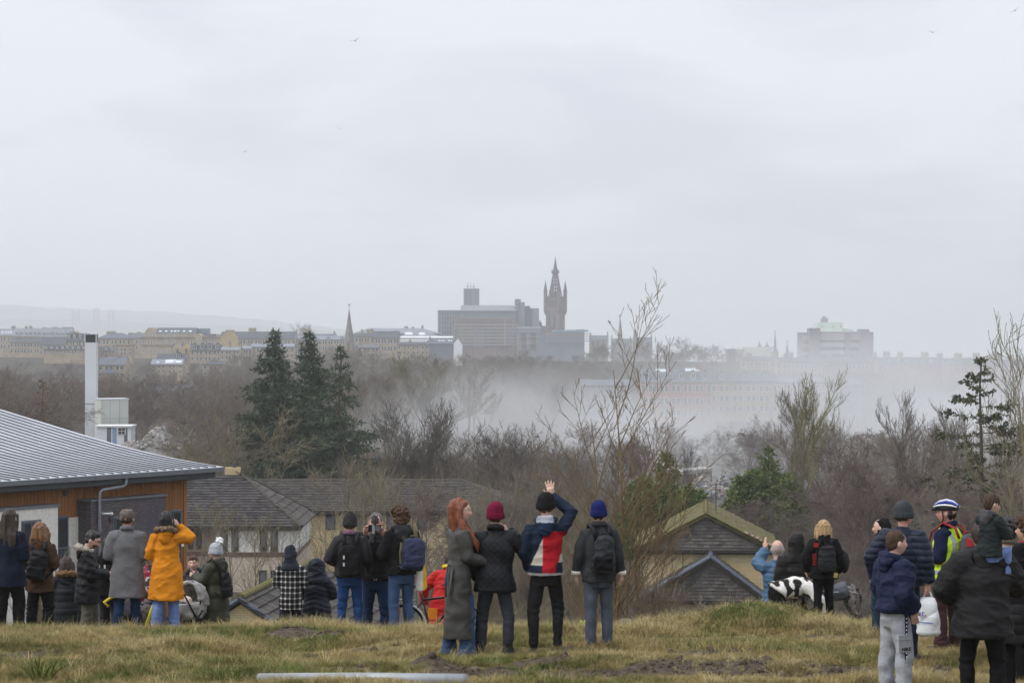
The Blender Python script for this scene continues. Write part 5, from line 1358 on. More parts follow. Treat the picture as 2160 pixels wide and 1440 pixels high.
ARCH = {}
def arch(k):
    if k not in ARCH:
        D = {
            "round": lambda: grow_tree(1, 10, .17, 4, (11, 7, 6, 5), (62, 48, 45, 45), (.62, .55, .5, .5), .05, .16, .17, .013),
            "round2": lambda: grow_tree(12, 10, .18, 4, (10, 8, 6, 5), (58, 50, 45, 45), (.6, .55, .52, .5), .08, .2, .18, .013),
            "vase": lambda: grow_tree(2, 10, .15, 4, (14, 6, 5, 4), (34, 28, 30, 32), (.44, .48, .5, .5), .16, .28, .1, .0085),
            "vase2": lambda: grow_tree(22, 10, .14, 4, (12, 7, 5, 4), (38, 32, 34, 36), (.42, .5, .5, .5), .14, .34, .12, .008),
            "birch": lambda: grow_tree(3, 10, .11, 4, (13, 7, 6, 5), (42, 42, 45, 45), (.42, .5, .5, .55), .05, .2, .13, .009, droop=.22),
            "fan": lambda: grow_tree(4, 10, .12, 4, (7, 7, 6, 5), (30, 32, 35, 40), (.6, .5, .5, .5), .1, .12, .13, .011, stems=4, spread=.55),
            "scrub": lambda: grow_tree(5, 4, .04, 3, (8, 7, 6), (38, 42, 45), (.5, .5, .5), .12, .1, .16, .006, stems=6, spread=.6),
            "scrub2": lambda: grow_tree(6, 4, .035, 3, (9, 6, 6), (34, 40, 45), (.45, .5, .5), .18, .08, .14, .005, stems=7, spread=.45),
            "open": lambda: grow_tree(7, 10, .12, 3, (9, 7, 6), (42, 42, 45), (.5, .5, .5), .12, .2, .15, .011),
        }
        ARCH[k] = D[k]()
    return ARCH[k]

BARKED = {}
def with_mat(me, m):
    k = (me.name, m.name)
    if k not in BARKED:
        c = me.copy(); c.materials.clear(); c.materials.append(m); BARKED[k] = c
    return BARKED[k]

def tree(kind, px, py_top, Y, label, tm=bark_g, cm=bark_b, wide=1.0, rz=None, group=None, name="bare_tree", cat="tree", base_z=None):
    x = (px - 1080) / F * Y; g = terr1(x, Y) if base_z is None else base_z; h = zat(py_top, Y) - g
    base = 4.0 if kind.startswith("scrub") else 10.0
    t, c = arch(kind)
    top = max(v.co.z for v in c.vertices) if kind not in TOPS else TOPS[kind]; TOPS[kind] = top
    s = h / top
    o = empty(name, (x, Y, g - .05), rnd.uniform(0, 6.28) if rz is None else rz); o.scale = (s * wide, s * wide, s)
    tag(o, label, cat, group)
    obj("trunk", with_mat(t, tm), None, o); obj("crown", with_mat(c, cm), None, o)
    return o
TOPS = {}

def build_trees():
    # named trees in the middle distance
    tree("round", 466, 836, 205, "round bare tree just left of the three spruces", bark_g, bark_o, 1.25)
    tree("round2", 412, 880, 215, "small bare tree behind the metal roof's end", bark_g, bark_o, 1.1)
    for (px, pt, Y, k, w, l) in ((852, 850, 200, "fan", 1.1, "many-stemmed dark bare tree nearest the right-hand spruce"), (925, 838, 210, "fan", 1.2, "tall bare tree in the dark thicket before the dust"), (985, 872, 205, "round2", 1.2, "round bare tree left in the dark thicket before the dust"),
                                (1060, 882, 200, "round", 1.2, "round bare tree in the middle of the dark thicket"), (1128, 892, 195, "fan", 1.1, "spreading bare tree at the right of the dark thicket"), (1178, 945, 190, "round2", 1.1, "low bare tree at the thicket's right end")):
        tree(k, px, pt, Y, l, bark_d, bark_d if k == "fan" else bark_g, w)
    tree("fan", 905, 738, 420, "pale tall bare trees standing in the thin dust", bark_g, bark_o, 1.5)
    tree("vase", 990, 770, 430, "pale bare tree fading into the dust behind the thicket", bark_g, bark_b, 1.6)
    tree("vase2", 808, 780, 400, "pale bare poplar fading beside the right-hand spruce", bark_g, bark_b, 1.3)
    tree("round", 632, 676, 1500, "rounded bare tree on the skyline above the slate terrace", bark_g, bark_g, 1.1)
    tree("vase", 655, 680, 1510, "narrow bare tree on the skyline beside the rounded one", bark_g, bark_g, 1.0)
    tree("round", 1448, 706, 1250, "big bare tree on the hazy skyline right of the gothic ranges", bark_g, bark_g, 1.3)
    tree("round2", 1500, 722, 1230, "second bare tree on the hazy skyline sloping right", bark_g, bark_g, 1.5)
    tree("vase", 1388, 716, 1260, "small bare tree on the skyline beside the gothic turret", bark_g, bark_g, 1.2)
    tree("round", 1512, 893, 420, "ghostly bare tree inside the dust above the rubble", bark_g, bark_g, 1.2)
    tree("round2", 1760, 745, 1000, "hazy bare tree below the hospital block", bark_g, bark_g, 1.2)
    # right-hand group
    tree("vase", 1693, 764, 190, "tall vase-shaped tree with pale olive buds", bark_g, mat("budding olive twigs", (0.20, 0.185, 0.095), .9, .1, .25, 1), 1.1, 1.0)
    tree("vase2", 1802, 798, 195, "slim bare tree right of the budding tree", bark_g, bark_g, 1.05)
    tree("vase", 1922, 808, 200, "pale bare tree with upswept branches left of the sparse spruce", bark_w, bark_g, .95)
    tree("vase2", 1950, 835, 190, "slimmer bare tree close to the sparse spruce", bark_w, bark_g, 1.0)
    tree("open", 2010, 850, 150, "thin bare tree directly left of the sparse spruce", bark_g, bark_b, .8)
    tree("open", 2118, 800, 120, "leaning bare tree right of the sparse spruce", bark_o, bark_o, .8)
    tree("open", 2172, 640, 75, "bare branches entering at the right edge", bark_o, bark_o, .75, 2.2)
    for i, (px, pt, Y, cmt) in enumerate(((1600, 1045, 175, bark_p), (1670, 1040, 170, bark_p), (1735, 990, 165, bark_p), (1768, 965, 155, bark_p), (1830, 930, 145, bark_p), (1862, 900, 150, bark_p), (1900, 985, 120, bark_p), (1965, 960, 125, bark_b), (2035, 985, 110, bark_b), (2095, 960, 112, bark_b))):
        tree("birch", px, pt, Y, ("first", "second", "third", "fourth", "fifth", "sixth", "seventh", "eighth", "ninth", "tenth")[i] + " purple-twigged birch from the left in the right thicket", bark_w if i % 2 else bark_g, cmt, 1.25 if i < 6 else 1.0, group="birches of the right thicket")
    tree("birch", 1255, 905, 185, "slim purple-brown birch left of the tall willow stems", bark_g, bark_p, 1.0)
    tree("birch", 1302, 925, 195, "slim purple-brown birch behind the willow stems", bark_g, bark_p, 1.0)
    tree("birch", 1425, 930, 210, "dark spindly tree rising behind the green cypress", bark_d, bark_d, .5)
    # thin trees in front of the left houses
    for i, (px, pt, Y) in enumerate(((428, 1055, 110), (488, 1040, 105), (545, 1075, 100), (596, 1090, 95))):
        tree("open", px, pt, Y, ("thin tree", "thin olive tree", "spreading thin tree", "small thin tree")[i] + " before the " + ("pinkish wall", "white wall's left windows", "white wall's right windows", "white wall's corner")[i], bark_o, bark_o, 1.0)
    for i, (px, pt, Y, k) in enumerate(((735, 935, 150, "open"), (772, 965, 140, "open"), (690, 1050, 120, "open"), (870, 985, 145, "open"), (905, 1010, 125, "birch"), (820, 1000, 140, "open"))):
        tree(k, px, pt, Y, ("tallest pale whippy tree before the brick block", "pale whippy tree left of the brick block's middle", "small thin tree at the brick block's corner", "pale whippy tree before the brick block's right", "purple birch before the brick block's right end", "thin upright tree between the brick block's windows")[i], bark_o, bark_o if k != "birch" else bark_p, 1.0)
    tree("scrub", 1492, 1215, 62, "spindly bare shrub in front of the lower brick house", willow_, bark_b, 1.2, name="bare_shrub", cat="shrub")
    tree("scrub2", 1575, 1245, 55, "low twiggy bush at the brick house's right corner", bark_o, bark_o, 1.4, name="bare_shrub", cat="shrub")
    tree("scrub", 1372, 1130, 58, "reddish whips beside the brick house's left corner", willow_, bark_b, .7, name="bare_shrub", cat="shrub")
    tree("scrub", 102, 1075, 60, "small bare sapling before the white rendered wall", bark_o, bark_o, .6, name="bare_shrub", cat="shrub")

    # tall willow in the middle: long whippy stems
    rg = random.Random(4); T_, C_ = [], []
    Y = 50.0; bx = (1305 - 1080) / F * Y; g = terr1(bx, Y)
    def whip(p, d, L_, r, lv, up):
        k = 7; pts = [p]; dd = d.copy(); q = p.copy()
        for i in range(k):
            dd = (dd + Vector((rg.gauss(0, .05), rg.gauss(0, .05), up)) + ((Vector((d.x, d.y, 0)) * (q.z - p.z) - Vector((q.x - p.x, q.y - p.y, 0))) * .25 if lv == 0 else Vector())).normalized(); q = q + dd * (L_ / k); pts.append(q.copy())
        for i in range(k): (T_ if lv == 0 else C_).append((*pts[i], *pts[i + 1], max(.005, r * (1 - .85 * i / k)), max(.0045, r * (1 - .85 * (i + 1) / k))))
        if lv >= 3: return
        for j in range((11, 6, 3)[lv]):
            t = .22 + .75 * (j + rg.random()) / (11, 6, 3)[lv]; f = t * k; i = min(int(f), k - 1); pp = pts[i].lerp(pts[i + 1], f - i); ax = (pts[i + 1] - pts[i]).normalized()
            sd = rg.choice((-1, 1)); nd = (ax * .86 + Vector((sd * rg.uniform(.25, .75), rg.uniform(-.35, .35), .05))).normalized()
            whip(pp, nd, L_ * rg.uniform(.28, .5) * (1.15 - .5 * t), r * .5 * (1 - .5 * t), lv + 1, .035)
    for (dx, lx, Lh, r) in ((0.0, -.03, 7.2, .05), (-.12, -.10, 6.2, .046), (.1, .10, 5.0, .032), (-.06, -.05, 4.6, .03), (.05, .2, 4.7, .028), (.15, .05, 3.6, .022), (-.18, -.2, 4.0, .024), (-.25, -.14, 3.2, .02), (.2, .26, 3.4, .02)):
        whip(Vector((dx, rg.uniform(-.1, .1), -.1)), Vector((lx, rg.uniform(-.08, .08), 1)).normalized(), Lh, r, 0, .04)
    o = empty("willow", (bx, Y, g)); tag(o, "tall thin willow with long ochre stems in the middle", "tree")
    obj("trunk", seg_mesh("trunk", T_, 6), willow_, o); obj("crown", seg_mesh("crown", C_, 4), mat("willow whips", (0.17, 0.125, 0.075), .9, .1, .25, 2), o)

    # woods that read as one mass
    kinds = ["round", "round2", "vase", "vase2", "birch", "fan", "scrub", "scrub2", "open"]
    def wood(name, label, regs, mats, seed, cat="woodland"):
        r = np.random.RandomState(seed); P, I, Rt, S = [], [], [], []; src = []; ix = {}
        for (pxa, pxb, Ya, Yb, n, hs, ks, wd) in regs:
            for j in range(n):
                Y = r.uniform(Ya, Yb); px = r.uniform(pxa, pxb); x = (px - 1080) / F * Y
                k = ks[r.randint(len(ks))]; m_ = mats[r.randint(len(mats))]; kk = (k, m_.name)
                if kk not in ix:
                    t, c = arch(k); me = c.copy(); me.materials.clear(); me.materials.append(m_)
                    bm = bmesh.new(); bm.from_mesh(c); bm.from_mesh(t); bm.to_mesh(me); bm.free(); me.materials.clear(); me.materials.append(m_)
                    ix[kk] = len(src); src.append((me, m_))
                if k not in TOPS: TOPS[k] = max(v.co.z for v in arch(k)[1].vertices)
                h = r.uniform(*hs); s = h / TOPS[k]
                P.append((x, Y, terr1(x, Y) - .1)); I.append(ix[kk]); Rt.append((0, 0, r.uniform(0, 6.28))); w = s * wd * r.uniform(.85, 1.25); S.append((w, w, s))
        scatter(name, P, I, Rt, S, src, label, cat)
    wood("woodland", "brown bare woods filling the slope on the left", [(-80, 560, 365, 620, 90, (8, 12.5), ("round", "round2", "birch"), 1.25), (-80, 560, 620, 960, 100, (5.5, 9), ("round", "round2"), 1.3), (-90, 60, 230, 345, 20, (10, 15), ("round", "vase", "birch"), 1.2), (400, 560, 260, 360, 18, (6, 11), ("round", "birch"), 1.3)], (bark_b, bark_g, bark_p), 1)
    wood("woodland", "hazy bare woods below the university hill", [(480, 1360, 640, 1050, 120, (8, 13), ("round", "round2"), 1.35), (700, 1200, 430, 640, 30, (9, 13), ("round", "vase"), 1.3), (1000, 2250, 860, 1180, 70, (6, 9), ("round", "round2"), 1.4), (1240, 1560, 1200, 1700, 30, (8, 12), ("round",), 1.4)], (bark_g, bark_b), 2)
    wood("thicket", "dense brown thicket of twigs below the crest", [(985, 1250, 48, 70, 26, (1.8, 3.0), ("scrub", "scrub2"), .7), (975, 1250, 75, 115, 26, (3.2, 5.6), ("scrub", "scrub2"), .65), (985, 1240, 120, 178, 26, (6.0, 9.5), ("round2", "birch", "open"), .8), (700, 930, 50, 75, 7, (1.4, 2.2), ("scrub2", "scrub"), .7), (720, 930, 90, 150, 5, (2.5, 4), ("scrub2", "open"), .7), (420, 660, 60, 90, 5, (1.5, 2.3), ("scrub2",), .7),
        (560, 1230, 196, 260, 64, (4, 8), ("round", "birch", "round2"), 1.2)], (bark_o, bark_b, bark_g), 3, "thicket")
    wood("thicket", "purple-brown thicket below the right-hand trees", [(1850, 2240, 48, 75, 22, (1.4, 2.8), ("scrub", "scrub2"), .75), (1720, 2240, 85, 135, 34, (3.2, 6.2), ("scrub", "birch", "scrub2"), .75), (1670, 2240, 145, 190, 40, (5.5, 8.5), ("birch", "round2"), 1.0), (1350, 1640, 200, 245, 12, (3, 4.5), ("scrub", "birch"), 1.0), (1150, 2240, 260, 330, 46, (4, 8.5), ("round2", "birch", "round"), 1.2)], (bark_p, bark_b, bark_g), 4, "thicket")
build_trees()

# ------------------------------------------------------------------ conifers
def needles(name, B, rg, w=.055, per=14.0, ln=.3, droop=.12, fan=.9):
    """flat sprays along branch segments B (x0 y0 z0 x1 y1 z1 size)"""
    V, Fc = [], []
    for (x0, y0, z0, x1, y1, z1, sz) in B:
        a = np.array((x0, y0, z0)); b = np.array((x1, y1, z1)); L_ = np.linalg.norm(b - a); n = max(1, int(L_ * per + rg.rand())); d = (b - a) / max(L_, 1e-6)
        for i in range(n):
            t = (i + rg.rand()) / n; p = a + (b - a) * t
            s = np.cross(d, rg.normal(size=3)); s /= max(np.linalg.norm(s), 1e-6)
            q = d * rg.uniform(.2, .9) + s * fan * rg.uniform(.4, 1.0) + np.array((0, 0, -droop)); q /= np.linalg.norm(q)
            L2 = ln * sz * rg.uniform(.6, 1.25); e = p + q * L2; nn = np.cross(q, rg.normal(size=3)); nn /= max(np.linalg.norm(nn), 1e-6); ww = w * sz * rg.uniform(.7, 1.3)
            k = len(V); V += [p, p + q * L2 * .45 + nn * ww, e, p + q * L2 * .45 - nn * ww]; Fc.append((k, k + 1, k + 2, k + 3))
    return fast_mesh(name, np.array(V), np.array(Fc))

def conifer(seed, H, base_r, whorls, per, gaps=.12, up=.0, irregular=.25, sub=6, clear=.06, ln=.34, tip=.35, spray=14.0, curve=1.0):
    rg = np.random.RandomState(seed); T_, W, B = [], [], []
    pts = [np.array((0, 0, -.2))]; 
    for i in range(1, 11): pts.append(np.array((rg.normal(0, .02) * H * .02 * i, rg.normal(0, .02) * H * .02 * i, H * i / 10)))
    for i in range(10): T_.append((*pts[i], *pts[i + 1], H * .012 * (1 - i / 10.5) + .02, H * .012 * (1 - (i + 1) / 10.5) + .02))
    for k in range(whorls):
        for j in range(per):
            t = min(.985, clear + (1 - clear) * (k + rg.rand() * 1.3) / whorls)
            if rg.rand() < gaps: continue
            az = 6.283 * (j + rg.rand() * .7) / per + k * 1.3; f = t * 10; i = min(int(f), 9); o = pts[i] + (pts[i + 1] - pts[i]) * (f - i)
            L_ = base_r * (1 - t) ** curve * (1 + rg.normal(0, irregular)) + tip * .5
            L_ = max(.2, L_); e0 = up + .35 * t - .12
            jz = rg.normal(0, .12); ph = np.array((math.cos(az), math.sin(az), 0)); n = 6; q = o; dirz = e0 - .1
            bp = [o]
            for m_ in range(n):
                dirz = e0 - .42 * math.sin(math.pi * (m_ + .5) / n) * (1 - t) + (.35 if m_ > 3 else 0)
                d = ph + np.array((rg.normal(0, .1), rg.normal(0, .1), dirz + jz)); d /= np.linalg.norm(d); q = q + d * L_ / n; bp.append(q)
            for m_ in range(n):
                W.append((*bp[m_], *bp[m_ + 1], .03 * (1 - m_ / n) * (1 - t * .6) + .006, .03 * (1 - (m_ + 1) / n) * (1 - t * .6) + .005))
                if m_ > 0 or L_ < 1: B.append((*bp[m_], *bp[m_ + 1], 1.0))
            for s_ in range(int(sub * (L_ / base_r) + 2)):
                f2 = rg.uniform(.2, 1.0) * n; i2 = min(int(f2), n - 1); p = bp[i2] + (bp[i2 + 1] - bp[i2]) * (f2 - i2); sd = rg.choice((-1, 1))
                sv = np.array((-ph[1], ph[0], 0)) * sd * rg.uniform(.4, .9) + ph * .75 + np.array((0, 0, -.25 + up * .5)); sv /= np.linalg.norm(sv)
                l2 = L_ * .36 * rg.uniform(.5, 1.1); e = p + sv * l2
                W.append((*p, *e, .012, .005)); B.append((*p, *e, 1.0))
    # leading shoot
    B.append((*pts[9], *pts[10], .8))
    wood_ = seg_mesh("branches", W, 3)
    return seg_mesh("trunk", T_, 7), wood_, needles("needles", B, rg, per=spray, ln=ln)

def build_conifers():
    ndl = mat("spruce needles", (0.078, 0.10, 0.058), .8, .2, .35, .6, rgb2=(0.04, 0.058, 0.04)); ndr = mat("thin brownish needles", (0.115, 0.118, 0.07), .8, .2, .35, .8, rgb2=(0.065, 0.078, 0.05)); ndg = mat("bright cypress foliage", (0.15, 0.185, 0.05), .8, .2, .35, .8, rgb2=(0.07, 0.105, 0.034))
    wb = mat("conifer bark", (0.09, 0.07, 0.055), .95, .1, .3, 4)
    def put(name, label, parts, px, py_top, Y, H, nm, wide=1.0, rz=0.0):
        x = (px - 1080) / F * Y; g = terr1(x, Y); h = zat(py_top, Y) - g; s = h / H
        o = empty(name, (x, Y, g), rz); o.scale = (s * wide, s * wide, s); tag(o, label, "tree")
        obj("trunk", parts[0], wb, o); c = empty("crown"); c.parent = o
        obj("branches", parts[1], wb, c); obj("needles", parts[2], nm, c)
    put("spruce", "left and tallest spruce of the three dark ones", conifer(1, 17, 5.4, 40, 7, .1, sub=15, ln=.5, irregular=.3), 579, 697, 225, 17, ndl, 1.0)
    put("spruce", "middle spruce of the three dark ones", conifer(2, 17, 4.7, 40, 7, .1, sub=15, ln=.5, irregular=.3), 653, 700, 235, 17, ndl, 1.05, 1.0)
    put("spruce", "right and barest spruce of the three dark ones", conifer(3, 15.5, 5.0, 30, 6, .2, irregular=.35, sub=11, ln=.42, spray=12), 717, 729, 222, 15.5, ndl, 1.0, 2.0)
    put("spruce", "sparse tall spruce at the right with drooping boughs", conifer(4, 12, 3.3, 24, 5, .3, irregular=.45, sub=12, ln=.19, spray=21, curve=.75), 2070, 752, 118, 12, ndr, .95, 0.6)
    put("spruce", "brown half-dead conifer among the woods at the left", conifer(5, 10, 2.6, 15, 6, .3, sub=4, ln=.2, spray=5), 90, 800, 260, 10, mat("dead needles", (0.17, 0.11, 0.07), .9, .1, .3, 1), 1.0)
    # bushy cypresses: several leaders
    def bushy(seed, n, H, rad):
        rg = np.random.RandomState(seed); Tt, Wt, Nt = [], [], []
        out = []
        for i in range(n):
            a = rg.uniform(0, 6.28); d = 0 if i == 0 else rad * math.sqrt(rg.uniform(.15, 1)); h = H if i == 0 else H * rg.uniform(.84, 1.0) * (1 - .26 * d / rad)
            out.append((conifer(seed * 31 + i, h, h * .27, 16, 6, .08, up=.5, sub=7, clear=.3, ln=.34, spray=14, curve=.7), (d * math.cos(a), d * math.sin(a), 0)))
        res = []
        for k in range(3):
            bm = bmesh.new()
            for (pts, off) in out:
                n0 = len(bm.verts); bm.from_mesh(pts[k]); bm.verts.ensure_lookup_table()
                for v in bm.verts[n0:]: v.co += Vector(off)
            me = bpy.data.meshes.new(("trunk", "branches", "needles")[k]); bm.to_mesh(me); bm.free(); res.append(me)
        return res
    put("cypress", "broad green cypress left of the brick house's ridge", bushy(2, 14, 9, 2.9), 1405, 958, 166, 9, ndg, 1.0)
    put("cypress", "green cypress behind the brick house to the right", bushy(3, 12, 9, 2.7), 1622, 944, 190, 9, ndg, 1.0, 1.0)
    put("cypress", "dark evergreen tucked behind the terrace ridge at left", bushy(4, 3, 4, 1.2), 545, 985, 200, 4, ndl, .6)
build_conifers()
# ------------------------------------------------------------------ people: kit
def snoise(P, f, seed, n=9):
    r = np.random.RandomState(seed); z = np.zeros(len(P)); Q = P * np.asarray(f, float)
    for k in range(n):
        d = r.normal(size=3); d /= np.linalg.norm(d); z += np.sin(Q @ (d * r.uniform(.6, 1.7)) + r.uniform(0, 6.28))
    return z / math.sqrt(n / 2)

JOBS = []
TEXTS = []
def lettering(body, size, parent, loc, rot, mt, offset=.0):
    cu = bpy.data.curves.new('print', 'FONT'); cu.body = body; cu.size = size; cu.extrude = .0015; cu.offset = offset
    o = bpy.data.objects.new('print', cu); COL.objects.link(o); TEXTS.append((o, parent, loc, rot, mt))
def shell(name, mb, voxel, parent, mt, smooth=4, disp=None, col=None):
    """a continuous surface grown over overlapping volumes (finished in one go at the end)"""
    me = mb.mesh(name); me.materials.append(mt)
    o = obj(name, me, None, parent)
    m = o.modifiers.new("skin", 'REMESH'); m.mode = 'VOXEL'; m.voxel_size = voxel; m.use_smooth_shade = True
    if smooth:
        s = o.modifiers.new("soft", 'SMOOTH'); s.factor = .5; s.iterations = smooth
    JOBS.append((o, disp, col))
    return o

def finish_shells():
    dg = bpy.context.evaluated_depsgraph_get()
    for (o, parent, loc, rot, mt) in TEXTS:
        me = bpy.data.meshes.new_from_object(o.evaluated_get(dg)); me.materials.clear(); bpy.data.objects.remove(o)
        obj('printed_letters', me, mt, parent, loc=loc, rot=rot)
    TEXTS.clear()
    dg = bpy.context.evaluated_depsgraph_get()
    res = []
    for (o, disp, col) in JOBS:
        res.append(bpy.data.meshes.new_from_object(o.evaluated_get(dg)))
    for (o, disp, col), me in zip(JOBS, res):
        n = len(me.vertices); v = np.empty(n * 3, np.float32); me.vertices.foreach_get("co", v); v = v.reshape(-1, 3).astype(float)
        if disp is not None:
            nn = np.empty(n * 3, np.float32); me.vertices.foreach_get("normal", nn); nn = nn.reshape(-1, 3)
            w = v + nn * disp(v, nn)[:, None]; me.vertices.foreach_set("co", w.astype(np.float32).ravel())
        if col is not None:
            c = np.ones((n, 4), np.float32); c[:, :3] = col(v)
            a = me.color_attributes.new("Col", 'FLOAT_COLOR', 'POINT'); a.data.foreach_set("color", c.ravel())
        old = o.data; mats = [m for m in old.materials]
        o.modifiers.clear(); o.data = me
        if len(me.materials) == 0:
            for m in mats: me.materials.append(m)
        me.name = old.name + "_skin"; bpy.data.meshes.remove(old)
        me.shade_smooth(); me.update()
    JOBS.clear()

def fab(name, rgb, rough=.85, var=.14, sheen=.25, scale=9.0, bump=.25, bs=55, spec=.2):
    if name in MATS: return MATS[name]
    m = mat(name, rgb, rough, spec, var, scale, bump=bump, bscale=bs, detail=6)
    b = m.node_tree.nodes["Principled BSDF"]; b.inputs["Sheen Weight"].default_value = sheen * min(1.0, max(rgb) * 2.5); b.inputs["Sheen Roughness"].default_value = .6; b.inputs["Sheen Tint"].default_value = (*rgb, 1)
    return m

def vcol(name, rough=.8, bump=.15, bs=60, sheen=.2, spec=.2):
    if name in MATS: return MATS[name]
    m, nt, b = mat_base(name, rough, spec); N, L = nt.nodes, nt.links
    a = N.new("ShaderNodeVertexColor"); a.layer_name = "Col"
    tc = N.new("ShaderNodeTexCoord"); no = N.new("ShaderNodeTexNoise"); no.inputs["Scale"].default_value = 14; no.inputs["Detail"].default_value = 5
    L.new(tc.outputs["Object"], no.inputs["Vector"])
    hs = N.new("ShaderNodeHueSaturation"); mr = N.new("ShaderNodeMapRange"); mr.inputs["To Min"].default_value = .82; mr.inputs["To Max"].default_value = 1.18
    L.new(no.outputs["Fac"], mr.inputs["Value"]); L.new(mr.outputs[0], hs.inputs["Value"]); L.new(a.outputs["Color"], hs.inputs["Color"]); L.new(hs.outputs["Color"], b.inputs["Base Color"])
    n2 = N.new("ShaderNodeTexNoise"); n2.inputs["Scale"].default_value = bs; L.new(tc.outputs["Object"], n2.inputs["Vector"])
    bp = N.new("ShaderNodeBump"); bp.inputs["Strength"].default_value = bump; bp.inputs["Distance"].default_value = .01; L.new(n2.outputs["Fac"], bp.inputs["Height"]); L.new(bp.outputs["Normal"], b.inputs["Normal"])
    MATS[name] = m
    return m

SKIN = vcol("skin", .5, .05, 90, .0, .35)
SKIN.node_tree.nodes["Principled BSDF"].inputs["Subsurface Weight"].default_value = .12
SKIN.node_tree.nodes["Principled BSDF"].inputs["Subsurface Radius"].default_value = (.012, .005, .003)
CLOTH = vcol("printed cloth", .85)

def head_pts(nu=44, nv=34):
    """sphere grid sculpted into a head; face looks along +y, centre at the origin"""
    vs, fs = [], []
    for j in range(nv + 1):
        ph = -math.pi / 2 + math.pi * j / nv
        for i in range(nu):
            th = 2 * math.pi * i / nu
            x, y, z = .077 * math.cos(ph) * math.cos(th), .098 * math.cos(ph) * math.sin(th), .117 * math.sin(ph)
            if z < 0:
                k = -z / .117; x *= 1 - .22 * k ** 1.6
                if y < 0: y *= 1 - .35 * k
                else: y *= 1 + .16 * k * math.cos(ph)
            if y > 0:
                fx = math.exp(-(x / .03) ** 2)
                g = lambda a, b, sx, sz: math.exp(-((abs(x) - a) / sx) ** 2 - ((z - b) / sz) ** 2)
                y += .006 * g(.03, .032, .03, .012)                       # brow
                y -= .012 * g(.032, .010, .014, .012)                      # eye sockets
                t = max(0, min(1, (.018 - z) / .05)); tip = t if z > -.032 else max(0, 1 - (-.032 - z) / .012)
                y += .027 * tip * math.exp(-(x / (.009 + .008 * t)) ** 2)   # nose
                y += .007 * g(0, -.058, .022, .008) + .003 * g(0, -.068, .018, .006) - .003 * g(0, -.0635, .02, .003)   # lips
                y += .009 * g(0, -.098, .02, .016)                         # chin
                y += .004 * g(.042, -.022, .02, .02)                       # cheeks
            vs.append(Vector((x, y, z)))
    for j in range(nv):
        for i in range(nu):
            a, b = j * nu + i, j * nu + (i + 1) % nu
            fs.append((a, b, b + nu, a + nu))
    return vs, fs
HEADV, HEADF = head_pts()

def add_hand(mb, w, d, pn, side, curl=.5, size=1.0, spread=.12):
    """palm and five fingers; w wrist, d towards the fingertips, pn palm normal, side = +1 when the thumb lies along pn x d"""
    w, d, pn = Vector(w), Vector(d).normalized(), Vector(pn).normalized(); s = pn.cross(d).normalized() * side; pn = d.cross(s).normalized() * (1 if pn.dot(d.cross(s)) > 0 else -1)
    k = size
    mb.tube([w - d * .03, w, w + d * .03 * k, w + d * .085 * k], [.026 * k, .027 * k, .036 * k, .04 * k], 10, sq=None)
    M = Matrix((s, d, pn)).transposed()
    mb.ball(w + d * .05 * k, (.041 * k, .055 * k, .018 * k), 12, 8, M)
    for i, (o, L_) in enumerate(((.031, .072), (.0105, .082), (-.0105, .077), (-.031, .06))):
        b = w + d * .088 * k + s * o * k; a = d + s * (o * spread * 18); a.normalize(); p1 = b + a * L_ * .45 * k
        a2 = (a * math.cos(curl) + pn * math.sin(curl)); p2 = p1 + a2 * L_ * .33 * k; a3 = (a * math.cos(curl * 1.9) + pn * math.sin(curl * 1.9)); p3 = p2 + a3 * L_ * .3 * k
        mb.tube([b - a * .02, b, p1, p2, p3], [.0105 * k, .0105 * k, .0098 * k, .009 * k, .0075 * k], 8)
    b = w + d * .025 * k + s * .03 * k; a = (d * .6 + s * .75 + pn * .25).normalized(); p1 = b + a * .04 * k; p2 = p1 + (d * .85 + s * .35 + pn * .35 * curl).normalized() * .035 * k
    mb.tube([b - a * .02, b, p1, p2], [.014 * k, .0135 * k, .0115 * k, .009 * k], 8)

def xf(M, pts): return [M @ Vector(p) for p in pts]

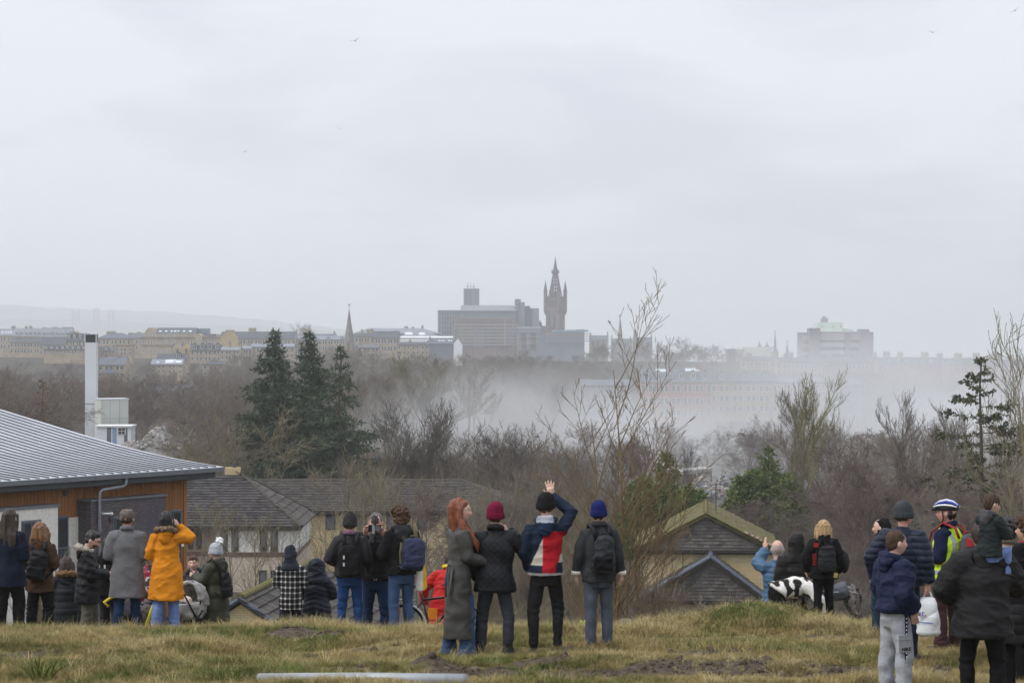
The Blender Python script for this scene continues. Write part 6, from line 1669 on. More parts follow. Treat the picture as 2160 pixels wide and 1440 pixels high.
FOLD = {
    "shell": lambda s: (lambda v, n: -.010 * (np.abs(snoise(v, (15, 15, 24), s)) ** .8 - .6) - .005 * (np.abs(snoise(v, (34, 34, 50), s + 2)) ** .8 - .6) + .006 * snoise(v, (8, 8, 5), s + 1)),
    "wool": lambda s: (lambda v, n: .009 * snoise(v, (19, 19, 2.4), s) * np.clip((1.3 - v[:, 2]) * 2.2, .25, 1) + -.006 * (np.abs(snoise(v, (15, 15, 26), s + 5)) ** .8 - .6) + .003 * snoise(v, (26, 26, 20), s + 1)),
    "jean": lambda s: (lambda v, n: -.0055 * (np.abs(snoise(v, (17, 17, 44), s)) ** .8 - .6) * (.45 + 1.3 * np.exp(-((v[:, 2] - .48) / .1) ** 2) + 1.4 * np.exp(-((v[:, 2] - .12) / .09) ** 2)) + .004 * snoise(v, (8, 8, 6), s + 1)),
    "fleece": lambda s: (lambda v, n: -.008 * (np.abs(snoise(v, (14, 14, 20), s)) ** .8 - .6) + .003 * snoise(v, (40, 40, 40), s + 1)),
    "quilt": lambda s: (lambda v, n: .004 * (np.abs(np.sin((v[:, 0] + v[:, 2]) * 42)) ** .5 + np.abs(np.sin((v[:, 0] - v[:, 2]) * 42)) ** .5 - 1) + .009 * snoise(v, (12, 12, 14), s)),
    "hair": lambda s: (lambda v, n: .005 * snoise(v, (95, 95, 7), s) + .003 * snoise(v, (150, 150, 12), s + 1)),
    "curl": lambda s: (lambda v, n: .012 * np.abs(snoise(v, (75, 75, 75), s)) + .006 * snoise(v, (30, 30, 30), s + 1)),
    "crop": lambda s: (lambda v, n: .003 * snoise(v, (110, 110, 60), s)),
    "fur": lambda s: (lambda v, n: .011 * np.abs(snoise(v, (120, 120, 120), s)) + .004 * snoise(v, (220, 220, 220), s + 3)),
    "knit": lambda s: (lambda v, n: .0022 * np.sin(np.arctan2(v[:, 1], v[:, 0]) * 46) + .003 * snoise(v, (22, 22, 22), s)),
}
def puffer(pitch=.085, amp=.011, chev=0.0, z0=0.0):
    return lambda s: (lambda v, n: amp * (np.abs(np.sin(math.pi * (v[:, 2] - z0 + chev * np.abs(v[:, 0])) / pitch)) ** .55 - .6) + .004 * snoise(v, (28, 28, 16), s))

ARM_DOWN = ((.235, -.035, 1.15), (.245, .03, .90), (0, .1, -1))
ARM_FRONT = ((.245, -.03, 1.14), (.10, .23, 1.13), (-.3, 1, .2))
ARM_POCKET = ((.26, -.06, 1.14), (.20, .06, .96), (-.3, .4, -1))
def mir(a): return tuple((-p[0], p[1], p[2]) for p in a)

def person(px, ptop, Y, label, face=0, skin=(.50, .31, .235), top=None, bottom=None, shoes=None, hat=None, hair=None, aR=ARM_DOWN, aL=None, yaw=0, pitch=0, stance=.11, fem=False, bulk=0.0, bend=0, hcurl=(.5, .5), hpn=(None, None), child=False, beard=None, bald=None, hand_scale=1.0, legs=None, seed=None, extra=None, hspread=.12, hoodk=1.0, brow=(.06, .04, .03), grown=None, nohand=False, headless=False, dz=0.0, lips=None, base_z=None):
    """aR / aL: elbow, wrist, hand direction in the body's own frame (x right, y forward, for a height of 1.75 m)"""
    x = (px - 1080) / F * Y; g = (terr1(x, Y) if base_z is None else base_z) + dz; ht = zat(ptop, Y) - g
    H = 1.775 + (.03 if hat in ("beanie", "helmet", "hoodup") else .012)
    s = (ht / H) if grown is None else grown; seed = seed if seed is not None else int(px)
    root = empty("person", (x, Y, g), R(face), s); tag(root, label, "person")
    aL = mir(aR) if aL is None else aL
    vx = .0105 if Y < 30 else .0125
    sw = (.155 if fem else .174) + bulk * .6; hs = 1.04 if fem else 1.0
    # spine: bend about the hip
    B = Matrix.Translation((0, 0, .95)) @ Matrix.Rotation(R(-bend), 4, 'X') @ Matrix.Translation((0, 0, -.95))
    Mh = B @ Matrix.Translation((0, .0, 1.53)) @ Matrix.Rotation(R(yaw), 4, 'Z') @ Matrix.Rotation(R(-pitch), 4, 'X') @ Matrix.Translation((0, .016, .114))
    Mh = Mh @ Matrix.Scale(1.3 if child else 1.12, 4)
    Mi = Mh.inverted(); Mi_ = np.array(Mi)
    hl = lambda v: v @ Mi_[:3, :3].T + Mi_[:3, 3]
    # ---- body: head, neck, hands and the core that carries them, one surface
    mb = MB()
    if not headless: mb.add([Mh @ p for p in HEADV], HEADF)
    if not headless:
        for sx in (-1, 1): mb.ball(Mh @ Vector((sx * .079, -.012, -.008)), (.012, .019, .031), 8, 6, Mh.to_3x3())
    mb.tube([B @ Vector((0, -.012, 1.40)), B @ Vector((0, -.006, 1.50)), Mh @ Vector((0, -.02, -.07))], [.062, .054, .056], 12)
    mb.tube([(0, 0, .86), B @ Vector((0, 0, 1.1)), B @ Vector((0, 0, 1.42))], [.09, .08, .08], 10)
    sh = []
    for sx, a, hc, pn in ((1, aR, hcurl[0], hpn[0]), (-1, aL, hcurl[1], hpn[1])):
        S = B @ Vector((sx * sw, -.005, 1.40)); e, w, d = Vector(a[0]), Vector(a[1]), Vector(a[2]).normalized(); sh.append((S, e, w, d))
        mb.tube([B @ Vector((0, 0, 1.40)), S, e, w], [.04, .04, .034, .026], 8)
        if not nohand: add_hand(mb, w + d * .01, d, pn if pn is not None else Vector((-sx, .25, 0)), -sx, hc, hand_scale, hspread if sx > 0 else .12)
    if legs is None:   # weight on one leg, feet never quite level
        rq = random.Random(seed * 7 + 1); kx, sy_ = rq.choice((1, -1)), rq.uniform(.02, .07); legs = {}
        for q_ in (1, -1):
            fw = sy_ * kx * q_; ox = q_ * (stance + rq.uniform(-.012, .03)); legs[q_] = ((q_ * (stance * .9 + .012) + rq.uniform(-.01, .01), .012 + fw * .7 + (.02 if q_ == kx else 0), .49), (ox, -.01 + fw, .085))
    lg = legs
    for sx in (1, -1):
        hp = Vector((sx * .085, 0, .9)); kn, an = lg.get(sx, ((sx * (stance * .92 + .008), .012, .49), (sx * stance, -.01, .085)))
        kn, an = Vector(kn), Vector(an)
        mb.tube([hp, kn, an], [.05, .04, .035], 8)
    sk = np.array(skin); lp = np.array(lips if lips is not None else (skin[0] * .85, skin[1] * .55, skin[2] * .55)); bc = np.array(brow)
    def scol(v):
        c = np.tile(sk, (len(v), 1)); p = hl(v); X, Yy, Z = np.abs(p[:, 0]), p[:, 1], p[:, 2]; hd = (Z > -.125) & (np.linalg.norm(p, axis=1) < .15)
        fr = hd & (Yy > .04)
        red = np.exp(-((X - .045) / .022) ** 2 - ((Z + .02) / .022) ** 2) * fr + .8 * np.exp(-(X / .016) ** 2 - ((Z + .025) / .014) ** 2) * fr
        c = c * (1 - red[:, None] * np.array((.0, .18, .16)))
        def put(m, col, k=1.0): c[m] = c[m] * (1 - k) + np.array(col) * k
        put(fr & (np.abs(Z - .030) < .006) & (X > .014) & (X < .048), bc, .8)
        put(fr & (np.abs(Z - .011) < .006) & (X > .019) & (X < .044), (.32, .28, .26), .7)
        put(fr & (np.abs(Z - .011) < .006) & (np.abs(X - .031) < .0065), (.03, .025, .02), .9)
        put(fr & (np.abs(Z + .061) < .0085) & (X < .024), lp, .75)
        if beard is not None: put(fr & (((Z < -.035) & ((X > .028) | (Z < -.07))) | ((Z < -.042) & (Z > -.054) & (X < .03))), beard, .85)
        if bald is not None: put(hd & (Z < .06) & (Z > -.07) & (Yy < .035), bald, .75)
        return c
    shell("body", mb, .0085 if Y < 33 else .0095, root, SKIN, 1, None, scol)
    # ---- trousers
    if bottom:
        fit = {"slim": (.092, .067, .05, .047), "straight": (.097, .074, .064, .066), "wide": (.1, .085, .082, .09), "flare": (.098, .078, .088, .105), "baggy": (.108, .095, .085, .07)}[bottom.get("fit", "straight")]
        m = MB()
        m.loft([((0, -.004, .76), .15 * hs + bulk * .6, .115), ((0, -.018, .86), .172 * hs + bulk * .8, .132), ((0, -.014, .94), .17 * hs + bulk * .8, .128), ((0, 0, 1.03), .152 + bulk, .112)], 20)
        for sx in (1, -1):
            kn, an = lg.get(sx, ((sx * (stance * .92 + .008), .012, .49), (sx * stance, -.01, .085))); kn, an = Vector(kn), Vector(an); hp = Vector((sx * .086, -.006, .86)); k = 1 + bulk * 1.5
            m.tube([hp, hp.lerp(kn, .5) + Vector((0, .008, 0)), kn, kn.lerp(an, .35) + Vector((0, -.012, 0)), kn.lerp(an, .8), an - Vector((0, 0, .035))], [fit[0] * k, (fit[0] + fit[1]) / 2 * k, fit[1] * k, (fit[1] + fit[2]) / 2 * k, fit[2], fit[3]], 14)
        shell("trousers", m, vx, root, bottom["mat"], 4, FOLD[bottom.get("fold", "jean")](seed + 5), bottom.get("col"))
    # ---- shoes
    if shoes:
        for sx in (1, -1):
            kn, an = lg.get(sx, (None, (sx * stance, -.01, .085))); an = Vector(an); m = MB(); tx = sx * .035
            z0 = an.z - .085
            m.tube([an + Vector((0, -.055, -.045)), an + Vector((0, .0, -.04)), an + Vector((tx * .5, .07, -.05)), an + Vector((tx, .15, -.056)), an + Vector((tx * 1.2, .185, -.062))], [.038, .046, .046, .042, .022], 10, sq=(1, .95))
            if shoes.get("boot"): m.tube([an + Vector((0, -.01, -.02)), an + Vector((0, -.012, .12))], [.05, .056], 10)
            shell("shoe", m, vx, root, shoes["mat"], 2)
    # ---- top
    if top:
        k = top.get("k", .02) + bulk; hem = top.get("hem", .86); fl = top.get("flare", 0.0); m = MB(); zz = []
        wr, wd = .158 + k * .9 + (.0 if not fem else -.01), .112 + k * .9
        if hem < .6: zz += [((0, -.005, hem), .19 * hs + k + fl, .15 + k + fl), ((0, -.006, hem + .02), .192 * hs + k + fl, .152 + k + fl), ((0, -.006, .72), .182 * hs + k + fl * .5, .142 + k + fl * .5)]
        elif hem < .92: zz += [((0, -.01, hem), .178 * hs + k + fl, .136 + k + fl), ((0, -.01, hem + .02), .179 * hs + k + fl, .137 + k + fl)]
        else: zz += [((0, -.005, hem), .168 * hs + k + fl, .124 + k + fl)]
        if hem < .95: zz += [((0, -.012, .96), .172 * hs + k, .13 + k)]
        zz += [((0, -.004, 1.10), wr, wd), ((0, 0, 1.26), sw * .97 + k * .9, .123 + k * .9), ((0, -.004, 1.36), sw * .96 + k * .5, .110 + k * .6), ((0, -.006, 1.43), sw * .66, .088 + k * .4), ((0, -.006, 1.475), .1, .076), ((0, -.004, top.get("neck", 1.515)), .078, .076)]
        T2 = []
        for r in zz:
            c = Vector(r[0]); c2 = B @ c if c.z > .95 else c
            T2.append((c2, r[1], r[2] * top.get('thin', 1.0), R(-bend) if c.z > 1.0 else (R(-bend) * .5 if c.z > .93 else 0)))
        m.loft(T2, 24)
        sr = top.get("sleeve", 1.0); cuff = top.get("cuff", 1.0)
        for (S, e, w, d) in sh:
            if top.get("sleeveless"): continue
            p0 = B @ Vector((0, -.005, 1.38)); p0 = p0.lerp(S, .55); we = w - d * .0
            m.tube([p0, S + Vector((0, 0, -.012)), S.lerp(e, .4), S.lerp(e, .85), e, e.lerp(w, .2), e.lerp(w, .7), we], [r_ * sr + k * .75 for r_ in (.062, .066, .06, .053, .051, .051, .045, .041 * cuff)], 14)
        fold = top.get("fold", "shell"); dsp = FOLD[fold](seed) if isinstance(fold, str) else fold(seed)
        shell(top.get("name", "jacket"), m, vx, root, top["mat"], top.get("smooth", 5), dsp, top.get("col"))
        hd_ = top.get("hood"); hm = top.get("hoodmat", top["mat"])
        if hd_ == "down":
            m = MB(); m.ball(B @ Vector((0, -.105, 1.455)), (.125, .075, .085), 16, 10); m.ball(B @ Vector((0, -.125, 1.40)), (.095, .055, .09), 14, 9)
            m.tube([B @ Vector((-.085, .05, 1.47)), B @ Vector((-.11, -.03, 1.50)), B @ Vector((-.07, -.12, 1.525)), B @ Vector((.07, -.12, 1.525)), B @ Vector((.11, -.03, 1.50)), B @ Vector((.085, .05, 1.47))], [.03, .035, .035, .035, .035, .03], 10)
            shell("hood", m, vx, root, hm, 4, FOLD["shell"](seed + 2), top.get("hoodcol"))
        if hd_ == "up":
            m = MB(); rr_ = [((0, -.045, -.24), .17, .12), ((0, -.045, -.19), .15, .125), ((0, -.04, -.12), .115, .118), ((0, -.036, -.04), .103, .115), ((0, -.034, .04), .101, .115), ((0, -.036, .09), .088, .104), ((0, -.045, .125), .06, .075), ((0, -.055, .146), .025, .035)]
            m.loft([(Mh @ Vector(c), a * hoodk * 1.06, b * (1 + (hoodk - 1) * .5) * 1.04) for c, a, b in rr_], 20)
            m.ball(B @ Vector((0, -.05, 1.45)), (.15, .105, .075), 14, 9)
            shell("hood", m, vx, root, hm, 4, FOLD["shell"](seed + 2))
        if top.get("fur"):
            m = MB(); pts = [(-.09, .07, 1.47), (-.135, -.02, 1.50), (-.11, -.125, 1.525), (0, -.165, 1.535), (.11, -.125, 1.525), (.135, -.02, 1.50), (.09, .07, 1.47)]
            m.tube([B @ Vector(p) for p in pts], [.022, .03, .034, .034, .034, .03, .022], 10)
            shell("fur_trim", m, vx * .8, root, top["fur"], 1, FOLD["fur"](seed + 3))
        if top.get("collar"):
            m = MB(); pts = [(-.06, .075, 1.49), (-.085, .0, 1.505), (-.06, -.075, 1.525), (0, -.092, 1.53), (.06, -.075, 1.525), (.085, .0, 1.505), (.06, .075, 1.49)]
            m.tube([B @ Vector(p) for p in pts], [.022, .026, .028, .028, .028, .026, .022], 10, sq=(.9, 1.25)); shell("collar", m, vx, root, top["collar"], 2)
        if top.get("cuffs"):
            for (S, e, w, d) in sh: MB().tube([w - d * .035, w + d * .012], .052 * cuff + k * .6, 12).build("cuff", top["cuffs"], root, smooth=True)
    # ---- headwear and hair
    def headshell(name, rings=(), balls=(), tubes=(), mt=None, fold="crop", sm=2, v=.008, n=20):
        m = MB()
        if rings:
            q = MB().loft([(Vector(c), a, b) for c, a, b in rings], n); m.add([Mh @ Vector(p) for p in q.v], q.f)
        for (c, r) in balls: m.ball(Mh @ Vector(c), r, 14, 10, Mh.to_3x3())
        for (pts, rad, sq) in tubes: m.tube(xf(Mh, pts), rad, 10, sq=sq)
        f = FOLD[fold](seed + 9) if isinstance(fold, str) else fold
        loc = (lambda vv, nn: f(hl(vv), nn))
        return shell(name, m, v, root, mt, sm, loc)
    if hair:
        kind, hm = hair
        if kind == "short": headshell("hair", balls=(((0, -.016, .028), (.0865, .102, .1)), ((0, -.04, -.01), (.076, .066, .075))), mt=hm, fold="hair", v=.007)
        elif kind == "crop": headshell("hair", balls=(((0, -.012, .028), (.0825, .099, .097)), ((0, -.038, -.008), (.0755, .064, .07))), mt=hm, fold="crop", v=.007)
        elif kind == "quiff": headshell("hair", balls=(((0, -.014, .036), (.080, .1, .094)), ((0, .035, .085), (.06, .055, .042)), ((0, -.038, -.008), (.075, .064, .07))), mt=hm, fold="hair", v=.007)
        elif kind == "curly": headshell("hair", balls=(((0, -.014, .035), (.092, .104, .1)), ((0, -.045, -.02), (.084, .07, .075)), ((.06, .03, .06), (.04, .05, .045)), ((-.06, .03, .06), (.04, .05, .045))), mt=hm, fold="curl", v=.007)
        elif kind == "bob": headshell("hair", rings=(((0, -.03, -.125), .088, .07), ((0, -.028, -.06), .094, .085), ((0, -.022, .02), .09, .098), ((0, -.016, .08), .075, .09), ((0, -.015, .122), .03, .04)), tubes=[([(sx * .075, .045, .05), (sx * .088, .035, -.03), (sx * .085, .02, -.11)], [.018, .022, .014], None) for sx in (1, -1)], mt=hm, fold="hair", v=.007)
        elif kind == "wavy": headshell("hair", rings=(((0, -.075, -.20), .10, .035), ((0, -.07, -.15), .128, .062), ((0, -.055, -.08), .125, .088), ((0, -.038, -.01), .108, .1), ((0, -.024, .06), .092, .103), ((0, -.016, .105), .065, .08), ((0, -.015, .13), .025, .03)), tubes=[([(sx * .072, .05, .055), (sx * .105, .03, -.04), (sx * .12, .0, -.16)], [.02, .03, .016], None) for sx in (1, -1)], mt=hm, fold="hair", v=.0075)
        elif kind == "long": headshell("hair", rings=(((0, -.115, -.40), .075, .014), ((0, -.112, -.30), .115, .03), ((0, -.085, -.19), .12, .05), ((0, -.05, -.10), .1, .072), ((0, -.03, -.02), .091, .092), ((0, -.018, .06), .084, .1), ((0, -.015, .105), .055, .07), ((0, -.015, .127), .022, .03)), tubes=[([(sx * .07, .05, .055), (sx * .085, .035, -.04), (sx * .1, -.02, -.16)], [.018, .024, .02], None) for sx in (1, -1)], mt=hm, fold="hair", v=.0085)
        elif kind == "longfront":
            headshell("hair", rings=(((0, -.04, -.20), .08, .05), ((0, -.038, -.10), .09, .075), ((0, -.032, -.03), .0905, .09), ((0, -.026, .04), .09, .1), ((0, -.018, .085), .075, .092), ((0, -.015, .128), .03, .04)), tubes=[([(sx * .06, .035, .08), (sx * .087, .012, .02), (sx * .092, .0, -.06), (sx * .104, .03, -.15), (sx * .11, .10, -.23), (sx * .10, .16, -.31), (sx * .088, .175, -.40)], [.016, .022, .032, .042, .040, .034, .01], (1.0, 1.25)) for sx in (1, -1)], mt=hm, fold="hair", v=.0085)
        elif kind == "nape": headshell("hair", balls=(((0, -.042, -.012), (.0805, .064, .055)),), mt=hm, fold="hair", v=.007)
    if hat == "beanie":
        hm = extra["hatmat"]; sl = extra.get("slouch", 0)
        headshell("beanie", rings=(((0, -.014, -.03), .0895, .104), ((0, -.013, -.022), .0945, .110), ((0, -.012, .022), .0945, .110), ((0, -.012, .028), .0895, .105), ((0, -.014, .085), .081, .096), ((0, -.018 - sl * .3, .118), .062, .074), ((0, -.022 - sl, .142 + sl * .6), .03, .036)), mt=hm, fold="knit", v=.0075)
        if extra.get("pompom"): headshell("pompom", balls=(((0, -.07, .165), (.05, .05, .048)),), mt=extra["pompom"], fold="fur", v=.007)
    if hat == "cap":
        headshell("flat_cap", rings=(((0, -.006, .012), .0865, .107), ((0, .0, .03), .093, .117), ((0, .006, .066), .096, .12), ((0, .0, .108), .07, .09), ((0, -.01, .118), .03, .04)), tubes=[([(-.06, .085, .035), (0, .128, .028), (.06, .085, .035)], [.02, .028, .02], (.5, 1.2))], mt=extra["hatmat"], fold="crop")
    return root

def hold(p, name, label, cat):
    """a thing carried by person p: an Empty sharing the person's place, turn and size"""
    o = empty(name, p.location, p.rotation_euler.z, p.scale.x); tag(o, label, cat)
    return o

def backpack(p, label, mt, w=.28, h=.42, d=.15, z=1.2, y=-.2, x=0.0, pocket=None, strap=None, handle=True, tilt=0.0, slim=2.6, front=True, bulk=0.0):
    o = hold(p, "backpack", label, "backpack"); st = strap or mt; seed = int(z * 1000 + w * 777)
    M = Matrix.Translation((x, y, z)) @ Matrix.Rotation(tilt, 4, 'Y')
    q = MB().loft([((0, 0, -h / 2), w * .40, d * .38), ((0, -.004, -h / 2 + .02), w * .48, d * .48), ((0, -.01, -h * .2), w * .5, d * .52), ((0, -.004, h * .2), w * .47, d * .46), ((0, 0, h * .42), w * .38, d * .38), ((0, 0, h / 2), w * .22, d * .22)], 22, slim)
    m = MB().add([M @ Vector(a) for a in q.v], q.f)
    shell("bag_body", m, .0105, o, mt, 3, FOLD["shell"](seed))
    if pocket:
        q = MB().loft([((0, -d * .45, -h * .42), w * .36, d * .2), ((0, -d * .5, -h * .36), w * .42, d * .27), ((0, -d * .5, -h * .08), w * .41, d * .25), ((0, -d * .46, -h * .03), w * .36, d * .16)], 18, 2.6)
        shell("pocket", MB().add([M @ Vector(a) for a in q.v], q.f), .0105, o, pocket, 2, FOLD["shell"](seed + 4))
    for sx in ((1, -1) if front else ()):
        b = bulk
        pts = [(x + sx * .08, y + .07, z + h * .38), (x * .6 + sx * .1, -.1 - b, 1.475), (sx * .115, 0, 1.51 + b * .5), (sx * .125, .1 + b, 1.42), (sx * .135, .145 + b, 1.25), (sx * .17 + sx * b, .06, 1.08), (x + sx * .12, y + .06, z - h * .42)]
        MB().tube(pts, .03, 8, sq=(1.0, .38)).build("strap", st, o, smooth=True)
    if handle: MB().tube(xf(M, [(-.04, .03, h * .47), (-.03, .03, h * .54), (.03, .03, h * .54), (.04, .03, h * .47)]), .01, 6).build("handle", st, o, smooth=True)
    return o
# ------------------------------------------------------------------ the crowd
def build_people():
    black = fab("black cloth", (0.0085, 0.0085, 0.0095), .85, spec=.12); blackn = fab("black nylon", (0.008, 0.008, 0.0098), .6, bump=.15, sheen=.05, spec=.22); char = fab("charcoal cloth", (0.026, 0.027, 0.03), .85, spec=.15)
    navy = fab("navy cloth", (0.008, 0.011, 0.024), .85, spec=.12); navyn = fab("navy nylon", (0.007, 0.0095, 0.019), .55, bump=.12, sheen=.05, spec=.25); denim = fab("mid blue denim", (0.038, 0.072, 0.15), .9, .3, scale=5, bs=120); dend = fab("dark blue denim", (0.012, 0.03, 0.075), .9, .3, scale=5, bs=120); denl = fab("light blue denim", (0.14, 0.21, 0.42), .9, .25, scale=5, bs=120); denb = fab("bright blue jeans", (0.012, 0.042, 0.135), .9, .25, scale=5)
    blackt = fab("black trousers", (0.009, 0.009, 0.0102), .9, spec=.1); sho = fab("black shoe leather", (0.018, 0.017, 0.017), .5, sheen=0); grys = fab("grey trainers", (0.2, 0.21, 0.22), .7); 
    fur = fab("brown fur", (0.16, 0.115, 0.075), .95, .35, scale=30); furd = fab("dark tan fur", (0.17, 0.10, 0.05), .95, .4, scale=30); furg = fab("grey cream fur", (0.33, 0.30, 0.25), .95, .35, scale=30)
    hb = fab("dark brown hair", (0.03, 0.019, 0.013), .55, .4, sheen=0, scale=30, spec=.4); hbl = fab("black hair", (0.012, 0.01, 0.01), .5, .3, sheen=0, scale=30, spec=.4); har = fab("auburn hair", (0.15, 0.07, 0.026), .55, .4, sheen=0, scale=30, spec=.4); hred = fab("copper red hair", (0.16, 0.045, 0.014), .5, .4, sheen=0, scale=30, spec=.4); hbd = fab("blonde hair", (0.34, 0.225, 0.105), .55, .4, sheen=0, scale=30, spec=.4); hmb = fab("mid brown hair", (0.075, 0.042, 0.022), .6, .4, sheen=0, scale=30); hcb = fab("curly brown hair", (0.055, 0.028, 0.016), .65, .4, sheen=0, scale=40)
    pale = (.56, .36, .285); ruddy = (.52, .29, .22)
    J = dict
    # ---- left group
    p = person(20, 1072, 36.4, "woman with long brown hair in navy coat at the left edge", -12, top=J(mat=navy, hem=.72, k=.03, flare=.02, fold="wool"), bottom=J(mat=blackt, fit="wide"), shoes=J(mat=sho), hair=("long", hb), aR=ARM_FRONT, fem=True, bulk=.01)
    p = person(84, 1101, 37.2, "auburn-haired woman in brown jacket with black rucksack", -10, top=J(mat=fab("brown cotton", (0.055, 0.03, 0.016), .9), hem=.74, k=.035, hood="down", fold="shell"), bottom=J(mat=blackt, fit="wide"), shoes=J(mat=sho), hair=("wavy", har), aR=ARM_FRONT, fem=True, bulk=.01)
    backpack(p, "black rucksack on the brown jacketed woman's back", blackn, .30, .46, .16, 1.16, -.24, .05, pocket=blackn, tilt=R(8), bulk=.04)
    p = person(140, 1172, 40.6, "person in dark padded coat with tan fur hood, low on the slope", 5, top=J(mat=fab("dark slate padding", (0.0125, 0.0145, 0.018), .65, sheen=.05), hem=.5, k=.04, fold=puffer(.1, .009), hood="down", fur=furd), bottom=J(mat=blackt), shoes=J(mat=sho), hair=("bob", hb), aR=ARM_FRONT, fem=True, bulk=.02, pitch=12)
    hb_ = hold(p, "handbag", "small black handbag with pale piping beside the padded coat", "handbag")
    q = MB().loft([((-.30, -.1, .48), .10, .03), ((-.30, -.1, .52), .13, .05), ((-.29, -.1, .68), .09, .045), ((-.28, -.1, .76), .03, .02)], 16, 2.4); shell("bag_body", q, .011, hb_, blackn, 2)
    MB().tube([(-.42, -.15, .55), (-.36, -.16, .68), (-.29, -.16, .76), (-.23, -.16, .68), (-.19, -.15, .54), (-.3, -.16, .47), (-.42, -.15, .55)], .007, 6).build("piping", fab("cream piping", (.55, .5, .42)), hb_, smooth=True)
    MB().tube([(-.28, -.1, .76), (-.22, -.08, 1.0), (-.17, 0, 1.4), (-.14, .06, 1.46)], .012, 6).build("strap", blackn, hb_, smooth=True)
    p = person(186, 1116, 39.0, "bearded man with glasses in black parka looking down at a phone", -82, pale, top=J(mat=blackn, hem=.70, k=.05, flare=.01, hood="down", fur=furg, fold="shell"), bottom=J(mat=fab("khaki trousers", (0.10, 0.095, 0.07), .9), fit="baggy"), shoes=J(mat=sho), hair=("quiff", hbl), aR=((.24, .03, 1.14), (.12, .3, 1.12), (-.2, 1, .1)), pitch=24, yaw=-6, beard=(.025, .015, .012), brow=(.02, .014, .01), hcurl=(.9, .9))
    g_ = hold(p, "spectacles", "dark glasses on the bearded man", "glasses")
    Mg = Matrix.Translation((0, 0, 1.53)) @ Matrix.Rotation(R(-6), 4, 'Z') @ Matrix.Rotation(R(-24), 4, 'X') @ Matrix.Translation((0, .016, .114)) @ Matrix.Scale(1.12, 4)
    for sx in (1, -1):
        MB().tube(xf(Mg, [(sx * .031 + .02 * math.cos(t), .104 - .005 * abs(math.cos(t)), .01 + .016 * math.sin(t)) for t in np.linspace(0, 6.283, 13)]), .0028, 5).build("rim", blackn, g_)
        MB().tube(xf(Mg, [(sx * .05, .1, .014), (sx * .082, .0, .012)]), .0028, 5).build("arm", blackn, g_)
    MB().box(-.035, .035, -.004, .004, -.07, .07, Matrix.Translation((0, .42, 1.15)) @ Matrix.Rotation(R(-60), 4, 'X')).build("phone", blackn, None)
    ph = bpy.context.scene.objects.get("phone"); ph.location = p.location; ph.rotation_euler = p.rotation_euler; ph.scale = p.scale; ph.name = "mobile_phone"; tag(ph, "dark phone held by the bearded man", "phone")
    p = person(232, 1128, 39.6, "person in black hoodie with white sleeve letters behind the grey coat", -20, top=J(mat=black, hem=.88, k=.04, fold="fleece", hood="down"), bottom=J(mat=char, fit="straight"), shoes=J(mat=sho), hair=("short", hb), aR=ARM_FRONT, bulk=.02)
    wht = fab("white print", (.7, .7, .7), .8, .05, bump=0)
    for (tx, lx, ly, lz, sz, rz_, ry_) in (("A", -.335, -.155, 1.19, .24, .25, .12), ("H", -.10, -.195, 1.22, .2, 0, 0)):
        lettering(tx, sz, p, (lx, ly, lz), (R(90), ry_, rz_), wht, .004)
    MB().tube([(-.33, -.09, 1.06), (-.30, -.09, .97), (-.22, -.1, .95), (-.2, -.1, .99)], .016, 6).build("sleeve_stripe", wht, p, smooth=True)
    wool = fab("grey wool", (0.125, 0.125, 0.13), .95, .12, sheen=.5, scale=40)
    p = person(268, 1072, 37.3, "man in long grey wool coat and flat cap seen from behind", 4, ruddy, top=J(mat=wool, hem=.56, k=.035, flare=.02, fold="wool", collar=wool), bottom=J(mat=dend, fit="straight"), shoes=J(mat=sho), hat="cap", hair=("nape", hb), aR=ARM_FRONT, bulk=.02, extra=J(hatmat=fab("brown grey tweed", (.12, .10, .09), .95, .2, scale=60)))
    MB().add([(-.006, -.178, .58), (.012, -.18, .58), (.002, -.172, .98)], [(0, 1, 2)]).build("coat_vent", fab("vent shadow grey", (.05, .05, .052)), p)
    org = fab("orange parka cotton", (0.56, 0.20, 0.008), .8, .12, sheen=.1, scale=6)
    p = person(350, 1077, 37.2, "woman in bright orange parka raising her right hand to her head", 0, pale, top=J(mat=org, hem=.50, k=.035, flare=.03, fold="shell", hood="down", fur=fur), bottom=J(mat=denl, fit="wide"), shoes=J(mat=sho), hair=("bob", hbl), fem=True, aR=((.36, .06, 1.38), (.16, .12, 1.56), (-.6, .1, .75)), aL=mir(ARM_FRONT), pitch=4, bulk=.008)
    sc_ = MB().tube([(-.07, .05, 1.50), (-.08, -.04, 1.515), (0, -.085, 1.53), (.08, -.04, 1.515), (.07, .05, 1.50)], .03, 8); shell("scarf", sc_, .011, p, fab("blue scarf", (.02, .035, .25), .9), 2)
    p = person(316, 1150, 40.2, "person in pink and grey floral jacket half hidden between coat and parka", 160, top=J(mat=CLOTH, hem=.8, k=.03, fold="shell", col=lambda v: np.where((snoise(v, (40, 40, 40), 3) > .5)[:, None], np.array((.30, .04, .07)), np.where((snoise(v, (55, 55, 55), 4) > .6)[:, None], np.array((.5, .45, .48)), np.array((.05, .045, .06))))), bottom=J(mat=navy), shoes=J(mat=sho), hair=("short", hb), aR=ARM_FRONT)
    p = person(408, 1171, 39.6, "smiling boy in dark padded jacket facing the camera", 168, pale, top=J(mat=fab("dark navy padding", (.008, .0095, .0145), .55, sheen=.05, spec=.25), hem=.84, k=.03, fold=puffer(.1, .01), hood="down"), bottom=J(mat=blackt), shoes=J(mat=sho), hair=("quiff", hmb), aR=ARM_POCKET, yaw=8, child=False, lips=(.6, .3, .28), hand_scale=.9)
    olive = fab("olive padding", (0.033, 0.036, 0.022), .6, sheen=.05, spec=.35)
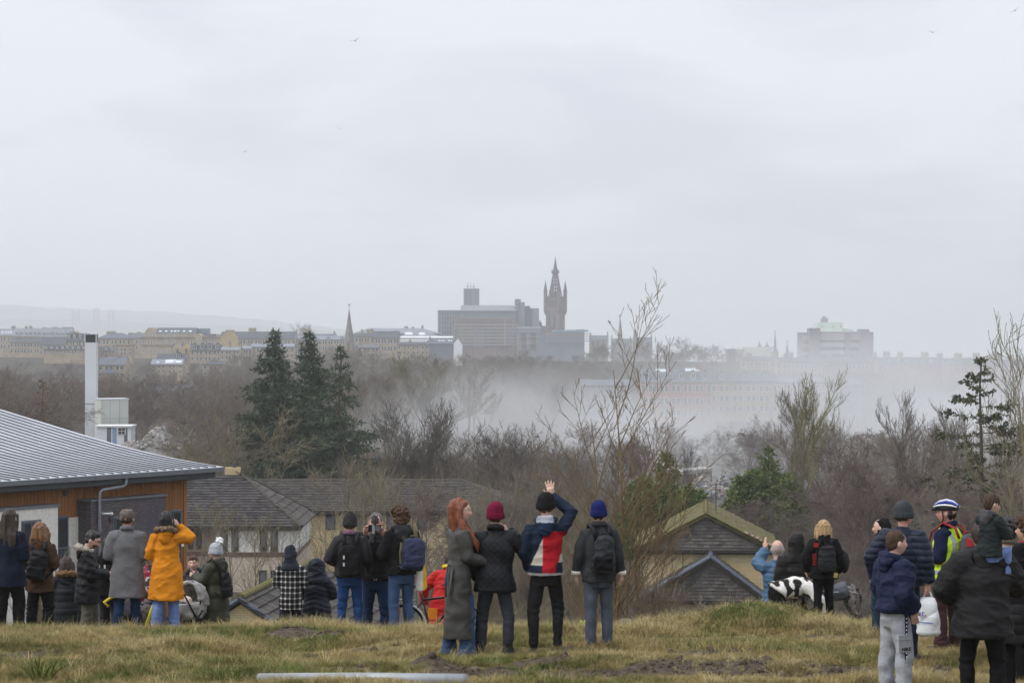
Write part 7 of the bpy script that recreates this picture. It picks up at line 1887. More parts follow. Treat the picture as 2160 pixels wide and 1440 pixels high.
    p = person(455, 1143, 39.3, "older woman in long olive padded coat and grey bobble hat", 62, pale, top=J(mat=olive, hem=.22, k=.045, flare=.015, fold=puffer(.22, .012), hood="down"), bottom=J(mat=blackt), shoes=J(mat=sho, boot=True), hat="beanie", hair=("nape", fab("grey hair", (.35, .34, .33))), aR=((.24, .1, 1.16), (.07, .36, 1.22), (-.2, 1, .25)), fem=True, bulk=.015, extra=J(hatmat=fab("pale grey knit", (.36, .39, .43), .95, .1), pompom=fab("white bobble", (.75, .75, .75), .95, .1)), hcurl=(.6, .6), pitch=-2, yaw=8)
    backpack(p, "slouchy black leather rucksack on the olive coat", blackn, .26, .42, .12, 1.12, -.24, -.04, tilt=R(-6), bulk=.05)
    g_ = hold(p, "mobile_phone", "pink phone in the olive coated woman's hands", "phone")
    MB().box(-.036, .036, -.005, .005, -.075, .075, Matrix.Translation((.02, .46, 1.30)) @ Matrix.Rotation(R(-35), 4, 'X')).build("phone_body", fab("pink phone case", (.55, .33, .36), .5, .05, bump=0), g_)
    # ---- pair by the houses
    def tartan():
        m, nt, b = mat_base("black and white check", .9, .15); N, L = nt.nodes, nt.links
        tc = N.new("ShaderNodeTexCoord"); sp = N.new("ShaderNodeSeparateXYZ"); L.new(tc.outputs["Object"], sp.inputs[0])
        def stripe(out, per, ph):
            a = N.new("ShaderNodeMath"); a.operation = 'MULTIPLY_ADD'; a.inputs[1].default_value = 6.283 / per; a.inputs[2].default_value = ph; L.new(out, a.inputs[0])
            s = N.new("ShaderNodeMath"); s.operation = 'SINE'; L.new(a.outputs[0], s.inputs[0])
            r = N.new("ShaderNodeMapRange"); r.inputs["From Min"].default_value = .25; r.inputs["From Max"].default_value = .85; L.new(s.outputs[0], r.inputs["Value"]); return r.outputs[0]
        ad = N.new("ShaderNodeMath"); ad.operation = 'ADD'; L.new(stripe(sp.outputs["X"], .078, .6), ad.inputs[0]); L.new(stripe(sp.outputs["Z"], .09, 0), ad.inputs[1])
        cr = N.new("ShaderNodeValToRGB"); cr.color_ramp.elements[0].color = (.012, .012, .013, 1); cr.color_ramp.elements[1].color = (.6, .6, .59, 1); cr.color_ramp.elements.new(.5).color = (.12, .12, .12, 1)
        h = N.new("ShaderNodeMath"); h.operation = 'MULTIPLY'; h.inputs[1].default_value = .5; L.new(ad.outputs[0], h.inputs[0]); L.new(h.outputs[0], cr.inputs["Fac"]); L.new(cr.outputs["Color"], b.inputs["Base Color"])
        return m
    person(613, 1150, 39.2, "man in black and white checked overshirt with dark hood up", -4, top=J(mat=tartan(), hem=.72, k=.03, fold="shell", hood="up", hoodmat=fab("dark blue grey jersey", (.022, .026, .038)), collar=None, name="overshirt"), bottom=J(mat=fab("dark jeans", (.018, .02, .032))), shoes=J(mat=sho), aR=ARM_FRONT)
    person(668, 1178, 39.7, "woman in long navy padded coat with large hood up", -8, top=J(mat=navyn, hem=.42, k=.045, flare=.03, fold=puffer(.085, .012, .35), hood="up", hoodmat=navyn), bottom=J(mat=blackt), shoes=J(mat=sho), aR=((.27, .05, 1.16), (.1, .25, 1.25), (-.2, 1, .2)), fem=True, bulk=.025, hoodk=1.45)
    # ---- three by the brick block
    p = person(738, 1080, 37.3, "woman in black quilted jacket, dark knitted hat and blue jeans", -4, top=J(mat=fab("black plum quilting", (.0125, .0105, .0135), .6, sheen=.05, spec=.22), hem=.90, k=.035, fold="quilt", collar=fab("mauve scarf", (.17, .09, .13))), bottom=J(mat=denb, fit="slim"), shoes=J(mat=sho), hat="beanie", hair=("nape", hmb), aR=((.25, -.03, 1.16), (.2, .15, 1.0), (-.2, .6, -.6)), aL=((-.28, -.07, 1.16), (-.12, .16, 1.04), (.4, 1, 0)), fem=True, bulk=.02, extra=J(hatmat=fab("dark speckled knit", (.035, .033, .035), .95, .5, scale=40), slouch=.03))
    b_ = backpack(p, "boxy black rucksack with silver pulls on the jeans woman's back", black, .31, .44, .17, 1.15, -.235, .03, strap=blackn, bulk=.03, slim=4.5)
    for z_ in (1.2, 1.1): MB().box(-.04 - .012, -.04 + .012, -.337, -.325, z_ - .03, z_ + .02).build("zip_pull", fab("silver metal", (.5, .5, .5), .3, .05, sheen=0), b_)
    p = person(793, 1079, 37.8, "man in black padded jacket facing us, filming with a camera rig", 180, ruddy, top=J(mat=blackn, hem=.88, k=.03, fold=puffer(.075, .012)), bottom=J(mat=dend), shoes=J(mat=sho), hair=("crop", fab("grey stubble hair", (.13, .12, .115))), aR=((.27, .06, 1.19), (.135, .20, 1.50), (-.25, .35, 1)), aL=((-.27, .06, 1.19), (-.12, .20, 1.48), (.25, .35, 1)), hcurl=(.9, .9), hpn=((-.7, .6, .1), (.7, .6, .1)))
    MB().box(-.012, .012, .17, .178, .90, 1.48).build("zip", blackn, p); MB().box(-.02, .02, .14, .165, .895, .915).build("buckle", fab("silver metal", (.5, .5, .5)), p)
    r_ = hold(p, "camera_rig", "phone rig with grey furry microphone held before the man's face", "camera")
    MB().box(-.085, .085, .265, .278, 1.545, 1.635).build("frame", blackn, r_); MB().box(-.075, .03, .279, .282, 1.553, 1.627).build("screen_back", fab("grey phone back", (.16, .17, .19), .3, .1, sheen=0, bump=0), r_)
    MB().box(.0, .035, .279, .30, 1.52, 1.66).build("recorder", fab("silver recorder", (.3, .3, .31), .4, .1, sheen=0, bump=0), r_)
    shell("microphone_cover", MB().ball((.0, .28, 1.70), (.045, .05, .055), 14, 10), .008, r_, fab("dark grey wind fur", (.06, .06, .065), .95, .3, scale=60), 1, FOLD["fur"](3)); MB().tube([(.0, .27, 1.63), (.0, .275, 1.68)], .012, 8).build("mount", blackn, r_)
    p = person(846, 1067, 37.2, "curly-haired man in black jacket and blue jeans with blue rucksack", 18, top=J(mat=black, hem=.88, k=.035, fold="shell", hood="down", hoodmat=char), bottom=J(mat=denim, fit="straight"), shoes=J(mat=sho), hair=("curly", hcb), aR=ARM_FRONT, aL=((-.28, -.04, 1.15), (-.08, .2, 1.08), (.5, 1, 0)), yaw=12)
    b_ = backpack(p, "blue rucksack with olive trim worn over the right shoulder", fab("slate blue nylon", (.026, .032, .07), .6, sheen=.05), .34, .44, .17, 1.17, -.24, .09, pocket=fab("deeper blue nylon", (.02, .026, .058), .6), tilt=R(6), bulk=.03, strap=fab("olive strap", (.11, .10, .05)))
    MB().tube([(-.07, -.275, 1.33), (-.10, -.31, 1.2), (-.09, -.30, 1.05)], .012, 6).build("trim", fab("olive strap", (.11, .10, .05)), b_)
    t_ = hold(p, "tote_bag", "white and yellow cloth bag hanging behind the blue rucksack", "bag")
    q = MB().loft([((.26, -.06, .66), .07, .05), ((.26, -.06, .70), .09, .05), ((.25, -.06, .95), .075, .04), ((.24, -.05, 1.08), .04, .025)], 14); shell("bag_body", q, .011, t_, CLOTH, 2, FOLD["wool"](4), lambda v: np.where((v[:, 0] > .27)[:, None], np.array((.62, .36, .02)), np.array((.62, .6, .56))))
    MB().tube([(.24, -.05, 1.06), (.22, -.06, 1.3), (.17, 0, 1.5), (.14, .08, 1.45)], .013, 6).build("strap", fab("yellow strap", (.6, .34, .02)), t_, smooth=True)
    # ---- red coat bending at the bicycle
    red = fab("scarlet raincoat", (.42, .012, .012), .65, .12, sheen=.05)
    p = person(936, 1150, 38.7, "person in scarlet coat with orange pocket stooping over the bicycle", -28, top=J(mat=red, hem=.52, k=.045, flare=.05, fold="shell", collar=fab("yellow collar", (.6, .42, .02))), bottom=J(mat=blackt, fit="slim"), shoes=J(mat=sho), hair=("short", hb), bend=16, aR=ARM_FRONT, aL=((-.40, .04, 1.13), (-.46, .16, .90), (0, .2, -1)), pitch=20, grown=.97)
    MB().box(-.17, .0, -.225, -.205, .68, .86).build("pocket", fab("orange patch", (.62, .19, .01)), p)
    # ---- four in the middle
    coat = fab("grey brown leather coat", (.04, .0385, .035), .55, .25, sheen=.05, scale=4, spec=.4)
    p = person(968, 1050, 28.6, "woman with long red hair in long grey belted coat facing right", -70, (.60, .40, .33), top=J(mat=coat, hem=.24, k=.02, flare=.02, fold="wool", thin=.84), bottom=J(mat=denim, fit="flare"), shoes=J(mat=sho), hair=("longfront", hred), aR=((.21, .04, 1.15), (.16, .28, 1.08), (-.2, 1, .1)), aL=((-.21, .04, 1.15), (-.12, .28, 1.1), (.2, 1, .1)), fem=True, yaw=-22, bulk=.0, brow=(.2, .09, .05))
    MB().tube([(.168 * math.cos(t), .115 * math.sin(t) - .004, 1.06 + .004 * math.sin(3 * t)) for t in np.linspace(0, 6.283, 25)], .02, 8, sq=(1, .45)).build("belt", coat, p, smooth=True)
    MB().tube([(.06, -.15, 1.05), (.07, -.18, .9), (.12, -.19, .72), (.14, -.16, .75), (.15, -.12, 1.04)], .012, 8).build("belt_end", coat, p, smooth=True)
    g_ = hold(p, "spectacles", "thin glasses on the red-haired woman", "glasses"); Mg = Matrix.Translation((0, 0, 1.53)) @ Matrix.Rotation(R(-22), 4, 'Z') @ Matrix.Translation((0, .016, .114)) @ Matrix.Scale(1.12, 4)
    for sx in (1, -1):
        MB().tube(xf(Mg, [(sx * .031 + .02 * math.cos(t), .104 - .005 * abs(math.cos(t)), .008 + .017 * math.sin(t)) for t in np.linspace(0, 6.283, 13)]), .0016, 5).build("rim", fab("brass", (.3, .22, .12), .4, sheen=0), g_); MB().tube(xf(Mg, [(sx * .05, .1, .014), (sx * .082, .0, .012)]), .0016, 5).build("arm", fab("brass", (.3, .22, .12)), g_)
    p = person(1045, 1058, 28.6, "man in black quilted jacket and maroon knitted hat, hand to his face", -4, top=J(mat=fab("black waxed quilting", (.0105, .011, .0135), .65, sheen=.05, spec=.2), hem=.78, k=.035, flare=.015, fold="quilt", collar=fab("black corduroy", (.014, .013, .013))), bottom=J(mat=CLOTH, fit="straight", col=lambda v: np.where((v[:, 2] > .78)[:, None], np.array((.012, .012, .013)), np.array((.03, .034, .042)))), shoes=J(mat=fab("black boot", (.016, .015, .015), .6), boot=True), hat="beanie", hair=("nape", hb), aR=((.35, .06, 1.24), (.13, .13, 1.44), (-.6, .3, .7)), aL=((-.25, -.02, 1.14), (-.22, .12, .92), (0, .4, -1)), stance=.16, bulk=.012, extra=J(hatmat=fab("maroon knit", (.13, .006, .03), .95, .15)))
    def colour_block(v):
        c = np.tile(np.array((.008, .015, .032)), (len(v), 1)); tor = (np.abs(v[:, 0]) < .225) & (v[:, 2] < 1.5)
        c[tor & (v[:, 2] < 1.37) & (v[:, 1] < .1) & (v[:, 0] > -.02)] = (.36, .008, .016)
        m = tor & (v[:, 0] <= -.02) & (v[:, 0] > -.02 - .13 * (1.30 - v[:, 2]) / .3) & (v[:, 2] > 1.0); c[m] = (.42, .39, .33)
        m = tor & (v[:, 0] > .15) & (v[:, 0] > .2 - .06 * (1.2 - v[:, 2]) / .2) & (v[:, 2] < 1.12) & (v[:, 2] > 1.03); c[m] = (.42, .39, .33); c[tor & (v[:, 0] > .13) & (v[:, 2] <= 1.03)] = (.008, .015, .032)
        c[tor & (v[:, 2] < .912)] = (.30, .285, .27)
        return c
    p = person(1152, 1036, 28.6, "man in red, navy and cream hooded jacket waving his right hand", -8, pale, top=J(mat=CLOTH, hem=.88, k=.025, fold="shell", col=colour_block, hood="down", hoodmat=CLOTH, hoodcol=lambda v: np.where(((v[:, 2] > 1.475) & (np.abs(v[:, 0]) < .1))[:, None], np.array((.32, .33, .38)), np.array((.014, .028, .06)))), bottom=J(mat=fab("washed black denim", (.0125, .012, .0128), .9, .3, scale=5), fit="slim"), shoes=J(mat=sho), hat="beanie", hair=("nape", hmb), aR=((.28, .12, 1.56), (.03, .22, 1.725), (-.12, .08, 1)), aL=((-.235, -.06, 1.15), (-.2, .08, .94), (.1, .4, -1)), hcurl=(.12, .5), hpn=((0, 1, .1), None), hspread=.42, stance=.13, extra=J(hatmat=fab("black knit", (.01, .01, .01), .95, .2)), hand_scale=1.08)
    jk = fab("dark grey felt jacket", (.032, .0335, .036), .95, .15, sheen=.4, scale=30)
    p = person(1263, 1054, 28.6, "man in dark grey jacket and royal blue knitted hat with black rucksack", 0, top=J(mat=jk, hem=.82, k=.03, fold="wool", collar=jk, cuffs=fab("cream fleece cuff", (.6, .57, .5), .95)), bottom=J(mat=fab("grey blue trousers", (.065, .075, .1), .9, .15), fit="straight", fold="fleece"), shoes=J(mat=sho), hat="beanie", hair=("nape", hb), stance=.1, extra=J(hatmat=fab("royal blue knit", (.008, .014, .085), .95, .15)), aR=((.235, -.03, 1.14), (.262, .03, .92), (0, .1, -1)))
    b_ = backpack(p, "black daypack with mesh pocket on the grey jacketed man", fab("black ripstop", (.02, .022, .026), .6, sheen=.05), .29, .46, .16, 1.17, -.225, .05, pocket=black, strap=blackn, tilt=R(3), bulk=.02)
    for sx in (-.03, .19): MB().tube([(sx, -.17, .98), (sx, -.165, .74)], .008, 5).build("loose_strap", char, b_)
    # ---- right group on the mound
    p = person(1640, 1137, 39.8, "bald man in blue padded jacket pointing ahead with his left hand", 0, (.55, .33, .26), top=J(mat=fab("steel blue padding", (.042, .10, .18), .55, sheen=.05, spec=.35), hem=.88, k=.035, fold=puffer(.07, .01)), bottom=J(mat=denl), shoes=J(mat=sho), aL=((-.27, .10, 1.45), (-.14, .25, 1.62), (0, .3, 1)), aR=ARM_FRONT, bald=(.26, .25, .24), hcurl=(.9, .15), bulk=.01)
    person(1680, 1124, 38.9, "person in black padded coat with hood up beside the bald man", 10, top=J(mat=fab("brown black padding", (.0105, .0095, .0095), .65, sheen=.05, spec=.2), hem=.8, k=.05, fold=puffer(.12, .011), hood="up"), bottom=J(mat=blackt), shoes=J(mat=sho), aR=ARM_FRONT, bulk=.02, hoodk=1.25)
    cow = lambda v: np.where((snoise(v, (26, 26, 26), 8) + .25 > 0)[:, None], np.array((.60, .58, .54)), np.array((.015, .014, .014)))
    p = person(1640, 1205, 37.0, "person in cow-print top stooping with back turned on the mound", -76, top=J(mat=CLOTH, hem=.93, k=.045, fold="fleece", col=cow, name="fleece_top"), bottom=J(mat=blackt, fit="straight"), shoes=J(mat=sho), hair=("bob", hb), bend=80, aR=((.3, .58, .84), (.22, .68, .62), (0, .3, -1)), aL=((-.3, .58, .84), (-.22, .7, .66), (0, .5, -1)), pitch=-10, grown=.97, stance=.15, fem=True, bulk=.015, dz=-.1)
    p = person(1737, 1096, 34.7, "woman with shoulder-length blonde hair in black hooded jacket", 6, pale, top=J(mat=black, hem=.82, k=.045, fold="fleece", hood="down"), bottom=J(mat=blackt, fit="straight"), shoes=J(mat=sho), hair=("wavy", hbd), aR=((.27, -.02, 1.15), (.24, .08, .92), (-.1, .3, -1)), aL=((-.28, -.03, 1.16), (-.24, .12, .96), (0, .5, -1)), fem=True, bulk=.015)
    b_ = backpack(p, "black round-topped rucksack on the blonde woman's back", fab("black canvas", (.018, .018, .02), .8), .31, .44, .16, 1.16, -.235, .01, strap=blackn, bulk=.04)
    for k_ in range(7): MB().box(-.225 + .0, -.165, -.19, -.17, 1.06 + k_ * .028, 1.075 + k_ * .028).build("red_print_row", fab("red print", (.30, .02, .02), .8, .1, bump=0), b_)
    MB().box(-.2, -.12, -.17, -.15, 1.35, 1.42).build("red_tag", fab("red print", (.30, .02, .02)), b_)
    MB().box(-.03, .03, -.34, -.325, .87, .95, Matrix.Rotation(R(8), 4, 'Y')).build("key_ring", fab("brass key", (.35, .28, .08), .4, sheen=0), b_)
    sb = hold(p, "shoulder_bag", "black shoulder bag at the blonde woman's right hip", "bag"); q = MB().ball((.35, -.02, 1.08), (.09, .12, .19), 14, 10); shell("bag_body", q, .011, sb, blackn, 3, FOLD["shell"](7)); MB().tube([(.34, -.03, 1.24), (.2, -.06, 1.45), (.12, 0, 1.5)], .014, 6).build("strap", blackn, sb, smooth=True)
    # ---- right foreground group
    p = person(1860, 1093, 30.8, "woman in black with dark hood up, face turned left, behind the navy jacket", 70, pale, top=J(mat=blackn, hem=.82, k=.035, fold=puffer(.12, .01), hood="up", hoodmat=black), bottom=J(mat=fab("teal jeans", (.015, .035, .06), .9)), shoes=J(mat=sho), aR=ARM_POCKET, fem=True)
    backpack(p, "black rucksack with grey top behind the navy padded jacket", blackn, .28, .42, .16, 1.14, -.22, 0, pocket=char, bulk=.03)
    p = person(1905, 1056, 27.5, "man in navy padded jacket and dark grey knitted hat holding a carrier bag", -24, ruddy, top=J(mat=fab("navy padding", (.007, .0105, .028), .55, sheen=.05, spec=.25), hem=.86, k=.04, fold=puffer(.075, .011), cuff=1.1), bottom=J(mat=fab("dark navy jeans", (.014, .02, .04), .9)), shoes=J(mat=sho), hat="beanie", hair=("nape", hb), aR=((.27, -.06, 1.15), (.28, -.02, .90), (0, .05, -1)), aL=((-.34, -.06, 1.16), (-.30, .02, .93), (.1, .2, -1)), yaw=-28, bulk=.02, extra=J(hatmat=fab("dark grey knit", (.045, .05, .055), .95, .15)), hcurl=(1.3, .6))
    cb = hold(p, "carrier_bag", "white plastic carrier bag hanging from the navy jacketed man's hand", "bag")
    plast = fab("white carrier plastic", (.60, .62, .63), .35, .1, sheen=0, scale=6, spec=.5)
    q = MB().loft([((.30, -.04, .31), .11, .06), ((.30, -.04, .34), .135, .075), ((.30, -.04, .52), .125, .065), ((.295, -.03, .66), .10, .045), ((.29, -.02, .72), .07, .025)], 18, 2.6); shell("bag_body", q, .010, cb, plast, 2, lambda v, n: .012 * (np.abs(snoise(v, (24, 24, 20), 4)) ** .7 - .4))
    for sx in (-.03, .03): MB().tube([(.29 + sx * 2, -.02, .70), (.29 + sx, -.02, .78), (.285, -.02, .82)], .012, 6, sq=(1, .4)).build("handle", plast, cb, smooth=True)
    blu = fab("blue print", (.02, .08, .35), .6, .05, bump=0)
    lettering("et", .10, cb, (.195, -.126, .53), (R(90), 0, 0), blu)
    MB().box(.285, .298, -.128, -.124, .53, .543).build("red_dot", fab("red dot", (.5, .02, .02)), cb); MB().box(.2, .38, -.126, -.122, .455, .463).build("blue_line", blu, cb)
    nj = fab("navy softshell", (.008, .0125, .042), .7, sheen=.1, spec=.2); jog = fab("pale grey jersey", (.30, .31, .34), .95, .1, sheen=.3, scale=30)
    p = person(1888, 1116, 23.5, "young man in navy hooded jacket and pale grey joggers facing right", -68, pale, top=J(mat=nj, hem=.92, k=.045, flare=-.01, fold="shell", hood="down"), bottom=J(mat=jog, fit="baggy", fold="fleece"), shoes=J(mat=grys), hair=("crop", fab("short brown hair", (.06, .038, .024), .8, .3, sheen=0, scale=60)), aR=((.26, -.05, 1.14), (.225, .08, .96), (-.1, .3, -1)), aL=((-.26, -.04, 1.14), (-.2, .1, .96), (.1, .3, -1)), bulk=.025, brow=(.12, .07, .045), lips=(.55, .25, .22))
    tape = fab("navy tape", (.012, .018, .075), .8, bump=0)
    for (z0, z1) in ((.70, .95), (.1, .52)):
        for i in range(int((z1 - z0) / .02)):
            z = z0 + i * .02; xx = .2 + .0 * z - .035 * max(0, .45 - z); MB().box(xx - .012, xx + .004, .0, .03, z, z + .021).build("side_tape", tape, p)
            if i % 2 == 0: MB().box(xx - .002, xx + .0065, .008, .022, z + .003, z + .017).build("tape_mark", wht, p)
    MB().box(.15, .214, -.085, .075, .645, .70).build("pocket_flap", jog, p); MB().box(.15, .210, -.08, .07, .52, .642).build("cargo_pocket", jog, p)
    lettering("NIKE", .05, p, (.2135, -.045, .535), (R(90), 0, R(90)), black, .001)
    MB().box(.292, .297, -.03, .05, 1.255, 1.268).build("sleeve_mark", fab("grey print", (.35, .36, .4), .8, .05, bump=0), p)
    # cyclist
    vy = np.array((.55, .80, .03)); gy = np.array((.33, .34, .35))
    p = person(2000, 1056, 29.0, "cyclist in blue helmet, yellow high-visibility vest and maroon trousers", 52, ruddy, top=J(mat=fab("navy fleece", (.008, .012, .036), .95, sheen=.4), hem=.88, k=.03, fold="fleece", collar=fab("navy fleece", (.008, .012, .036))), bottom=J(mat=fab("maroon corduroy", (.045, .02, .025), .95), fit="wide"), shoes=J(mat=sho), hair=("nape", hbl), aR=((.25, -.04, 1.14), (.1, .22, 1.1), (-.3, 1, .1)), aL=((-.26, -.03, 1.14), (-.1, .22, 1.1), (.3, 1, .1)), yaw=14, bulk=.01)
    m = MB().loft([((0, -.01, .84), .24, .195), ((0, -.01, .86), .242, .197), ((0, -.008, .96), .234, .19), ((0, -.004, 1.10), .216, .168), ((0, 0, 1.26), .232, .182), ((0, -.004, 1.36), .212, .158), ((0, -.006, 1.43), .14, .125), ((0, -.006, 1.47), .11, .105)], 24)
    def vest(v):
        c = np.tile(vy, (len(v), 1)); c[(np.abs(v[:, 2] - .95) < .028) | ((np.abs(np.abs(v[:, 0]) - .125) < .026) & (v[:, 2] > .97))] = gy; return c
    shell("safety_vest", m, .011, p, CLOTH, 3, FOLD["shell"](9), vest)
    hm_ = hold(p, "cycle_helmet", "blue and white cycle helmet with black vents on the cyclist", "helmet"); Mq = Matrix.Translation((0, 0, 1.53)) @ Matrix.Rotation(R(14), 4, 'Z') @ Matrix.Translation((0, .016, .108)) @ Matrix.Scale(1.12, 4)
    bl, wh, bk = fab("blue gloss", (.015, .03, .35), .25, .05, sheen=0, bump=0, spec=.5), fab("white gloss", (.7, .72, .75), .25, .05, sheen=0, bump=0, spec=.5), fab("black foam", (.02, .02, .022), .6, sheen=0)
    q = MB().loft([((0, -.0, .035), .098, .125), ((0, -.0, .06), .102, .13), ((0, -.004, .095), .09, .118), ((0, -.01, .125), .06, .085), ((0, -.015, .138), .02, .03)], 24); shell("shell", MB().add(xf(Mq, q.v), q.f), .0085, hm_, bk, 2)
    for i, a in enumerate((-60, -36, -12, 12, 36, 60)):
        pts = [(.1 * math.sin(R(a)) * k2, y2 + .0, .06 + .09 * math.cos(R(a) * 1.1) * k3) for (k2, y2, k3) in ((.85, .125, .35), (1.02, .07, .78), (1.05, .0, .96), (1.0, -.07, .8), (.8, -.125, .35))]
        MB().tube(xf(Mq, pts), [.012, .017, .018, .017, .012], 8, sq=(1, .7)).build("rib", wh if i in (0, 5, 2) else bl, hm_, smooth=True)
    MB().tube(xf(Mq, [(-.08, .1, .045), (0, .165, .04), (.08, .1, .045)]), .016, 8, sq=(.5, 1.2)).build("peak", bk, hm_, smooth=True)
    for sx in (1, -1): MB().tube(xf(Mq, [(sx * .085, .03, .04), (sx * .078, .02, -.05), (sx * .03, .05, -.115), (0, .06, -.12)]), .007, 5).build("chin_strap", char, hm_, smooth=True)
    b_ = backpack(p, "grey and red rucksack over the yellow vest", fab("grey nylon", (.07, .068, .075), .6, sheen=.05), .31, .48, .17, 1.17, -.26, 0, pocket=fab("charcoal nylon", (.04, .04, .045), .6), strap=fab("red and black strap", (.25, .02, .025), .7), bulk=.05)
    for (z0, z1) in ((1.27, 1.36), (1.0, 1.1)): MB().box(-.12, .06, -.345, -.30, z0, z1, None).build("red_panel", fab("red nylon", (.33, .02, .03), .6), b_)
    MB().ball((-.03, -.12, .35), (.045, .05, .1), 10, 7).build("trouser_clip_bag", fab("yellow pouch", (.6, .33, .01)), p)
    # man with child on his shoulders
    bc = fab("black softshell coat", (.013, .0125, .0138), .75, .15, sheen=.15, scale=5)
    p = person(2072, 1060, 23.0, "man in black coat carrying a child on his shoulders", 4, top=J(mat=bc, hem=.72, k=.05, flare=.015, fold="shell", hood="down"), bottom=J(mat=blackt, fit="straight"), shoes=J(mat=sho), hair=("short", hb), aR=((.35, .05, 1.17), (.24, .2, 1.36), (-.2, .3, 1)), aL=((-.35, .03, 1.17), (-.28, .15, 1.1), (.3, 1, .2)), bulk=.055, grown=1.02, stance=.13)
    cx = p.location.x + .03
    cj = fab("grey child jacket", (.06, .06, .066), .8); grn = fab("black green padding", (.012, .017, .018), .7)
    sit = {1: ((.15, .24, .93), (.16, .22, .6)), -1: ((-.15, .24, .93), (-.16, .22, .6))}
    c_ = person(2088, 1055, 22.9, "small boy in dark hooded jacket riding on the man's shoulders", -52, pale, top=J(mat=grn, hem=.84, k=.05, fold="shell", hood="down", hoodmat=cj), bottom=J(mat=denl, fit="straight"), shoes=J(mat=sho), hair=("short", fab("brown child hair", (.05, .03, .02), .6, .4, sheen=0, scale=40)), aR=((.25, .08, 1.18), (.12, .28, 1.2), (-.3, 1, 0)), child=True, legs=sit, grown=.62, base_z=p.location.z + 1.48 * 1.02 - .86 * .62, hand_scale=1.0, yaw=-18, pitch=14)
    # far right edge
    person(2128, 1092, 27.0, "person with black hair and beige coat behind the child", -30, (.10, .05, .035), top=J(mat=fab("beige coat", (.36, .27, .18), .9), hem=.7, k=.04, fold="wool", collar=fab("dark fur collar", (.10, .085, .07))), bottom=J(mat=blackt), shoes=J(mat=sho), hair=("curly", hbl), aR=ARM_POCKET, yaw=-10)
    person(2168, 1088, 26.0, "person with brown hair and red scarf cut by the right edge", 50, pale, top=J(mat=char, hem=.8, k=.04, fold="shell", collar=fab("red scarf", (.30, .015, .03))), bottom=J(mat=blackt), shoes=J(mat=sho), hair=("curly", hcb), aR=ARM_POCKET)
    person(2152, 1146, 24.2, "person in black padded coat with hood up at the right edge", 0, top=J(mat=blackn, hem=.6, k=.045, fold=puffer(.12, .01), hood="up", hoodmat=black), bottom=J(mat=blackt), shoes=J(mat=sho), aR=ARM_FRONT, bulk=.015)
build_people()

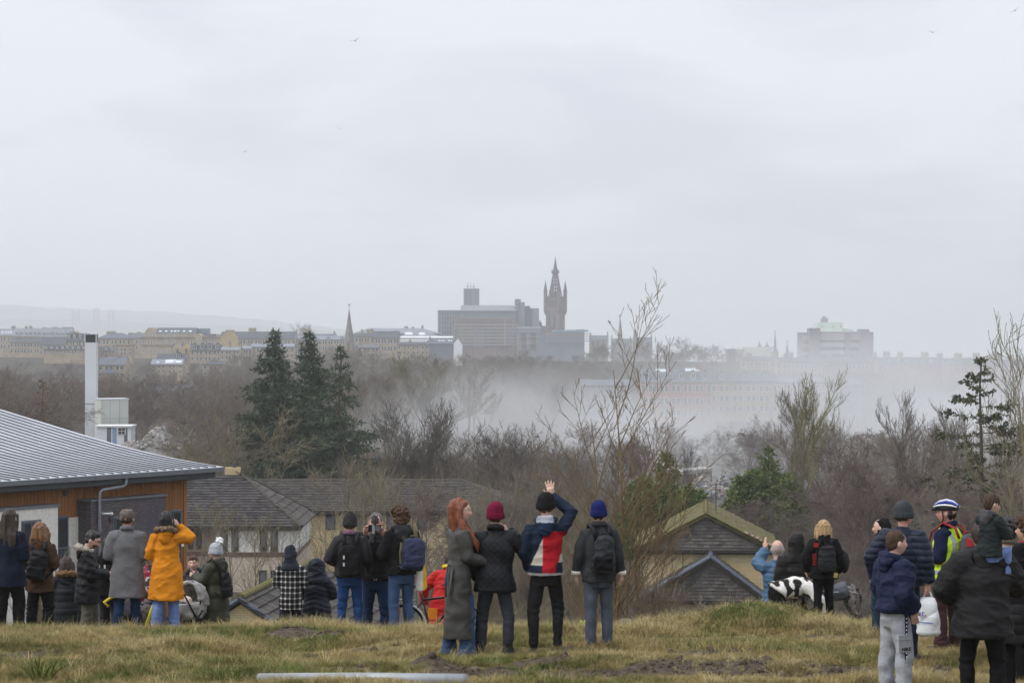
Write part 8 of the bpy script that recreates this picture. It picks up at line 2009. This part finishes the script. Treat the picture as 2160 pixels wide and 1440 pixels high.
# ------------------------------------------------------------------ dog, bicycle, pram, scooter, pole, gulls
def build_things():
    # great dane in a grey coat, rump towards us on the right
    Y = 37.4; x = (1752 - 1080) / F * Y; g = terr1(x, Y) + .12; d = empty("dog", (x + .06, Y, g), R(12), .82); tag(d, "tall merle-grey dog in grey coat standing behind the blonde woman", "dog")
    m = MB()   # head to the left (-x), rump right
    m.loft([((-.46, 0, .70), .01, .01), ((-.46, 0, .70), .02, .02)], 8)
    m.tube([(.40, 0, .74), (.30, 0, .76), (.05, 0, .70), (-.2, 0, .68), (-.40, 0, .72), (-.50, 0, .80)], [.10, .145, .13, .165, .15, .10], 16)
    m.tube([(-.45, 0, .76), (-.56, 0, .68), (-.62, 0, .58)], [.11, .085, .075], 12); m.ball((-.65, 0, .54), (.11, .07, .075), 12, 8); m.tube([(-.69, 0, .5), (-.78, 0, .38)], [.055, .042], 10)
    for sy in (-1, 1): m.add(*(lambda q: (q.v, q.f))(MB().tube([(-.60, sy * .05, .60), (-.59, sy * .09, .55), (-.59, sy * .095, .47)], [.025, .03, .01], 8, sq=(1, .5))))
    for sy in (-1, 1):
        m.tube([(-.36, sy * .09, .68), (-.38, sy * .1, .48), (-.37, sy * .1, .26), (-.37, sy * .1, .06), (-.40, sy * .1, .03)], [.085, .055, .04, .032, .035], 10)
        m.tube([(.34, sy * .09, .72), (.30, sy * .1, .52), (.34, sy * .1, .36), (.43, sy * .1, .27), (.42, sy * .1, .07), (.39, sy * .1, .03)], [.125, .09, .05, .036, .032, .035], 10)
    m.tube([(.45, 0, .78), (.52, 0, .66), (.52, -.02, .45), (.56, -.03, .25)], [.035, .026, .02, .01], 8)
    merle = lambda v: np.where((snoise(v, (34, 34, 34), 12) + .55 * snoise(v, (14, 14, 14), 13) > .35)[:, None], np.array((.022, .021, .022)), np.array((.16, .15, .145)) * (1 + .25 * snoise(v, (60, 60, 60), 14))[:, None])
    shell("body", m, .012, d, vcol("short dog fur", .7, .1, 120, .1), 4, None, merle)
    m = MB().tube([(.22, 0, .745), (.05, 0, .72), (-.2, 0, .70), (-.42, 0, .75)], [.165, .16, .19, .175], 18); shell("dog_coat", m, .013, d, fab("grey dog coat", (.075, .08, .095), .6, sheen=.05), 3, FOLD["shell"](2))
    MB().tube([(.02, -.168, .74), (-.2, -.195, .74), (-.4, -.18, .80)], .012, 6, sq=(1, .5)).build("reflective_strip", fab("silver strip", (.5, .52, .54), .4), d)
    ld = MB().tube([(-.50, -.1, .60), (-.42, -.2, .50), (-.30, -.28, .66), (-.2, -.3, .80)], .009, 6).build("dog_lead", fab("black webbing", (.015, .015, .016)), None, smooth=True); ld.location = d.location; ld.rotation_euler = d.rotation_euler; tag(ld, "black lead looping from the dog to the hand beside it", "lead")
    # bicycle seen side-on, front to the right
    Y = 38.0; c = at(905, 1290, Y); g = terr1(c.x, Y); b = empty("bicycle", (c.x, Y, g), R(-14)); tag(b, "black bicycle with grey saddle and silver mudguard by the scarlet coat", "bicycle")
    bk = fab("black bike paint", (.012, .012, .013), .35, sheen=0, bump=0, spec=.5); tyre = fab("tyre rubber", (.02, .02, .02), .9); sil = mat("silver alloy", (.55, .55, .56), .35, .5, .05, 5, metal=.6)
    def wheel(x, name="wheel"):
        w = empty(name, (x, 0, .35)); w.parent = b
        MB().tube([(.335 * math.cos(t), 0, .335 * math.sin(t)) for t in np.linspace(0, 6.2832, 33)], .019, 8).build("tyre", tyre, w, smooth=True); MB().tube([(.308 * math.cos(t), 0, .308 * math.sin(t)) for t in np.linspace(0, 6.2832, 33)], .01, 6).build("rim", sil, w, smooth=True)
        for k in range(16): MB().tube([(.02 * math.cos(k), 0, .02 * math.sin(k)), (.305 * math.cos(k * math.pi / 8), 0, .305 * math.sin(k * math.pi / 8))], .0018, 4).build("spoke", sil, w)
        MB().tube([(0, -.04, 0), (0, .04, 0)], .02, 10).build("hub", sil, w, smooth=True)
    wheel(-.42); wheel(.62)
    fr = MB().tube([(-.12, 0, .86), (.02, 0, .30)], .018, 8).tube([(-.1, 0, .78), (.45, 0, .86)], .02, 8).tube([(.02, 0, .30), (.47, 0, .80)], .022, 8).tube([(-.42, 0, .35), (.02, 0, .30)], .013, 8).tube([(-.42, 0, .35), (-.1, 0, .78)], .012, 8).tube([(.44, 0, .90), (.49, 0, .72), (.62, 0, .35)], .018, 8)
    fr.build("frame", bk, b, smooth=True)
    MB().tube([(-.12, 0, .86), (-.145, 0, .98)], .014, 8).build("seat_post", sil, b, smooth=True)
    shell("saddle", MB().tube([(-.29, 0, 1.0), (-.2, 0, 1.0), (-.06, 0, .99), (.0, 0, .985)], [.055, .085, .035, .022], 12, sq=(1, .45)), .009, b, fab("grey saddle", (.045, .045, .048), .5, sheen=0), 2)
    MB().tube([(.44, 0, .90), (.43, 0, 1.04)], .015, 8).tube([(.38, -.30, 1.07), (.43, -.16, 1.05), (.43, 0, 1.04), (.43, .16, 1.05), (.38, .30, 1.07)], .013, 8).build("handlebar", bk, b, smooth=True)
    for sy in (-1, 1): MB().tube([(.38, sy * .30, 1.07), (.34, sy * .40, 1.07)], .018, 8).build("grip", fab("grey grip", (.09, .09, .09)), b, smooth=True); MB().tube([(.42, sy * .2, 1.05), (.48, sy * .27, 1.02)], .008, 6).build("brake_lever", sil, b)
    MB().tube([(-.42 + .375 * math.cos(t), 0, .35 + .375 * math.sin(t)) for t in np.linspace(-.3, 2.5, 16)], .03, 8, sq=(.35, 1)).build("mudguard", sil, b, smooth=True)
    MB().box(-.66, -.22, -.06, .06, .76, .775).build("rack", bk, b); MB().tube([(.02, -.05, .30), (.02, .05, .30)], .09, 14).build("chainring", sil, b); MB().tube([(.02, -.07, .30), (.10, -.07, .17)], .01, 6).build("crank", sil, b); MB().box(.06, .14, -.13, -.07, .155, .18).build("pedal", bk, b)
    pn = empty("pannier", (c.x, Y, g), R(-14)); tag(pn, "orange cloth pannier on the bicycle rack behind the jeans", "pannier")
    shell("bag_body", MB().loft([((-.62, -.14, .30), .13, .05), ((-.60, -.14, .36), .16, .07), ((-.56, -.14, .6), .15, .07), ((-.54, -.13, .76), .10, .045)], 16, 2.6), .012, pn, fab("burnt orange canvas", (.40, .10, .02), .85), 2, FOLD["wool"](6))
    # pram
    Y = 38.9; c = at(398, 1290, Y); g = terr1(c.x, Y); b = empty("pram", (c.x, Y, g), R(150)); tag(b, "grey marbled pram with rolled blanket between parka and olive coat", "pram")
    marb = mat("marbled grey fabric", (.42, .41, .39), .9, .2, .4, 9, rgb2=(.20, .195, .19), bump=.3); 
    shell("seat_basket", MB().loft([((0, .0, .42), .17, .26), ((0, .0, .50), .2, .34), ((0, .0, .62), .21, .38), ((0, 0, .68), .2, .37)], 20, 2.6), .013, b, marb, 3, FOLD["fleece"](3))
    hd = MB()
    for a in np.linspace(-.1, 1.75, 12): hd.tube([(.2 * math.cos(t), -.05 - .32 * math.cos(a) * math.sin(t) ** .5, .66 + .34 * math.sin(a) * math.sin(t) ** .5) for t in np.linspace(.02, 3.12, 12)], .034, 8)
    shell("hood", hd, .014, b, marb, 3, FOLD["fleece"](5)); MB().tube([(.215 * math.cos(t), -.05 + .02, .66 + .36 * math.sin(t)) for t in np.linspace(0, 3.14, 14)], .012, 6).build("hood_rim", blackn_(), b, smooth=True)
    shell("blanket", MB().tube([(-.13, .12, .72), (0, .14, .75), (.13, .12, .72)], [.05, .065, .05], 10), .011, b, fab("cream blanket", (.62, .52, .45), .95), 2, FOLD["fleece"](6))
    MB().tube([(-.2, -.3, .1), (-.2, .1, .5), (-.2, .5, 1.0), (.2, .5, 1.0), (.2, .1, .5), (.2, -.3, .1)], .014, 8).build("handle_frame", blackn_(), b, smooth=True); MB().tube([(-.2, .35, .1), (-.2, -.1, .55), (.2, -.1, .55), (.2, .35, .1)], .013, 8).build("leg_frame", blackn_(), b, smooth=True)
    for (wx, wy) in ((-.22, -.3), (.22, -.3), (-.22, .36), (.22, .36)):
        w = MB().tube([(wx + (.0), wy + .11 * math.cos(t), .12 + .11 * math.sin(t)) for t in np.linspace(0, 6.2832, 20)], .017, 8).build("wheel", tyre, b, smooth=True); MB().tube([(wx - .015, wy, .12), (wx + .015, wy, .12)], .05, 12).build("hub", fab("grey hub", (.25, .25, .25)), w)
    # yellow trike / scooter between coat and parka
    Y = 38.3; c = at(300, 1290, Y); g = terr1(c.x, Y); b = empty("push_trike", (c.x, Y, g), R(0)); tag(b, "yellow and black push trike behind the grey wool coat", "trike")
    yl = fab("yellow plastic", (.62, .52, .03), .4, .08, sheen=0, bump=0, spec=.4)
    MB().tube([(.0, 0, .08), (.16, .05, .55), (.2, .06, .62)], [.028, .028, .026], 10).build("pole", yl, b, smooth=True); MB().tube([(.2, .06, .62), (.27, .1, .82)], .016, 8).build("push_bar", blackn_(), b, smooth=True); MB().tube([(.18, .0, .86), (.27, .1, .84), (.36, .2, .86)], .014, 8).build("handle", yl, b, smooth=True)
    MB().tube([(-.55, .1, .55), (-.62, .1, .62), (-.5, .12, .70), (-.2, .12, .70)], .026, 8).build("seat_hoop", yl, b, smooth=True); MB().tube([(-.25, .1, .08), (-.15, .1, .5)], .02, 8).build("fork", yl, b, smooth=True)
    shell("seat", MB().ball((-.2, .1, .42), (.2, .16, .1), 14, 9), .013, b, blackn_(), 2); shell("bag", MB().ball((.06, .12, .42), (.14, .1, .17), 12, 9), .013, b, fab("brown grey bag", (.09, .08, .075), .8), 2, FOLD["shell"](4))
    for wx in (-.35, -.05, .12): MB().tube([(wx + .10 * math.cos(t), .1, .1 + .10 * math.sin(t)) for t in np.linspace(0, 6.2832, 20)], .02, 8).build("wheel", tyre, b, smooth=True)
    # galvanised pole lying in the grass
    A = at(548, 1428, 25.0); B2 = at(980, 1460, 23.7); za, zb = terr1(A.x, A.y) + .0, terr1(B2.x, B2.y) + .0; Bx = B2
    galv = mat("galvanised steel", (.29, .31, .325), .5, .5, .18, 3, metal=.3, bump=.1)
    o = MB().tube([(A.x, A.y, za + .07), ((A.x + Bx.x) / 2, (A.y + Bx.y) / 2, (za + zb) / 2 + .07), (Bx.x, Bx.y, zb + .05)], .062, 16).build("steel_pole", galv, None, smooth=True); tag(o, "pale galvanised pole lying in the grass at the bottom", "pole")
    MB().tube([(A.x - .008, A.y, za + .07), (A.x - .004, A.y, za + .07)], .05, 14).build("pole_end", fab("dark pipe mouth", (.03, .03, .03)), o)
    # strap-leaved clumps
    for i, (px, py, Y, n, h_, rgb) in enumerate(((85, 1415, 26.2, 46, .34, (.16, .19, .035)), (480, 1440, 25.2, 40, .22, (.15, .18, .04)))):
        c = at(px, py, Y); c.z = terr1(c.x, Y); r = random.Random(i + 3); m = MB()
        for k in range(n):
            a = r.uniform(0, 6.28); L_ = h_ * r.uniform(.55, 1.15); ln = r.uniform(.15, .9); w_ = r.uniform(.010, .018); bx, by = r.uniform(-.13, .13), r.uniform(-.08, .08); ca, sa = math.cos(a), math.sin(a); vs = []
            for t in (0, .35, .7, 1.0):
                o2, z2 = L_ * ln * t ** 1.6, L_ * (t - .35 * ln * t * t); ww = w_ * (1 - t ** 2 * .9) * (.6 + .8 * t if t < .5 else 1); vs += [(bx + ca * o2 - sa * ww, by + sa * o2 + ca * ww, z2), (bx + ca * o2, by + sa * o2, z2 - .006), (bx + ca * o2 + sa * ww, by + sa * o2 - ca * ww, z2)]
            m.add(vs, [f for q in range(3) for f in ((q * 3, q * 3 + 1, q * 3 + 4, q * 3 + 3), (q * 3 + 1, q * 3 + 2, q * 3 + 5, q * 3 + 4))])
        e = empty("leafy_clump", c); tag(e, ("strap-leaved green plant at the bottom left", "strap-leaved green plant beside the fallen pole")[i], "plant")
        m.build("leaves", mat("strap leaf %d" % i, rgb, .6, .3, .3, 6, rgb2=tuple(q * .6 for q in rgb)), e)
    # bright green leafy sprig left of the blue-hatted man
    c = at(1228, 1310, 33.8); c.z = terr1(c.x, 33.8); e = empty("leafy_sprig", c); tag(e, "bright yellow-green leafy sprig left of the blue-hatted man", "plant"); r = random.Random(9); m = MB()
    for k in range(60):
        p = Vector((r.gauss(0, .05), r.gauss(0, .05), r.uniform(.02, .16))); q = Vector((r.gauss(0, 1), r.gauss(0, 1), r.gauss(.3, 1))).normalized() * .035; s_ = q.orthogonal().normalized() * .018; m.add([p, p + q * .5 + s_, p + q, p + q * .5 - s_], [(0, 1, 2, 3)])
    m.build("leaves", mat("lime leaf", (.30, .42, .03), .6, .3, .2, 6), e); MB().tube([(0, 0, 0), (.01, 0, .14)], .006, 5).build("stem", bark_o, e)
    # stones and stump near the willow
    for i, (px, py, Y, r_) in enumerate(((1318, 1318, 35.0, .16), (1000, 1420, 26.3, .07))):
        c = at(px, py, Y); c.z = terr1(c.x, Y) + r_ * .3; q = MB().ball((0, 0, 0), (r_, r_ * .8, r_ * .65), 12, 8); rr = random.Random(i); q.v = [(a * rr.uniform(.85, 1.15), b2 * rr.uniform(.85, 1.15), c2 * rr.uniform(.85, 1.15)) for a, b2, c2 in q.v]
        o = q.build("rock", mat("earthy stone", (.13, .11, .085), .95, .1, .3, 8, bump=.6), None, smooth=True, loc=c); tag(o, ("mossy earth-covered stone at the willow's foot", "small brown stone lying in the dug soil")[i], "rock")
    # gulls
    gw = mat("gull plumage", (.20, .20, .205), .8, .2, .2, 8); lab = ("gull high over the left centre, wings raised", "gull gliding below the highest one at left centre", "distant gull lowest at left centre", "gull at the top right corner banking", "small gull near the top right edge", "tiny gull right of the middle of the sky", "tiny gull above the hills at left", "tiny gull at far left of the sky")
    for i, (px, py, Y, rl, sp) in enumerate(((749, 87, 300, -.3, 1.1), (716, 272, 420, .15, .9), (517, 321, 460, -.2, .9), (2141, 23, 260, -.5, 1.1), (1967, 69, 360, .1, 1.0), (1583, 271, 800, .2, .9), (357, 611, 800, .2, .9), (104, 321, 800, -.1, .9))):
        o = empty("gull", at(px, py, Y), R(rnd.uniform(-30, 30))); o.rotation_euler.y = rl; tag(o, lab[i], "bird", "gulls in the sky")
        shell("body", MB().tube([(0, -.26, 0), (0, -.12, 0), (0, .05, .01), (0, .18, .02), (0, .25, .015)], [.02, .055, .07, .05, .015], 10), .02, o, gw, 1)
        for sx in (1, -1):
            u = .28 if i % 2 == 0 else .12
            MB().add([(sx * .03, .1, .02), (sx * .03, -.08, .02), (sx * .36, -.02, u * .75), (sx * .36, .15, u * .75 + .01), (sx * .74, -.1, u * .62), (sx * .70, .02, u * .62 + .01), (sx * .03, .01, .05), (sx * .36, .07, u * .75 + .025)], [(0, 1, 2, 3), (3, 2, 4, 5), (6, 7, 2, 1), (0, 3, 7, 6), (7, 3, 5), (7, 4, 2), (7, 5, 4)]).build("wing", gw, o)
        MB().add([(-.03, -.24, 0), (.03, -.24, 0), (.06, -.38, 0), (-.06, -.38, 0), (0, -.3, .012)], [(0, 1, 4), (1, 2, 4), (2, 3, 4), (3, 0, 4), (0, 3, 2, 1)]).build("tail", gw, o)
def blackn_(): return MATS["black nylon"]
build_things()
finish_shells()
# ------------------------------------------------------------------ haze over the city and the drifting dust
def build_air():
    m = bpy.data.materials.new("haze air"); m.use_nodes = True
    nt = m.node_tree; nt.nodes.clear()
    o_ = nt.nodes.new("ShaderNodeOutputMaterial"); v = nt.nodes.new("ShaderNodeVolumePrincipled")
    v.inputs["Color"].default_value = (0.965, 0.982, 1.0, 1); v.inputs["Density"].default_value = 0.00022; v.inputs["Anisotropy"].default_value = 0.35
    nt.links.new(v.outputs[0], o_.inputs["Volume"])
    tag(MB().box(-6000, 6000, -120, 11800, -140, 132).build("haze", m), "pale grey haze filling the air over the city", "haze", kind="stuff")

    def dust(name, pxa, pxb, pya, pyb, Ya, Yb, dens, sc, seed, label, top=0.5, step=1.0, thr=0.45):
        a, b = at(pxa, pyb, (Ya + Yb) / 2), at(pxb, pya, (Ya + Yb) / 2)
        c = (a + b) / 2; c.y = (Ya + Yb) / 2
        h = Vector((abs(b.x - a.x) / 2, (Yb - Ya) / 2, abs(b.z - a.z) / 2))
        m = bpy.data.materials.new(name + " dust"); m.use_nodes = True
        nt = m.node_tree; N, L = nt.nodes, nt.links; N.clear()
        o_ = N.new("ShaderNodeOutputMaterial"); v = N.new("ShaderNodeVolumePrincipled")
        v.inputs["Color"].default_value = (0.98, 0.985, 0.995, 1); v.inputs["Anisotropy"].default_value = 0.3
        tc = N.new("ShaderNodeTexCoord")
        # soft ellipsoid falloff in the cloud's own coordinates
        ln = N.new("ShaderNodeVectorMath"); ln.operation = 'LENGTH'; L.new(tc.outputs["Object"], ln.inputs[0])
        fo = N.new("ShaderNodeMapRange"); fo.interpolation_type = 'SMOOTHSTEP'
        fo.inputs["From Min"].default_value = 1.0; fo.inputs["From Max"].default_value = 0.25; fo.inputs["To Min"].default_value = 0; fo.inputs["To Max"].default_value = 1
        L.new(ln.outputs["Value"], fo.inputs["Value"])
        mp = N.new("ShaderNodeMapping"); mp.inputs["Location"].default_value = (seed, seed * 2.3, 0); mp.inputs["Scale"].default_value = (h.x / 60, h.y / 90, h.z / 30)
        L.new(tc.outputs["Object"], mp.inputs["Vector"])
        no = N.new("ShaderNodeTexNoise"); no.inputs["Scale"].default_value = sc; no.inputs["Detail"].default_value = 4; no.inputs["Roughness"].default_value = 0.55; no.inputs["Distortion"].default_value = 0.9
        L.new(mp.outputs[0], no.inputs["Vector"])
        nr = N.new("ShaderNodeMapRange"); nr.inputs["From Min"].default_value = thr - 0.11; nr.inputs["From Max"].default_value = thr + 0.19; nr.inputs["To Min"].default_value = 0.02
        L.new(no.outputs["Fac"], nr.inputs["Value"])
        m1 = N.new("ShaderNodeMath"); m1.operation = 'MULTIPLY'; L.new(fo.outputs[0], m1.inputs[0]); L.new(nr.outputs[0], m1.inputs[1])
        m2 = N.new("ShaderNodeMath"); m2.operation = 'MULTIPLY'; m2.inputs[1].default_value = dens; L.new(m1.outputs[0], m2.inputs[0])
        L.new(m2.outputs[0], v.inputs["Density"]); L.new(v.outputs[0], o_.inputs["Volume"])
        m.cycles.volume_step_rate = step
        ob = MB().ball((0, 0, 0), 1.0, 24, 14).build(name, m, loc=c)
        ob.scale = h
        tag(ob, label, "dust", kind="stuff")
    dust("dust_cloud", 1030, 1800, 790, 1130, 215, 480, 0.021, 1.7, 3.1, "thick grey dust cloud lying low in the valley right of centre", thr=0.46, step=.5)
    dust("dust_cloud", 1500, 2700, 790, 1120, 225, 560, 0.0145, 1.5, 9.4, "pale dust bank behind the bare trees at the right", thr=0.46, step=.5)
    dust("dust_cloud", 980, 2800, 640, 1000, 340, 700, 0.0095, 1.4, 5.3, "thin veil of dust rising towards the right skyline", thr=0.46, step=.6)
    dust("dust_cloud", 680, 1450, 730, 1100, 240, 540, 0.0135, 1.7, 7.7, "thin dust drifting behind the bare trees in the middle", thr=0.48, step=.5)
    dust("dust_cloud", 240, 560, 860, 980, 330, 420, 0.006, 1.2, 12.4, "faint dust hanging over the rubble beside the white block", thr=0.45)
build_air()
